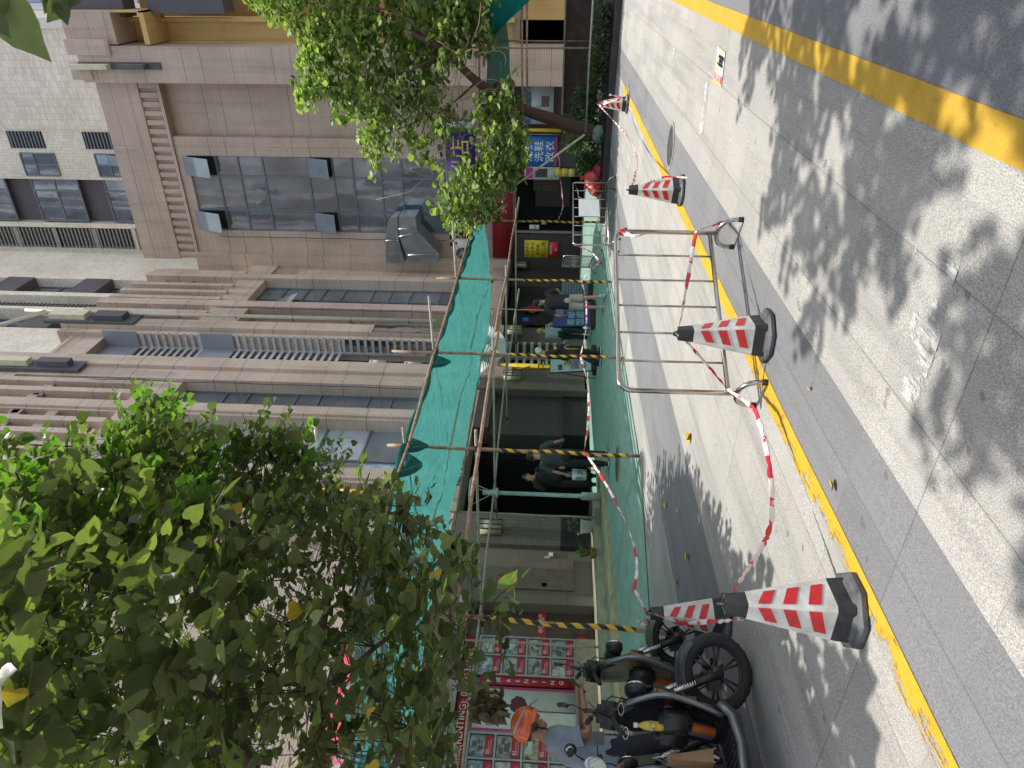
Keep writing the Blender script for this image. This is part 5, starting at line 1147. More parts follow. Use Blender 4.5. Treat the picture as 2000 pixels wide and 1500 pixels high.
# ------------------------------------------------------------------ trees
def inpoly(x, y, P):
    c = False; j = len(P)-1
    for i in range(len(P)):
        if (P[i][1] > y) != (P[j][1] > y) and x < (P[j][0]-P[i][0])*(y-P[i][1])/(P[j][1]-P[i][1])+P[i][0]: c = not c
        j = i
    return c
def lf(s, wd, lobed):
    """cheap broad leaf with a folded midrib"""
    if lobed: pts = [(-.02, -.16, .04), (-.06, -.36, .08), (.10, -.53, .08), (.36, -.58, .05), (.62, -.46, .01), (.84, -.22, -.05), (1.08, 0, -.14), (.84, .22, -.05), (.62, .46, .01), (.36, .58, .05), (.10, .53, .08), (-.06, .36, .08), (-.02, .16, .04), (.06, 0, 0), (.5, 0, -.07)]
    else: pts = [(0, -.1, .0), (.08, -.34, .03), (.32, -.5, .06), (.62, -.5, .06), (.88, -.36, .03), (.97, -.12, .0), (.90, 0, -.02), (.97, .12, .0), (.88, .36, .03), (.62, .5, .06), (.32, .5, .06), (.08, .34, .03), (0, .1, 0), (.02, 0, 0), (.5, 0, -.05)]
    return [(a*s, b*s*wd, c*s) for a, b, c in pts]
LFF = [(13, 0, 1, 14), (14, 1, 2), (14, 2, 3), (14, 3, 4), (14, 4, 5), (14, 5, 6), (14, 6, 7), (14, 7, 8), (14, 8, 9), (14, 9, 10), (14, 10, 11), (14, 11, 12), (14, 12, 13)]
def spray(m, tw, p, d, n, L_, ls, lobed=True, wd=1.0, droop=.5):
    """twig from p along d with n alternate leaves"""
    d = Vector(d).normalized(); pts = [Vector(p)+d*L_*k/4+Vector((0, 0, -.18*L_*(k/4)**2)) for k in range(5)]
    m.cur = 1; m.tube(pts, [.006, .005, .004, .003, .002], 3, caps=False); m.cur = 0
    sd = d.cross(Vector((0, 0, 1)));  sd = sd.normalized() if sd.length > .01 else Vector((1, 0, 0))
    for k in range(n):
        t = (k+.7)/n; q = lerp(pts[0], pts[-1], t)-Vector((0, 0, .1*L_*t*t)); s = ls*random.uniform(.55, 1.15)*(1-.25*t)
        out = (sd*(1 if k % 2 else -1)*random.uniform(.4, 1)+d*random.uniform(.1, .8)+Vector((0, 0, random.uniform(-droop, .35)))).normalized()
        nrm = (Vector((0, 0, 1))+Vector((random.uniform(-.9, .9), random.uniform(-.9, .9), random.uniform(-.35, .2)))).normalized()
        y_ = nrm.cross(out).normalized(); z_ = out.cross(y_)
        st = q+out*ls*.3; vs = [st+out*a+y_*b+z_*c for a, b, c in lf(s, wd, lobed)]
        m.add(vs, LFF, True)
def crown(polys, n, depth, nl, L_, ls, lobed, wd=1.0, droop=.5, dens=None, bx=(0, 1000, 0, 1500)):
    m = MB(); tw = MB(); k = 0; ctr = []
    while k < n:
        x = random.uniform(bx[0], bx[1]); y = random.uniform(bx[2], bx[3])
        if not any(inpoly(x, y, P) for P in polys): continue
        if dens and random.random() > dens(x, y): continue
        a, b = depth(x, y); D = a+(b-a)*random.random()**1.2
        p = oD(x, y, D); d = Vector((random.uniform(-1, 1), random.uniform(-1, 1), random.uniform(-.45, .5)))
        bg_ = 1.45 if (x < 520 and y > 1040 and random.random() < .4) else 1; spray(m, tw, p, d, nl+random.randint(-2, 2), L_*random.uniform(.7, 1.2)*bg_, ls*bg_*(.7+.5*random.random()), lobed, wd, droop); ctr.append(p); k += 1
    return m, tw, ctr
random.seed(21); MT['leafamber'] = leafm('amber_leaf', [(.42, .26, .02), (.50, .33, .03)], .3)
# near tree on the left (trunk just outside the picture)
LP = [(-60, 905), (40, 905), (110, 880), (190, 900), (235, 850), (262, 800), (292, 765), (330, 790), (385, 825), (392, 850), (352, 900), (400, 905), (450, 880), (500, 850), (560, 842), (590, 878), (640, 915), (690, 925), (702, 975), (760, 960), (800, 950), (832, 972), (840, 1012), (795, 1052), (760, 1080), (830, 1140), (880, 1090), (925, 1085), (935, 1115), (920, 1150), (990, 1165), (995, 1190), (930, 1225), (905, 1290), (900, 1345), (905, 1420), (880, 1530), (-60, 1530)]
def ldep(x, y):
    t = max(0, min(1, (y-800)/420)); near = 8.2*(1-t)+4.3*t
    if x < 500: near -= .8*(1-x/500)
    return (near, near+2.4+3.4*t)
def ldens(x, y):
    q = noise.noise(Vector((x/85, y/85, 3)))
    e = 1.0 if y < 1120 or x < 420 else .42
    if 620 < x < 760 and 1200 < y < 1500: e = .3
    if 740 < x < 870 and y > 1050: e = .95
    if x > 870 and y > 1200: e = .25
    if 100 < x < 620 and y > 1130: e = .55
    return max(0, min(1, (q+.62)*1.0))*e
tr = thing('street_tree', (2.0, 6.0, .1), 'large dark leafed street tree reaching in from the left with a few yellow leaves', 'tree')
m, tw, ctr = crown([LP], 1080, ldep, 9, .42, .14, True, 1.0, .55, ldens, (-60, 1000, 760, 1530))
m2, tw2, c2 = crown([[(-60, 905), (190, 895), (292, 765), (392, 850), (352, 900), (560, 842), (640, 915), (560, 1010), (300, 1050), (-60, 1060)]], 260, ldep, 9, .4, .125, True, 1.0, .4, None, (-60, 650, 760, 1060))
MT['leaf_sunlit'] = leafm('sunlit_leaf', [(.06, .11, .03), (.10, .18, .04), (.16, .27, .05)], .45)  # yellow green puts the sunlight on the top leaves into their colour
crn = m.build('crown', [MT['leaf_near'], MT['twig']], tr)
m2.build('sunlit_foliage', [MT['leaf_sunlit'], MT['twig']], tr, 'leaves coloured sunlit yellow green on the outer top of the crown')
T0 = Vector((2.0, 6.0, .1)); fork = Vector((2.2, 5.7, 3.0))
m = MB(); m.tube([T0, (2.05, 5.9, 1.5), fork], [.17, .14, .12], 12); m.build('trunk', MT['bark'], tr)
def limb(pts, r0, r1, par, name='limb', mt='bark'):
    pts = [Vector(p) for p in pts]; q = []
    for i in range(len(pts)-1):
        for k in range(4): q.append(lerp(pts[i], pts[i+1], k/4)+Vector((noise.noise(Vector((i+k*.3, 0, r0*99))), noise.noise(Vector((i+k*.3, 5, r0*99))), noise.noise(Vector((i+k*.3, 9, r0*99)))))*.06)
    q.append(pts[-1]); n = len(q); m = MB(); m.tube(q, [r0+(r1-r0)*k/(n-1) for k in range(n)], 8); m.build(name, MT[mt], par); return q
l1 = limb([fork, oD(430, 1380, 5.4), oD(260, 1200, 6.2), oD(190, 1060, 7.2), oD(260, 860, 8.6)], .06, .01, tr)
l2 = limb([fork, oD(620, 1350, 5.3), oD(640, 1180, 6.0), oD(700, 1020, 7.0), oD(790, 990, 7.6)], .045, .008, tr)
l3 = limb([fork, oD(150, 1330, 5.2), oD(60, 1150, 5.8), oD(10, 980, 6.8)], .05, .01, tr)
l4 = limb([fork, oD(800, 1420, 5.0), oD(890, 1300, 5.2), oD(930, 1180, 5.6)], .03, .008, tr)
l5 = limb([oD(430, 1380, 5.4), oD(480, 1150, 6.3), oD(460, 980, 7.4), oD(520, 870, 8.2)], .035, .008, tr)
l6 = limb([oD(620, 1350, 5.3), oD(780, 1240, 5.4), oD(850, 1120, 6.0)], .025, .006, tr)
nodes = [p for l in (l1, l2, l3, l4, l5, l6) for p in l[3:]]
m = MB()
for i, p in enumerate(ctr[::2]):
    a = min(nodes, key=lambda q: (q-p).length); mid = lerp(a, p, .5)+Vector((0, 0, .12)); m.tube([a, mid, p], [.006, .004, .003], 4, caps=False)
m.build('branchlets', MT['twig'], tr)
for (x, y, s) in ((400, 1057, .17), (458, 1000, .15), (848, 1116, .14), (562, 1192, .16), (30, 1345, .17), (722, 1490, .13), (725, 1392, .10)):
    s *= .62; m = MB(); p = oD(x, y, ldep(x, y)[0]-.15); e = Vector((random.uniform(-1, 1), random.uniform(-1, 1), random.uniform(-.6, .2))).normalized(); n_ = -ray(x, y).normalized()+Vector((random.uniform(-.4, .4),)*3); y_ = n_.cross(e).normalized(); z_ = e.cross(y_)
    m.add([p+e*a+y_*b+z_*c for a, b, c in lf(s, 1, True)], LFF, True); m.build('yellow_leaf', MT['leafamber'], tr, 'yellowed leaf among the green ones')
m = MB(); c = oD(948, 1378, 5.0)
for k in range(60):
    q = c+Vector((random.uniform(-.07, .07), random.uniform(-.06, .06), random.uniform(-.10, .12))); e = Vector((random.uniform(-1, 1), random.uniform(-1, 1), -.8)).normalized(); n_ = Vector((random.uniform(-1, 1), random.uniform(-1, 1), .4)).normalized(); y_ = n_.cross(e).normalized(); z_ = e.cross(y_)
    m.add([q+e*a+y_*b+z_*c_*3 for a, b, c_ in lf(.085, .8, True)], LFF, True)
m.build('dead_leaves', leafm('withered_leaf', [(.05, .035, .018), (.10, .07, .035), (.14, .10, .055)], .15), tr, 'withered brown bunch of leaves hanging by the sofa poster')
# leaning tree in the planting bed
bt = thing('leaning_tree', (20.6, 4.3, .35), 'leaning tree in the planting bed with bright sunlit leaves and hanging vines', 'tree')
def bdep(x, y): return (18.2, 21.8) if x < 860 else (17.6, 20)
BP = [[(470, -30), (500, 12), (560, 55), (590, 95), (585, 185), (598, 205), (612, 175), (655, 210), (690, 245), (700, 270), (728, 332), (738, 322), (722, 285), (770, 290), (800, 275), (820, 300), (845, 325), (850, 300), (820, 265), (870, 270), (882, 240), (890, 200), (905, 175), (860, 120), (900, 100), (955, 90), (950, 40), (945, -30)],
      [(862, 415), (864, 385), (880, 350), (905, 318), (925, 290), (960, 272), (1000, 270), (1030, 282), (1022, 312), (1008, 345), (985, 345), (970, 385), (960, 420), (920, 425), (895, 438)],
      [(940, 190), (985, 165), (1010, 210), (1005, 262), (960, 280), (930, 240)]]
def bdens(x, y):
    q = noise.noise(Vector((x/45, y/45, 8)))
    e = 1
    if 760 < x < 862 and 130 < y: e = .55
    if 600 < x < 900 and y > 200: e *= .75
    return max(0, min(1, q*1.1+.66))*e
m, tw, ctr = crown(BP, 1650, bdep, 9, .5, .195, False, .95, .5, bdens, (470, 1040, -30, 440))
m.build('crown', [MT['leaf_far'], MT['twig']], bt)
X_ = 20.6; base = oX(1165, 262, X_); base.z = .3
tk = limb([base, oX(1095, 240, X_), oX(1030, 216, X_-.1), oX(985, 198, X_-.3), oX(930, 160, X_-.5), oX(870, 98, X_-.7), oX(790, 60, X_-.8)], .19, .07, bt, 'trunk')
limb([oX(870, 98, X_-.7), oX(800, 140, X_-1), oX(700, 150, X_-1), oX(620, 120, X_-1.2)], .035, .01, bt); limb([oX(870, 98, X_-.7), oX(770, 20, X_-.8), oX(620, 10, X_-1)], .04, .01, bt)
limb([oX(985, 198, X_-.3), oX(960, 300, X_-1.3), oX(930, 370, X_-1.6)], .045, .012, bt); limb([oX(930, 160, X_-.5), oX(860, 220, X_-.9), oX(760, 260, X_-1)], .035, .01, bt)
m = MB()
for (x, y, ln) in [(random.uniform(700, 900), random.uniform(150, 300), random.uniform(60, 150)) for _ in range(26)]+[(880, 300, 60), (800, 330, 50), (905, 60, 70), (930, 110, 60)]:
    pts = [oX(x, y, 19.4)]; a = random.uniform(-.5, 1.2)
    for k in range(9): a += random.uniform(-.7, .7); pts.append(pts[-1]+Vector((random.uniform(-.06, .06), math.sin(a)*ln/60*.12*-1, -math.cos(a)*ln/60*.11)))
    m.tube(pts, .009, 4)
m.build('vine_stems', simple('dry_vine', (.33, .28, .2), .8), bt)
for (pts, r) in (([(735, 390), (800, 375), (850, 330)], .008), ([(885, 515), (905, 490), (880, 470), (895, 455), (900, 440)], .012)):
    m = MB(); m.tube([oX(x, y, 19.8 if r < .01 else 16.4) for x, y in pts], r, 5); m.build('vine_stem', simple('dry_vine_tip', (.33, .28, .2), .8), bt)
m = MB()
for k in range(40):
    q = oX(random.uniform(930, 975), random.uniform(398, 435), 19.2); e = Vector((random.uniform(-1, 1), random.uniform(-1, 1), -.6)).normalized(); y_ = Vector((random.uniform(-1, 1), random.uniform(-1, 1), .4)).cross(e).normalized(); z_ = e.cross(y_)
    m.add([q+e*a+y_*b+z_*c_*3 for a, b, c_ in lf(.16, .8, True)], LFF, True)
m.build('dead_leaves', leafm('withered_leaf_far', [(.08, .05, .02), (.16, .10, .045)], .2), bt, 'withered brown leaf bunch on the lower branch')
# tree over the road on the right: it shades the road and its lowest leaves hang into the picture
ot = thing('overhanging_tree', (3.2, -5.2, 0), 'tree beside the road whose lowest leaves hang into the top right corner', 'tree')
GP = [(7.0, -6), (6.85, .2), (6.35, 1.0), (5.25, 1.05), (5.1, 1.5), (4.6, 1.75), (4.25, 1.6), (3.95, 1.9), (3.65, 1.7), (3.55, 1.3), (3.0, 1.35), (2.75, 1.7), (2.3, 1.35), (1.9, 1.5), (1.0, 1.7), (.2, 1.5), (-2, -1), (-2, -6)]
m = MB(); tw = MB(); k = 0; ctr = []
while k < 2100:
    gx_, gy_ = random.uniform(-2, 7), random.uniform(-6, 2)
    if not inpoly(gx_, gy_, GP): continue
    q = noise.noise(Vector((gx_*1.25, gy_*1.25, 2)))+.5*noise.noise(Vector((gx_*3.1, gy_*3.1, 7)))
    if q < -.33: k += .4; continue
    if abs(gy_-.55) < .22 and 2.2 < gx_ < 3.8 and random.random() < .6: continue
    z = random.uniform(6.7, 8.4); p = Vector((gx_+z*.045-.0, gy_-z*.09, z)); spray(m, tw, p, (random.uniform(-1, 1), random.uniform(-1, 1), random.uniform(-.3, .4)), 9, .45, .15, True); ctr.append(p); k += 1
m.build('crown', [MT['leaf_near'], MT['twig']], ot)
m = MB(); m.tube([(3.2, -5.2, 0), (3.1, -5.1, 2), (3.3, -4.6, 4.2)], [.22, .19, .16], 12); m.build('trunk', MT['bark'], ot)
for q in ((5.5, -.8, 7.2), (2.6, .2, 7.2), (.4, -2, 7.3), (6.2, -3.4, 7.4)): limb([(3.3, -4.6, 4.2), lerp((3.3, -4.6, 4.2), q, .5)+Vector((0, 0, .5)), q], .11, .02, ot)
m = MB(); tw = MB()
def bigleaf(x, y, D, tipx, tipy, s):
    p = oD(x, y, D); e = (oD(tipx, tipy, D)-p); s = e.length; e.normalize(); n_ = -ray(x, y).normalized()+Vector((.1, .3, .2)); y_ = n_.cross(e).normalized(); z_ = e.cross(y_); m.add([p+e*a+y_*b+z_*c for a, b, c in lf(s, .62, True)], LFF, True)
for a in ((5, 5, 2.3, 82, 108, 0), (30, 2, 2.3, -8, 60, 0), (125, -3, 2.9, 95, 42, 0), (118, 5, 2.9, 130, 45, 0), (150, -15, 2.9, 135, 14, 0), (-10, 30, 2.2, 15, 70, 0), (100, -5, 2.9, 88, 25, 0)): bigleaf(*a)
m.build('low_leaves', MT['leaf_near'], ot); q = oD(60, -60, 2.6); tw.tube([oD(0, 0, 2.3), oD(30, -30, 2.4), q, (2.6, .2, 7.2)], [.003, .004, .006, .02], 5); tw.build('hanging_twig', MT['twig'], ot)
# ------------------------------------------------------------------ people
def skin_graph(vs, es, rs, sub=1):
    me = bpy.data.meshes.new('sk'); me.from_pydata([tuple(v) for v in vs], es, []); o = bpy.data.objects.new('sk', me); col.objects.link(o)
    mod = o.modifiers.new('s', 'SKIN'); mod.use_smooth_shade = True; mod.use_x_symmetry = False
    for i, r in enumerate(rs):
        sv = me.skin_vertices[0].data[i]; sv.radius = (r, r) if not isinstance(r, tuple) else r; sv.use_root = (i == 0)
    ss = o.modifiers.new('u', 'SUBSURF'); ss.levels = sub; ss.render_levels = sub
    dg = bpy.context.evaluated_depsgraph_get(); dg.update(); e = o.evaluated_get(dg); em = e.to_mesh()
    V = [v.co.copy() for v in em.vertices]; F = [list(p.vertices) for p in em.polygons]; e.to_mesh_clear(); bpy.data.objects.remove(o); bpy.data.meshes.remove(me); return V, F
def person(loc, rz, label, J, skin='skin', shirt=None, short_sleeve=True, pants=None, shorts=False, hair=True, shoes=None, scale=1.0, fat=1.0, cap=None, fist=.0, detail=1):
    """J: joints in a local frame (x right, y forward, z up), metres for a 1.72 m person"""
    D = dict(pelvis=(0, 0, .93), waist=(0, 0, 1.08), chest=(0, .01, 1.28), neck=(0, .0, 1.45), head=(0, .03, 1.60),
        shL=(-.19, 0, 1.40), shR=(.19, 0, 1.40), elL=(-.24, -.02, 1.12), elR=(.24, -.02, 1.12), haL=(-.25, .08, .88), haR=(.25, .08, .88),
        hiL=(-.09, 0, .90), hiR=(.09, 0, .90), knL=(-.10, .03, .49), knR=(.10, .03, .49), anL=(-.10, -.02, .09), anR=(.10, -.02, .09)); D.update(J)
    D = {k: Vector(v) for k, v in D.items()}
    t = thing('person', loc, label, 'person', None, rz); t.scale = (scale,)*3
    Mx = Matrix.Translation(loc)@Matrix.Rotation(rz, 4, 'Z')@Matrix.Scale(scale, 4)
    def B(m, nm, mat, par=t): m.xf(Mx); return m.build(nm, mat, par)
    bpy.context.view_layer.update()
    names = []; V = []; R_ = []; E = []
    def add(p, r, par=None):
        V.append(Vector(p)); R_.append(r); i = len(V)-1
        if par is not None: E.append((par, i))
        return i
    pe = add(D['pelvis'], .12); wa = add(D['waist'], .115, pe); ch = add(D['chest'], .125, wa); ne = add(D['neck'], .052, ch)
    hd = add(lerp(D['neck'], D['head'], .55), .06, ne); hc = add(D['head'], .085, hd); add(D['head']+(D['head']-D['neck'])*.45, .07, hc)
    for s in 'LR':
        a = add(D['sh'+s], .052, ch); b = add(lerp(D['sh'+s], D['el'+s], .5), .045, a); b = add(D['el'+s], .037, b); c = add(lerp(D['el'+s], D['ha'+s], .45), .036, b); c = add(D['ha'+s], .024, c)
        d = (D['ha'+s]-D['el'+s]).normalized(); pm = D['ha'+s]+d*.05; sd = d.cross(Vector((0, 1, 0)) if abs(d.y) < .8 else Vector((0, 0, 1))).normalized(); pal = d.cross(sd)
        p_ = add(pm, (.022, .03), c)
        for k, (o_, l_) in enumerate(((-.027, .062), (-.009, .072), (.009, .068), (.026, .052))):
            q = pm+sd*o_*1.0+d*.035; c1 = add(q, .0085, p_); c2 = add(q+d*l_*.5+pal*.012, .008, c1); add(q+d*l_*.75+pal*(.02+.02*fist), .007, c2)
        q = pm-sd*.03-d*.01; c1 = add(q-sd*.012+d*.02, .010, p_); add(q-sd*.022+d*.045+pal*.015, .008, c1)
        a = add(D['hi'+s], .085, pe); b = add(lerp(D['hi'+s], D['kn'+s], .5), .07, a); b = add(D['kn'+s], .05, b); c = add(lerp(D['kn'+s], D['an'+s], .35), .052, b); c = add(D['an'+s], .034, c)
        fw = (Vector((0, 1, 0))); e = add(D['an'+s]+fw*.05-Vector((0, 0, .04)), .036, c); add(D['an'+s]+fw*.15-Vector((0, 0, .055)), .028, e)
    vs, fs = skin_graph(V, E, R_)
    m = MB(); m.add(vs, fs, True); H = D['head']; up_ = (D['head']-D['neck']).normalized(); f = J.get('face', (0, 1, 0)); f = Vector(f).normalized(); f = (f-up_*f.dot(up_)).normalized(); sd = f.cross(up_)
    HM = Matrix((sd, f, up_)).transposed()
    m.ell(H+up_*.02, (.078, .095, .115), 18, 12, HM); m.ell(H+f*.095-up_*.005, (.014, .02, .022), 8, 6, HM); m.ell(H+f*.05-up_*.075, (.045, .045, .04), 10, 8, HM)
    for s in (-1, 1): m.ell(H+sd*.08*s, (.012, .022, .032), 8, 6, HM)
    B(m, 'body', MT[skin])
    m = MB()
    for s in (-1, 1): m.ell(H+f*.084+sd*.032*s+up_*.018, (.013, .008, .007), 8, 6, HM)
    B(m, 'eyes', MT['white']); m = MB(); m.ell(H+f*.088-up_*.048, (.022, .008, .006), 8, 5, HM); B(m, 'mouth', simple('lips', (.3, .1, .08), .5))
    if hair:
        m = MB(); n, k_ = 20, 9; vs = []; fs = []
        for i in range(k_+1):
            for k in range(n):
                a = 2*PI*k/n; th = (.58+.14*(-math.sin(a)))*PI*i/k_; dv = sd*math.cos(a)*math.sin(th)*.087+f*(math.sin(a)*math.sin(th)*.104-.012)+up_*(math.cos(th)*.122+.025); dv *= 1+.05*noise.noise(dv*40); vs.append(H+dv)
        for i in range(k_):
            for k in range(n): fs.append((i*n+k, (i+1)*n+k, (i+1)*n+(k+1) % n, i*n+(k+1) % n))
        m.add(vs, fs, True); h_ = B(m, 'hair' if not cap else 'cap', cap or MT['hair'])
        if cap: m = MB(); m.obox(H+f*.135+up_*.055, sd*.06, f*.05, up_*.004+f*.002); B(m, 'cap_peak', cap)
    if shirt:
        m = MB(); spine = [D['pelvis']-Vector((0, 0, .06)), D['pelvis']+Vector((0, 0, .04)), D['waist'], lerp(D['waist'], D['chest'], .5), D['chest'], lerp(D['chest'], D['neck'], .45), lerp(D['chest'], D['neck'], .8), D['neck']+Vector((0, 0, .0))]
        rad = [(.175, .13), (.172, .128), (.165, .125), (.172, .13), (.19, .132), (.19, .115), (.125, .085), (.062, .062)]; n = 22; vs = []; fs = []
        ax = (D['shR']-D['shL']).normalized()
        for i, (c, (rx, ry)) in enumerate(zip(spine, rad)):
            for k in range(n):
                a = 2*PI*k/n; fz = Vector((0, 0, 1)).cross(ax).normalized(); w_ = 1+.05*noise.noise(Vector((math.cos(a)*3, i*.9, math.sin(a)*3+loc[0])))*(1 if i < 6 else .2)
                vs.append(c+ax*math.cos(a)*rx*fat*w_+fz*math.sin(a)*ry*fat*w_)
        for i in range(len(spine)-1):
            for k in range(n): fs.append((i*n+k, i*n+(k+1) % n, (i+1)*n+(k+1) % n, (i+1)*n+k))
        m.add(vs, fs, True)
        for s in 'LR':
            a, b, c = D['sh'+s], D['el'+s], D['ha'+s]; a0 = lerp(a, D['neck'], .35)
            if short_sleeve: m.tube([a0, lerp(a, a0, .2), lerp(a, b, .3), lerp(a, b, .62), lerp(a, b, .82)], [.05, .078, .075, .074, .078], 14, caps=False)
            else: m.tube([a0, lerp(a, a0, .2), lerp(a, b, .5), b, lerp(b, c, .5), lerp(b, c, .95)], [.05, .078, .068, .06, .052, .042], 14)
        B(m, 'shirt', shirt)
    if pants:
        m = MB(); P = D['pelvis']; n = 20
        m.tube([P+Vector((0, 0, .10)), P+Vector((0, 0, .02)), P-Vector((0, 0, .07)), P-Vector((0, 0, .12))], [.135, .15, .152, .09], n)
        for s in 'LR':
            a, b, c = D['hi'+s], D['kn'+s], D['an'+s]
            pts = [a+Vector((0, 0, .03)), lerp(a, b, .3), lerp(a, b, .65), lerp(a, b, .9)]; rr = [.1, .1, .098, .1]
            if not shorts: pts = [a+Vector((0, 0, .03)), lerp(a, b, .35), lerp(a, b, .7), b, lerp(b, c, .35), lerp(b, c, .7), lerp(b, c, .97)]; rr = [.1, .094, .082, .076, .074, .066, .064]
            m.tube(pts, rr, 16, caps=not shorts)
        B(m, 'shorts' if shorts else 'trousers', pants)
    if shoes:
        for s in 'LR':
            m = MB(); A = D['an'+s]; m.ell(A+Vector((0, .055, -.045)), (.048, .135, .045), 14, 8); m.ell(A+Vector((0, -.02, -.01)), (.045, .06, .055), 12, 8); B(m, 'shoe', shoes)
            m = MB(); m.bbox(A.x-.048, A.x+.048, A.y-.075, A.y+.185, A.z-.088, A.z-.065, .008); B(m, 'sole', MT['white'])
    return t, Mx, D
def F_(x, y): return Vector((x, y, mat_h(x, y)))
cl = lambda n, c, r=.8, v=.15: simple(n, c, r, 0, v, 6)
# man in black shirt walking away
p = F_(16.55, 7.55); hd_ = math.radians(31+12-90)
t, Mx, D = person(p, hd_, 'person in black T-shirt and beige shorts walking away holding a phone', dict(head=(-.02, .05, 1.61), face=(-.5, 1, 0), neck=(0, .02, 1.46), shL=(-.21, 0, 1.41), shR=(.21, 0, 1.40), elL=(-.36, .0, 1.16), elR=(.34, .04, 1.17), haL=(-.30, .2, .99), haR=(.26, .26, 1.05), anL=(-.11, .03, .09), anR=(.13, -.10, .10), knR=(.12, .02, .50), knL=(-.1, .05, .49)),
    shirt=cl('black_cotton', (.022, .024, .03)), pants=cl('beige_cotton', (.42, .39, .31)), shorts=True, shoes=cl('mint_shoe', (.45, .60, .56)), scale=1.02, fat=1.12)
h = Mx@(D['haL']+Vector((0, .05, -.06))); m = MB(); m.bbox(h.x-.04, h.x+.04, h.y-.01, h.y+.01, h.z-.06, h.z+.09, .006); tag(m.build('phone', MT['black']), 'black phone in the left hand of the man in the black shirt', 'phone')
h = Mx@(D['haR']+Vector((0, .05, -.10))); m = MB(); m.ell(h, (.04, .03, .07), 10, 8); m.ell(h-Vector((0.03, 0, .06)), (.02, .02, .05), 8, 6); tag(m.build('glove', cl('cream_glove', (.6, .58, .38))), 'pale work glove held in the right hand of the man in the black shirt', 'glove')
# pair further in
p = F_(19.9, 10.15)
person(p, math.radians(-75), 'person in a patterned white top and dark green trousers bending forward beside the blue board', dict(waist=(0, .04, 1.08), chest=(0, .16, 1.27), neck=(0, .26, 1.42), head=(0, .34, 1.54), face=(.2, 1, -.5), shL=(-.17, .2, 1.36), shR=(.17, .2, 1.36), elL=(-.2, .36, 1.14), elR=(.2, .42, 1.18), haL=(-.1, .58, 1.1), haR=(.15, .66, 1.02), knL=(-.1, .1, .5), knR=(.1, .0, .5), anR=(.12, -.15, .1)),
    shirt=simple('patterned_fabric', (.40, .42, .45), .8, 0, .75, 26), pants=cl('dark_green_cotton', (.02, .05, .045)), shoes=cl('teal_shoe', (.3, .48, .44)), cap=cl('yellow_cap', (.5, .4, .03)))
p = F_(15.8, 8.65)
person(p, math.radians(-150), 'person in dark brown work clothes and a pale green cap walking behind a hazard pole', dict(head=(0, .07, 1.58), face=(-.8, .6, -.3), elL=(-.25, .04, 1.15), elR=(.24, .1, 1.15), haL=(-.22, .2, .95), haR=(.2, .28, 1.0), knL=(-.1, .12, .5), anL=(-.1, .06, .1), anR=(.12, -.2, .12), knR=(.1, -.02, .5)), shirt=cl('brown_jacket', (.035, .027, .024)), short_sleeve=False,
    pants=cl('brown_trousers', (.03, .025, .023)), shoes=cl('brown_shoe', (.05, .03, .02)), cap=cl('pale_green_cap', (.5, .6, .48)), scale=.97)
# bag carrier and man at the entrance
p = F_(12.15, 9.1)
t, Mx, D = person(p, math.radians(-50), 'person in a dark grey T-shirt and black trousers carrying a white paper bag', dict(head=(0, .05, 1.60), face=(.3, 1, 0), shL=(-.2, 0, 1.4), shR=(.2, 0, 1.4), elL=(-.3, .02, 1.14), elR=(.32, .1, 1.15), haL=(-.34, .08, .92), haR=(.38, .34, 1.02), anL=(-.1, -.05, .1)),
    shirt=cl('dark_grey_cotton', (.05, .06, .065)), pants=cl('black_cotton_trousers', (.012, .012, .014)), shoes=cl('black_sandal', (.02, .02, .02)), fat=1.05)
h = Mx@(D['haL']-Vector((0, 0, .09))); bgm = simple('white_mint_paper', (.55, .66, .62), .5, 0, .08, 8)
t = thing('paper_bag', h-Vector((0, 0, .36)), 'white paper shopping bag with teal print hanging from a hand at the entrance', 'bag')
m = MB(); m.bbox(h.x-.12, h.x+.12, h.y-.06, h.y+.06, h.z-.36, h.z-.06, .006); m.build('bag_body', bgm, t); m = MB(); m.tube([h+Vector((-.06, 0, -.06)), h+Vector((-.03, 0, .04)), h+Vector((.03, 0, .04)), h+Vector((.06, 0, -.06))], .004, 5); m.build('handle', bgm, t)
m = MB(); m.box(h.x-.121, h.x-.1195, h.y-.04, h.y+.04, h.z-.3, h.z-.14); m.box(h.x-.08, h.x+.08, h.y-.062, h.y-.0605, h.z-.3, h.z-.16); m.build('teal_print', simple('teal_print', (.2, .36, .36), .5, 0, .6, 30), t)
h = Mx@(D['haR']+Vector((0, .06, .0))); m = MB(); m.obox(h, (.04, .03, .01), (-.03, .05, .03), (.003, -.004, .008)); tag(m.build('phone', MT['grey_dark']), 'grey phone held out by the person with the white bag', 'phone')
p = Vector((13.7, 10.9, .42))
person(p, math.radians(130), 'person in black clothes standing in the dark entrance with a hand at the chin', dict(haR=(.06, .16, 1.50), elR=(.26, .16, 1.22), head=(0, .03, 1.6)), shirt=cl('black_shirt', (.012, .012, .012)), short_sleeve=False, pants=cl('black_trousers', (.01, .01, .011)), shoes=cl('black_shoe', (.015, .015, .015)), scale=1.03)
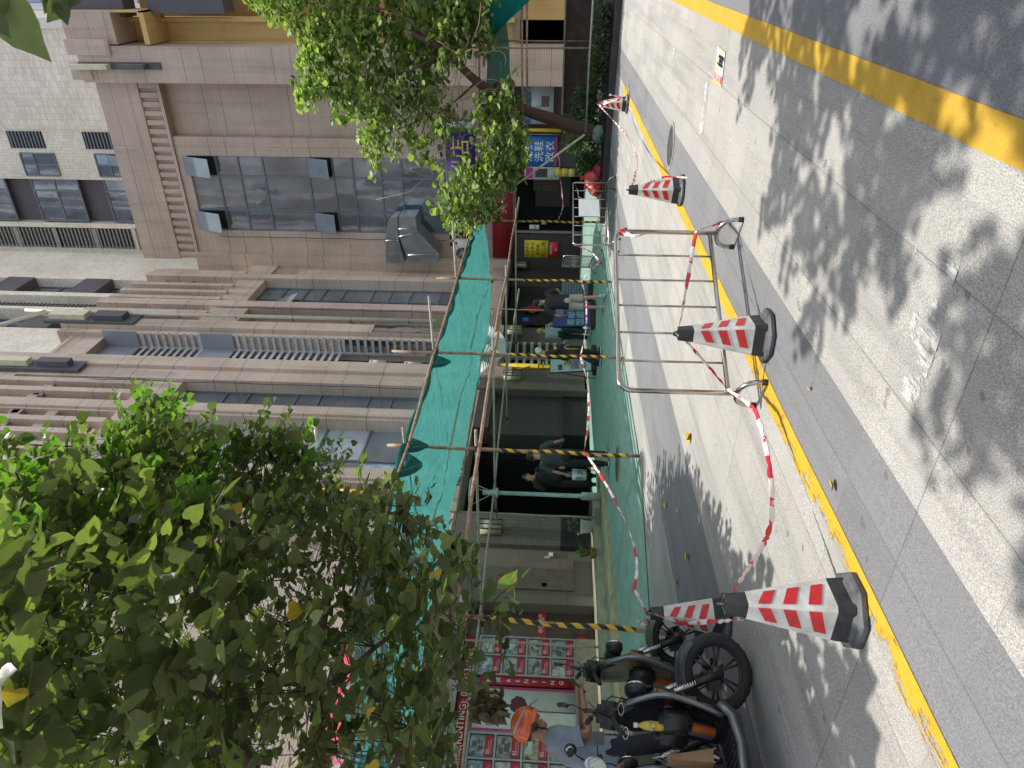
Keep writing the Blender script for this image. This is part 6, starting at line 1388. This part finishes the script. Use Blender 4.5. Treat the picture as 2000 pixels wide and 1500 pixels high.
# riders by the scooters
p = Vector((3.56, 5.70, gz(3.56, 5.70)))
t, Mx, D = person(p, math.radians(-50-90+22), 'person in a blue grey T-shirt and orange helmet reading a phone beside the scooters', dict(pelvis=(0, 0, .90), waist=(0, .02, 1.04), chest=(0, .04, 1.24), neck=(0, .10, 1.40), head=(.01, .17, 1.535), face=(0, 1, -.55), shL=(-.19, .05, 1.36), shR=(.19, .05, 1.36), elL=(-.2, .14, 1.10), elR=(.24, .12, 1.08), haL=(-.06, .40, 1.13), haR=(.08, .40, 1.12), anL=(-.2, .03, .1), anR=(.2, .03, .1), knL=(-.17, .1, .5), knR=(.17, .1, .5)),
    skin='skin2', shirt=cl('blue_grey_cotton', (.26, .31, .36)), pants=cl('dark_navy_trousers', (.02, .022, .03)), shoes=cl('dark_shoe', (.02, .02, .02)), fat=1.12, scale=1.03)
H = D['head']; f = Vector((0, 1, -.55)).normalized(); upv = (D['head']-D['neck']).normalized(); f = (f-upv*f.dot(upv)).normalized(); sd = f.cross(upv); HM = Matrix((sd, f, upv)).transposed()
hl = thing('helmet', Mx@H, 'glossy orange helmet with silver grey stripe on the rider looking at a phone', 'helmet')
def hb(m, nm, mat): m.xf(Mx); return m.build(nm, mat, hl)
m = MB(); n, k_ = 26, 10; vs = []; fs = []
for i in range(k_+1):
    for k in range(n):
        a = 2*PI*k/n; th = (.60+.05*(-math.sin(a)))*PI*i/k_; dv = sd*math.cos(a)*math.sin(th)*.122+f*(math.sin(a)*math.sin(th)*.142-.005)+upv*(math.cos(th)*.138+.035); vs.append(H+dv)
for i in range(k_):
    for k in range(n): fs.append((i*n+k, (i+1)*n+k, (i+1)*n+(k+1) % n, i*n+(k+1) % n))
m.add(vs, fs, True); hb(m, 'shell', MT['orange'])
for s in (-1, 1):
    m = MB(); pts = []
    for k in range(10): a = -1.2+k*.22; th = 1.15-.12*math.cos(a*1.3); pts.append(H+sd*s*math.cos(a)*math.sin(th)*.125+f*(math.sin(a)*math.sin(th)*.146-.005)+upv*(math.cos(th)*.141+.035))
    m.tube(pts, [.004, .010, .013, .014, .014, .013, .011, .009, .006, .003], 6); hb(m, 'grey_stripe', simple('silver_grey_vinyl', (.42, .42, .45), .35))
m = MB(); m.obox(H+f*.165+upv*.075, sd*.09, f*.035-upv*.018, upv*.003+f*.002); hb(m, 'clear_peak', simple('smoked_visor', (.3, .3, .3), .15))
m = MB(); m.tube([H+sd*.105+upv*.0, H+sd*.085-upv*.06+f*.02, H+f*.05-upv*.125, H-sd*.085-upv*.06+f*.02, H-sd*.105], .007, 6); m.ell(H+sd*.1-upv*.01, (.02, .045, .045), 10, 8, HM); m.ell(H-sd*.1-upv*.01, (.02, .045, .045), 10, 8, HM); hb(m, 'chin_strap', MT['black'])
h = Mx@((D['haL']+D['haR'])/2+Vector((0, .1, .03))); m = MB(); m.obox(h, Mx.to_3x3()@Vector((.038, 0, 0)), Mx.to_3x3()@Vector((0, .05, .062)), Mx.to_3x3()@Vector((0, -.005, .004))); tag(m.build('phone', MT['black']), 'black phone held in both hands of the rider in the orange helmet', 'phone')
p = Vector((2.58, 5.12, gz(2.58, 5.12)))
t, Mx, D = person(p, math.radians(-105), 'person in an olive T-shirt with a black shoulder strap beside the silver covered scooter', dict(neck=(0, .12, 1.42), head=(0, .22, 1.55), face=(0, 1, -.5), chest=(0, .06, 1.26), shL=(-.2, .07, 1.37), shR=(.2, .07, 1.37), elR=(.30, .1, 1.12), elL=(-.28, .12, 1.12), haR=(.2, .34, 1.0), haL=(-.15, .36, 1.0)),
    skin='skin2', shirt=cl('olive_cotton', (.09, .095, .06)), pants=cl('olive_trousers', (.10, .10, .07)), shoes=cl('dark_shoe_b', (.02, .02, .02)), fat=1.15, scale=1.0)
m = MB(); m.tube([Mx@Vector(q) for q in ((-.15, .02, 1.42), (-.02, -.10, 1.36), (.12, -.11, 1.15), (.2, -.02, .98), (.1, .14, 1.1), (-.08, .18, 1.32), (-.15, .08, 1.43))], .018, 6, closed=True); tag(m.build('shoulder_strap', MT['black']), 'black shoulder strap across the olive T-shirt', 'strap')
# ------------------------------------------------------------------ scooters
def scooter(loc, rz, steer, label, bodymat, R=.27, tr_=.046, orange=True, lights=1, shieldmat=None, cover=None, wb=1.30, green=None, group='parked scooters and motorcycles', hs=1.0):
    t = thing('parked_scooter', loc, label, 'scooter', group, rz); bpy.context.view_layer.update()
    Mx = Matrix.Translation(loc)@Matrix.Rotation(rz, 4, 'Z'); sm = shieldmat or bodymat
    def B(m, nm, mat, par=t, fx=False): m.xf(Mx); return m.build(nm, mat, par, fix=fx)
    ax0 = Vector((0, 0, R)); axt = Vector((-.33, 0, 1.0)); axd = (axt-ax0).normalized(); pv = ax0+axd*.4
    S = Matrix.Translation(pv)@Matrix.Rotation(steer, 4, axd)@Matrix.Translation(-pv)
    def SB(m, nm, mat, par=t): m.xf(S); return B(m, nm, mat, par)
    def wheel(c, nm, st):
        f_ = SB if st else B; c = Vector(c); m = MB(); vs = []; fs = []; n, k_ = 48, 12
        for i in range(n):
            a = 2*PI*i/n
            for k in range(k_):
                q = 2*PI*k/k_; rr = R-tr_+tr_*math.cos(q)*(1.0)+(.004 if (i % 2 and abs(q-PI) > 2) else 0); vs.append(c+Vector((rr*math.cos(a), tr_*.95*math.sin(q), rr*math.sin(a))))
        for i in range(n):
            for k in range(k_): fs.append((i*k_+k, i*k_+(k+1) % k_, ((i+1) % n)*k_+(k+1) % k_, ((i+1) % n)*k_+k))
        m.add(vs, fs, True); o = f_(m, 'wheel', MT['rubber'])
        rm = MT['rim']; r1 = R-2*tr_+.012; m = MB(); m.tube([c+Vector((r1*math.cos(a), 0, r1*math.sin(a))) for a in [2*PI*i/32 for i in range(32)]], .017, 8, closed=True)
        for i in range(6):
            a = 2*PI*i/6
            for d_ in (-.06, .06): m.tube([c+Vector((.03*math.cos(a), 0, .03*math.sin(a))), c+Vector((r1*math.cos(a+d_*2), 0, r1*math.sin(a+d_*2)))], .009, 5)
        m.lathe([(.045, -.045), (.05, -.02), (.05, .02), (.045, .045)], c, 14, 'y'); f_(m, 'rim', rm, o)
        m = MB(); m.lathe([(.10, .035), (.10, .039)], c, 24, 'y', smooth=False); f_(m, 'brake_disc', MT['steel'], o)
    wheel(ax0, 'front_wheel', True); wheel((-wb, 0, R*.97), 'rear_wheel', False)
    for s in (-1, 1):
        m = MB(); m.tube([ax0+Vector((0, s*.09, 0)), ax0+axd*.22+Vector((0, s*.09, 0))], [.026, .03], 10); SB(m, 'fork_slider', MT['black']); m = MB(); m.tube([ax0+axd*.2+Vector((0, s*.09, 0)), ax0+axd*.42+Vector((0, s*.085, 0))], .017, 10); SB(m, 'fork_tube', MT['chrome'])
    m = MB(); m.tube([ax0+Vector((0, -.1, 0)), ax0+Vector((0, .1, 0))], .016, 8); m.obox(ax0+axd*.42, (0, .11, 0), (.03, 0, 0), (0, 0, .02)); SB(m, 'axle', MT['grey_dark'])
    m = MB(); vs = []; fs = []; k_ = 9
    for i in range(15):
        a = math.radians(50+i*9)
        for k in range(k_): q = -1.25+2.5*k/(k_-1); rr = R+.03-.05*(1-math.cos(q)); vs.append(ax0+Vector((rr*math.cos(a), .075*math.sin(q)/.95, rr*math.sin(a))))
    for i in range(14):
        for k in range(k_-1): fs.append((i*k_+k, i*k_+k+1, (i+1)*k_+k+1, (i+1)*k_+k))
    m.add(vs, fs, True); SB(m, 'mudguard', green or MT['grey_dark'])
    for s in (-1, 1):
        m = MB(); q_ = Vector((0, s*.09, 0)); m.tube([ax0+axd*(.21+.17*i/60)+q_+Vector((.026*math.cos(i*.9), .026*math.sin(i*.9), 0)) for i in range(61)], .0045, 5); SB(m, 'coil_spring', MT['chrome'])
    m = MB(); m.obox(ax0+Vector((-.085, -.055, .04)), (.03, 0, .01), (0, .022, 0), (-.012, 0, .05)); SB(m, 'brake_caliper', MT['rim'])
    m = MB(); m.tube([ax0+Vector((-.08, -.07, .08)), ax0+Vector((-.2, -.1, .3)), ax0+Vector((-.22, -.06, .55))], .005, 5); SB(m, 'brake_hose', MT['rubber'])
    m = MB(); m.obox((-.27, 0, .52), (.03, 0, 0), (0, .09, 0), (0, 0, .06)); m.tube([(-.26, -.05, .46), (-.3, -.08, .36), (-.38, 0, .33)], .012, 6); B(m, 'horn_box', MT['grey_dark'])
    bz = 1.06*hs; hb_ = ax0+axd*((bz-R)/axd.z)
    m = MB(); m.tube([hb_+Vector((-.08, -.36, .03)), hb_+Vector((-.02, -.24, .04)), hb_+Vector((0, -.08, 0)), hb_+Vector((0, .08, 0)), hb_+Vector((-.02, .24, .04)), hb_+Vector((-.08, .36, .03))], .013, 8); m.tube([ax0+axd*.4, hb_], .03, 10); hbar = SB(m, 'handlebar', MT['black'])
    for s in (-1, 1):
        m = MB(); m.tube([hb_+Vector((-.045, s*.27, .037)), hb_+Vector((-.08, s*.38, .03))], .019, 10); SB(m, 'grip', MT['rubber'], hbar)
        m = MB(); m.tube([hb_+Vector((.03, s*.2, .04)), hb_+Vector((.06, s*.34, .045))], .006, 6); SB(m, 'brake_lever', MT['grey_dark'], hbar)
        m = MB(); m.tube([hb_+Vector((-.01, s*.2, .05)), hb_+Vector((.03, s*.26, .18)), hb_+Vector((.02, s*.31, .22))], .006, 6); m.ell(hb_+Vector((.02, s*.33, .235)), (.018, .062, .045), 16, 8); SB(m, 'mirror', MT['black'], hbar)
        m = MB(); m.ell(hb_+Vector((.006, s*.33, .235)), (.008, .054, .038), 16, 8); SB(m, 'mirror_glass', MT['mirror'], hbar)
    m = MB(); m.bbox(hb_.x-.09, hb_.x+.09, -.11, .11, hb_.z-.06, hb_.z+.06, .03); SB(m, 'dash_cover', MT['black'], hbar)
    m = MB()
    for s in (-1, 1): m.tube([hb_+Vector((.02, s*.2, .03)), hb_+Vector((.12, s*.1, -.05)), hb_+Vector((.1, s*.03, -.2)), ax0+axd*.4], .005, 5)
    SB(m, 'cables', MT['rubber'], hbar)
    # leg shield, floor, body
    prof = [(-.16, .86), (-.20, .98), (-.10, 1.0), (0, 1.01), (.10, 1.0), (.20, .98), (.16, .86), (.23, .68), (.215, .5), (.165, .36), (-.165, .36), (-.215, .5), (-.23, .68)]
    m = MB(); ny = 14; nz_ = 14; vs = []; fs = []
    def wid(z): 
        for (z0, w0), (z1, w1) in zip(((.30, .16), (.45, .2), (.66, .235), (.84, .2), (.96, .15), (1.0, .09)), ((.45, .2), (.66, .235), (.84, .2), (.96, .15), (1.0, .09), (1.05, .02))):
            if z <= z1: return w0+(w1-w0)*(z-z0)/(z1-z0)
        return .05
    for sgn, th in ((1, 0), (-1, .045)):
        for i in range(nz_+1):
            z = .30+.7*i/nz_; w_ = wid(z); xb = -.34-.10*(1-min(1, (z-.3)/.45))**1.5-.05*max(0, (z-.75)/.25)
            for k in range(ny+1): y = -w_+2*w_*k/ny; x = xb+.07*(1-(y/w_)**2)+th; vs.append((x, y, z))
    nn = (nz_+1)*(ny+1)
    for i in range(nz_):
        for k in range(ny): a = i*(ny+1)+k; fs += [(a, a+1, a+ny+2, a+ny+1), (nn+a, nn+a+ny+1, nn+a+ny+2, nn+a+1)]
        a = i*(ny+1); fs += [(a, a+ny+1, nn+a+ny+1, nn+a), (a+ny, nn+a+ny, nn+a+2*ny+1, a+2*ny+1)]
    for k in range(ny): fs += [(k, nn+k, nn+k+1, k+1), (nz_*(ny+1)+k, nz_*(ny+1)+k+1, nn+nz_*(ny+1)+k+1, nn+nz_*(ny+1)+k)]
    m.add(vs, fs, True); sh = B(m, 'leg_shield', sm, t, True)
    m = MB(); 
    for s in (-1, 1): m.tube([(-.335-.05*max(0, (z-.75)/.25)-.10*(1-min(1, (z-.3)/.45))**1.5+.02, s*wid(z)*1.0, z) for z in [.32+.66*i/12 for i in range(13)]], .016, 8)
    B(m, 'shield_trim', MT['trim'], sh)
    m = MB(); m.bbox(-.50, -.36, -.17, -.02, .52, .74, .03); m.bbox(-.50, -.36, .02, .17, .52, .74, .03); B(m, 'glove_pocket', MT['black'], sh)
    m = MB(); m.prism([(-.36, .36), (-.40, .30), (-.46, .275), (-.92, .275), (-.92, .20), (-.40, .20), (-.30, .30)], (0, -.17, 0), (1, 0, 0), (0, 0, 1), (0, .34, 0)); B(m, 'floorboard', bodymat, t, True)
    m = MB()
    for s in (-1, 1): m.tube([(-.34, s*.185, .34), (-.42, s*.19, .27), (-.6, s*.19, .245), (-.92, s*.19, .27), (-1.05, s*.17, .42), (-1.35, s*.14, .62)], .028, 8)
    B(m, 'side_rail', MT['trim'], t)
    m = MB(); m.prism([(-.88, .26), (-.84, .55), (-.90, .74), (-1.5, .80), (-1.66, .74), (-1.5, .56), (-1.15, .42), (-1.0, .26)], (0, -.12, 0), (1, 0, 0), (0, 0, 1), (0, .24, 0)); B(m, 'rear_body', green or bodymat, t, True)
    m = MB()
    for i in range(9): m.box(-.9+i*.05, -.88+i*.05, -.15, .15, .274, .281)
    B(m, 'floor_ribs', MT['rubber'], t)
    m = MB(); m.bbox(-1.55, -.88, -.14, .14, .76, .87, .045); B(m, 'seat', MT['seat'], t)
    m = MB(); m.tube([(-1.0, .08, .3), (-1.05, .17, .02), (-1.1, .2, .012)], .012, 6); m.tube([(-.95, -.1, .25), (-1.0, -.2, .02)], .012, 6); B(m, 'stand', MT['grey_dark'], t)
    m = MB(); m.tube([ax0+axd*.42+Vector((-.02, 0, 0)), (-.38, 0, .62), (-.44, 0, .35)], .035, 10); B(m, 'frame_tube', MT['orange_dull'] if orange else MT['black'], t)
    if orange:
        m = MB(); m.tube([(-.22, .07, .72), (-.30, .1, .50)], [.032, .028], 10); m.tube([(-.22, -.07, .72), (-.30, -.1, .50)], [.032, .028], 10); B(m, 'orange_strut', MT['orange_dull'], t)
    for k in range(lights):
        y = 0 if lights == 1 else (-.085 if k == 0 else .085); c = Vector((-.17, y, .86))
        m = MB(); m.lathe([(.05, -.06), (.075, -.02), (.078, .02), (.06, .025)], (0, 0, 0), 22, 'x'); m.xf(Matrix.Translation(c)); B(m, 'headlight', MT['black'], t)
        m = MB(); m.tube([c+Vector((.025, .068*math.cos(a), .068*math.sin(a))) for a in [2*PI*i/24 for i in range(24)]], .011, 8, closed=True); B(m, 'light_ring', MT['chrome'], t)
        m = MB(); m.ell(c+Vector((.012, 0, 0)), (.02, .055, .055), 14, 8); B(m, 'lens', MT['mirror'], t)
    if cover:
        m = MB(); nxx, nyy = 26, 16; vs = []; fs = []
        for i in range(nxx+1):
            for k in range(nyy+1):
                a = i/nxx; b = -1+2*k/nyy; x = -.78-.82*a; z = .93-.42*abs(b)**2.2+.03*noise.noise(Vector((a*6, b*5, 2))); vs.append((x, b*.23+.02*noise.noise(Vector((a*7, b*6, 8))), z))
        for i in range(nxx):
            for k in range(nyy): q = i*(nyy+1)+k; fs.append((q, q+1, q+nyy+2, q+nyy+1))
        m.add(vs, fs, True); B(m, 'silver_cover', cover, t)
    return t, Mx, S, hb_
MT['rim'] = simple('rim_bronze', (.085, .065, .06), .4, .5, .15, 12); MT['mirror'] = simple('mirror_glass', (.35, .40, .40), .05, .9, .1, 3); MT['trim'] = simple('highlit_satin_trim', (.20, .205, .22), .2, .6, .1, 6); MT['seat'] = simple('seat_vinyl', (.025, .025, .027), .45); MT['orange_dull'] = simple('orange_painted_steel', (.42, .11, .03), .45)  # trim brightened: the shield rim's highlight is put into its colour
MT['bikeblack'] = simple('black_body_panel', (.014, .016, .022), .26, 0, .3, 5); MT['olive'] = simple('olive_green_panel', (.10, .13, .075), .4, 0, .1, 4)
silver = simple('silver_foil', (.62, .62, .62), .28, .85, .12, 9)
g = gp(1474, 1318); s1, M1, S1, h1 = scooter(g, math.radians(-6), math.radians(-34), 'black step through scooter nearest the road with a drink bottle in its pocket', MT['bikeblack'], R=.275, tr_=.046)
g = Vector((4.55, 5.42, gz(4.55, 5.42))); s2, M2, S2, h2 = scooter(g, math.radians(-12), math.radians(-30), 'olive green scooter with chrome ringed twin headlights behind the black scooter', MT['bikeblack'], lights=2, shieldmat=MT['olive'], green=MT['olive'])
g = Vector((3.3, 5.15, gz(3.3, 5.15))); s3, M3, S3, h3 = scooter(g, math.radians(2), math.radians(10), 'scooter with a crumpled silver foil cover on its seat between the two riders', MT['bikeblack'], cover=silver, orange=False, lights=1, R=.26, hs=.98)
# drink bottle, bag, phone mount
c = M1@Vector((-.47, -.10, .74)); t = thing('drink_bottle', c, 'yellow iced tea bottle with white cap in the scooter pocket', 'bottle')
m = MB(); m.lathe([(.028, -.04), (.03, .0), (.03, .08), (.026, .10), (.013, .125), (.012, .14)], c, 12); m.build('bottle_body', simple('yellow_tea', (.60, .42, .05), .15), t); m = MB(); m.lathe([(.016, .14), (.016, .165)], c, 12, smooth=False); m.build('cap', MT['white'], t)
m = MB(); m.lathe([(.0312, .02), (.0312, .06)], c, 12); m.build('label_band', simple('label_cream', (.6, .5, .2), .4, 0, .5, 40), t)
c = M1@Vector((-.62, .02, .56)); t = thing('paper_bag', c, 'brown kraft paper bag hanging on a silver hook of the black scooter', 'bag')
m = MB(); m.add([(c+Vector(v)) for v in ((-.01, -.02, .13), (.012, -.02, .13), (.02, .05, .12), (-.02, .05, .12), (-.045, -.06, -.16), (.045, -.07, -.17), (.05, .08, -.165), (-.045, .085, -.17))], [(0, 1, 2, 3), (7, 6, 5, 4), (0, 4, 5, 1), (1, 5, 6, 2), (2, 6, 7, 3), (3, 7, 4, 0)]); m.build('bag_body', MT['kraft'], t)
m = MB(); m.tube([c+Vector((0, -.03, .13)), c+Vector((0, 0, .22)), c+Vector((0, .05, .13))], .003, 5); m.build('string', MT['white'], t)
for k, (px, py, D_) in enumerate(((1213, 1385, 4.75), (1222, 1432, 4.7))):
    q = oD(px, py, D_); a = oD(px+14, py+(18 if k == 0 else 18), D_); m = MB(); dx_ = (oD(px, py+24, D_)-q); dz_ = (oD(px-12, py, D_)-q)
    m.tube([q+dx_*.5*math.cos(w_)+dz_*.45*math.sin(w_) for w_ in [2*PI*i/14 for i in range(14)]], .004, 6, closed=True); tag(m.build('carabiner', MT['steel']), ('silver carabiner hook hanging from the scooter dash', 'silver carabiner hook holding the string of the kraft bag')[k], 'hook', 'silver hooks on the scooter')
q = oD(1170, 1442, 4.6); m = MB(); dx_ = (oD(1170, 1466, 4.6)-q); dz_ = (oD(1150, 1442, 4.6)-q); m.obox(q, dx_*.55, dz_*.55, ray(1170, 1442).normalized()*.025); t = m.build('action_camera', MT['grey_dark']); tag(t, 'small boxy grey camera clamped on the scooter handlebar', 'camera')
q = oD(1163, 1494, 4.3); m = MB(); dx_ = (oD(1163, 1512, 4.3)-q); dz_ = (oD(1138, 1490, 4.3)-q); nr = -ray(1163, 1494).normalized(); m.ell(q, (1, 1, 1), 20, 10, Matrix((dx_*.9, dz_*.9, nr*.008)).transposed()); tag(m.build('wing_mirror', MT['mirror']), 'tilted mirror reflecting blue green leaves at the lower left corner', 'mirror')
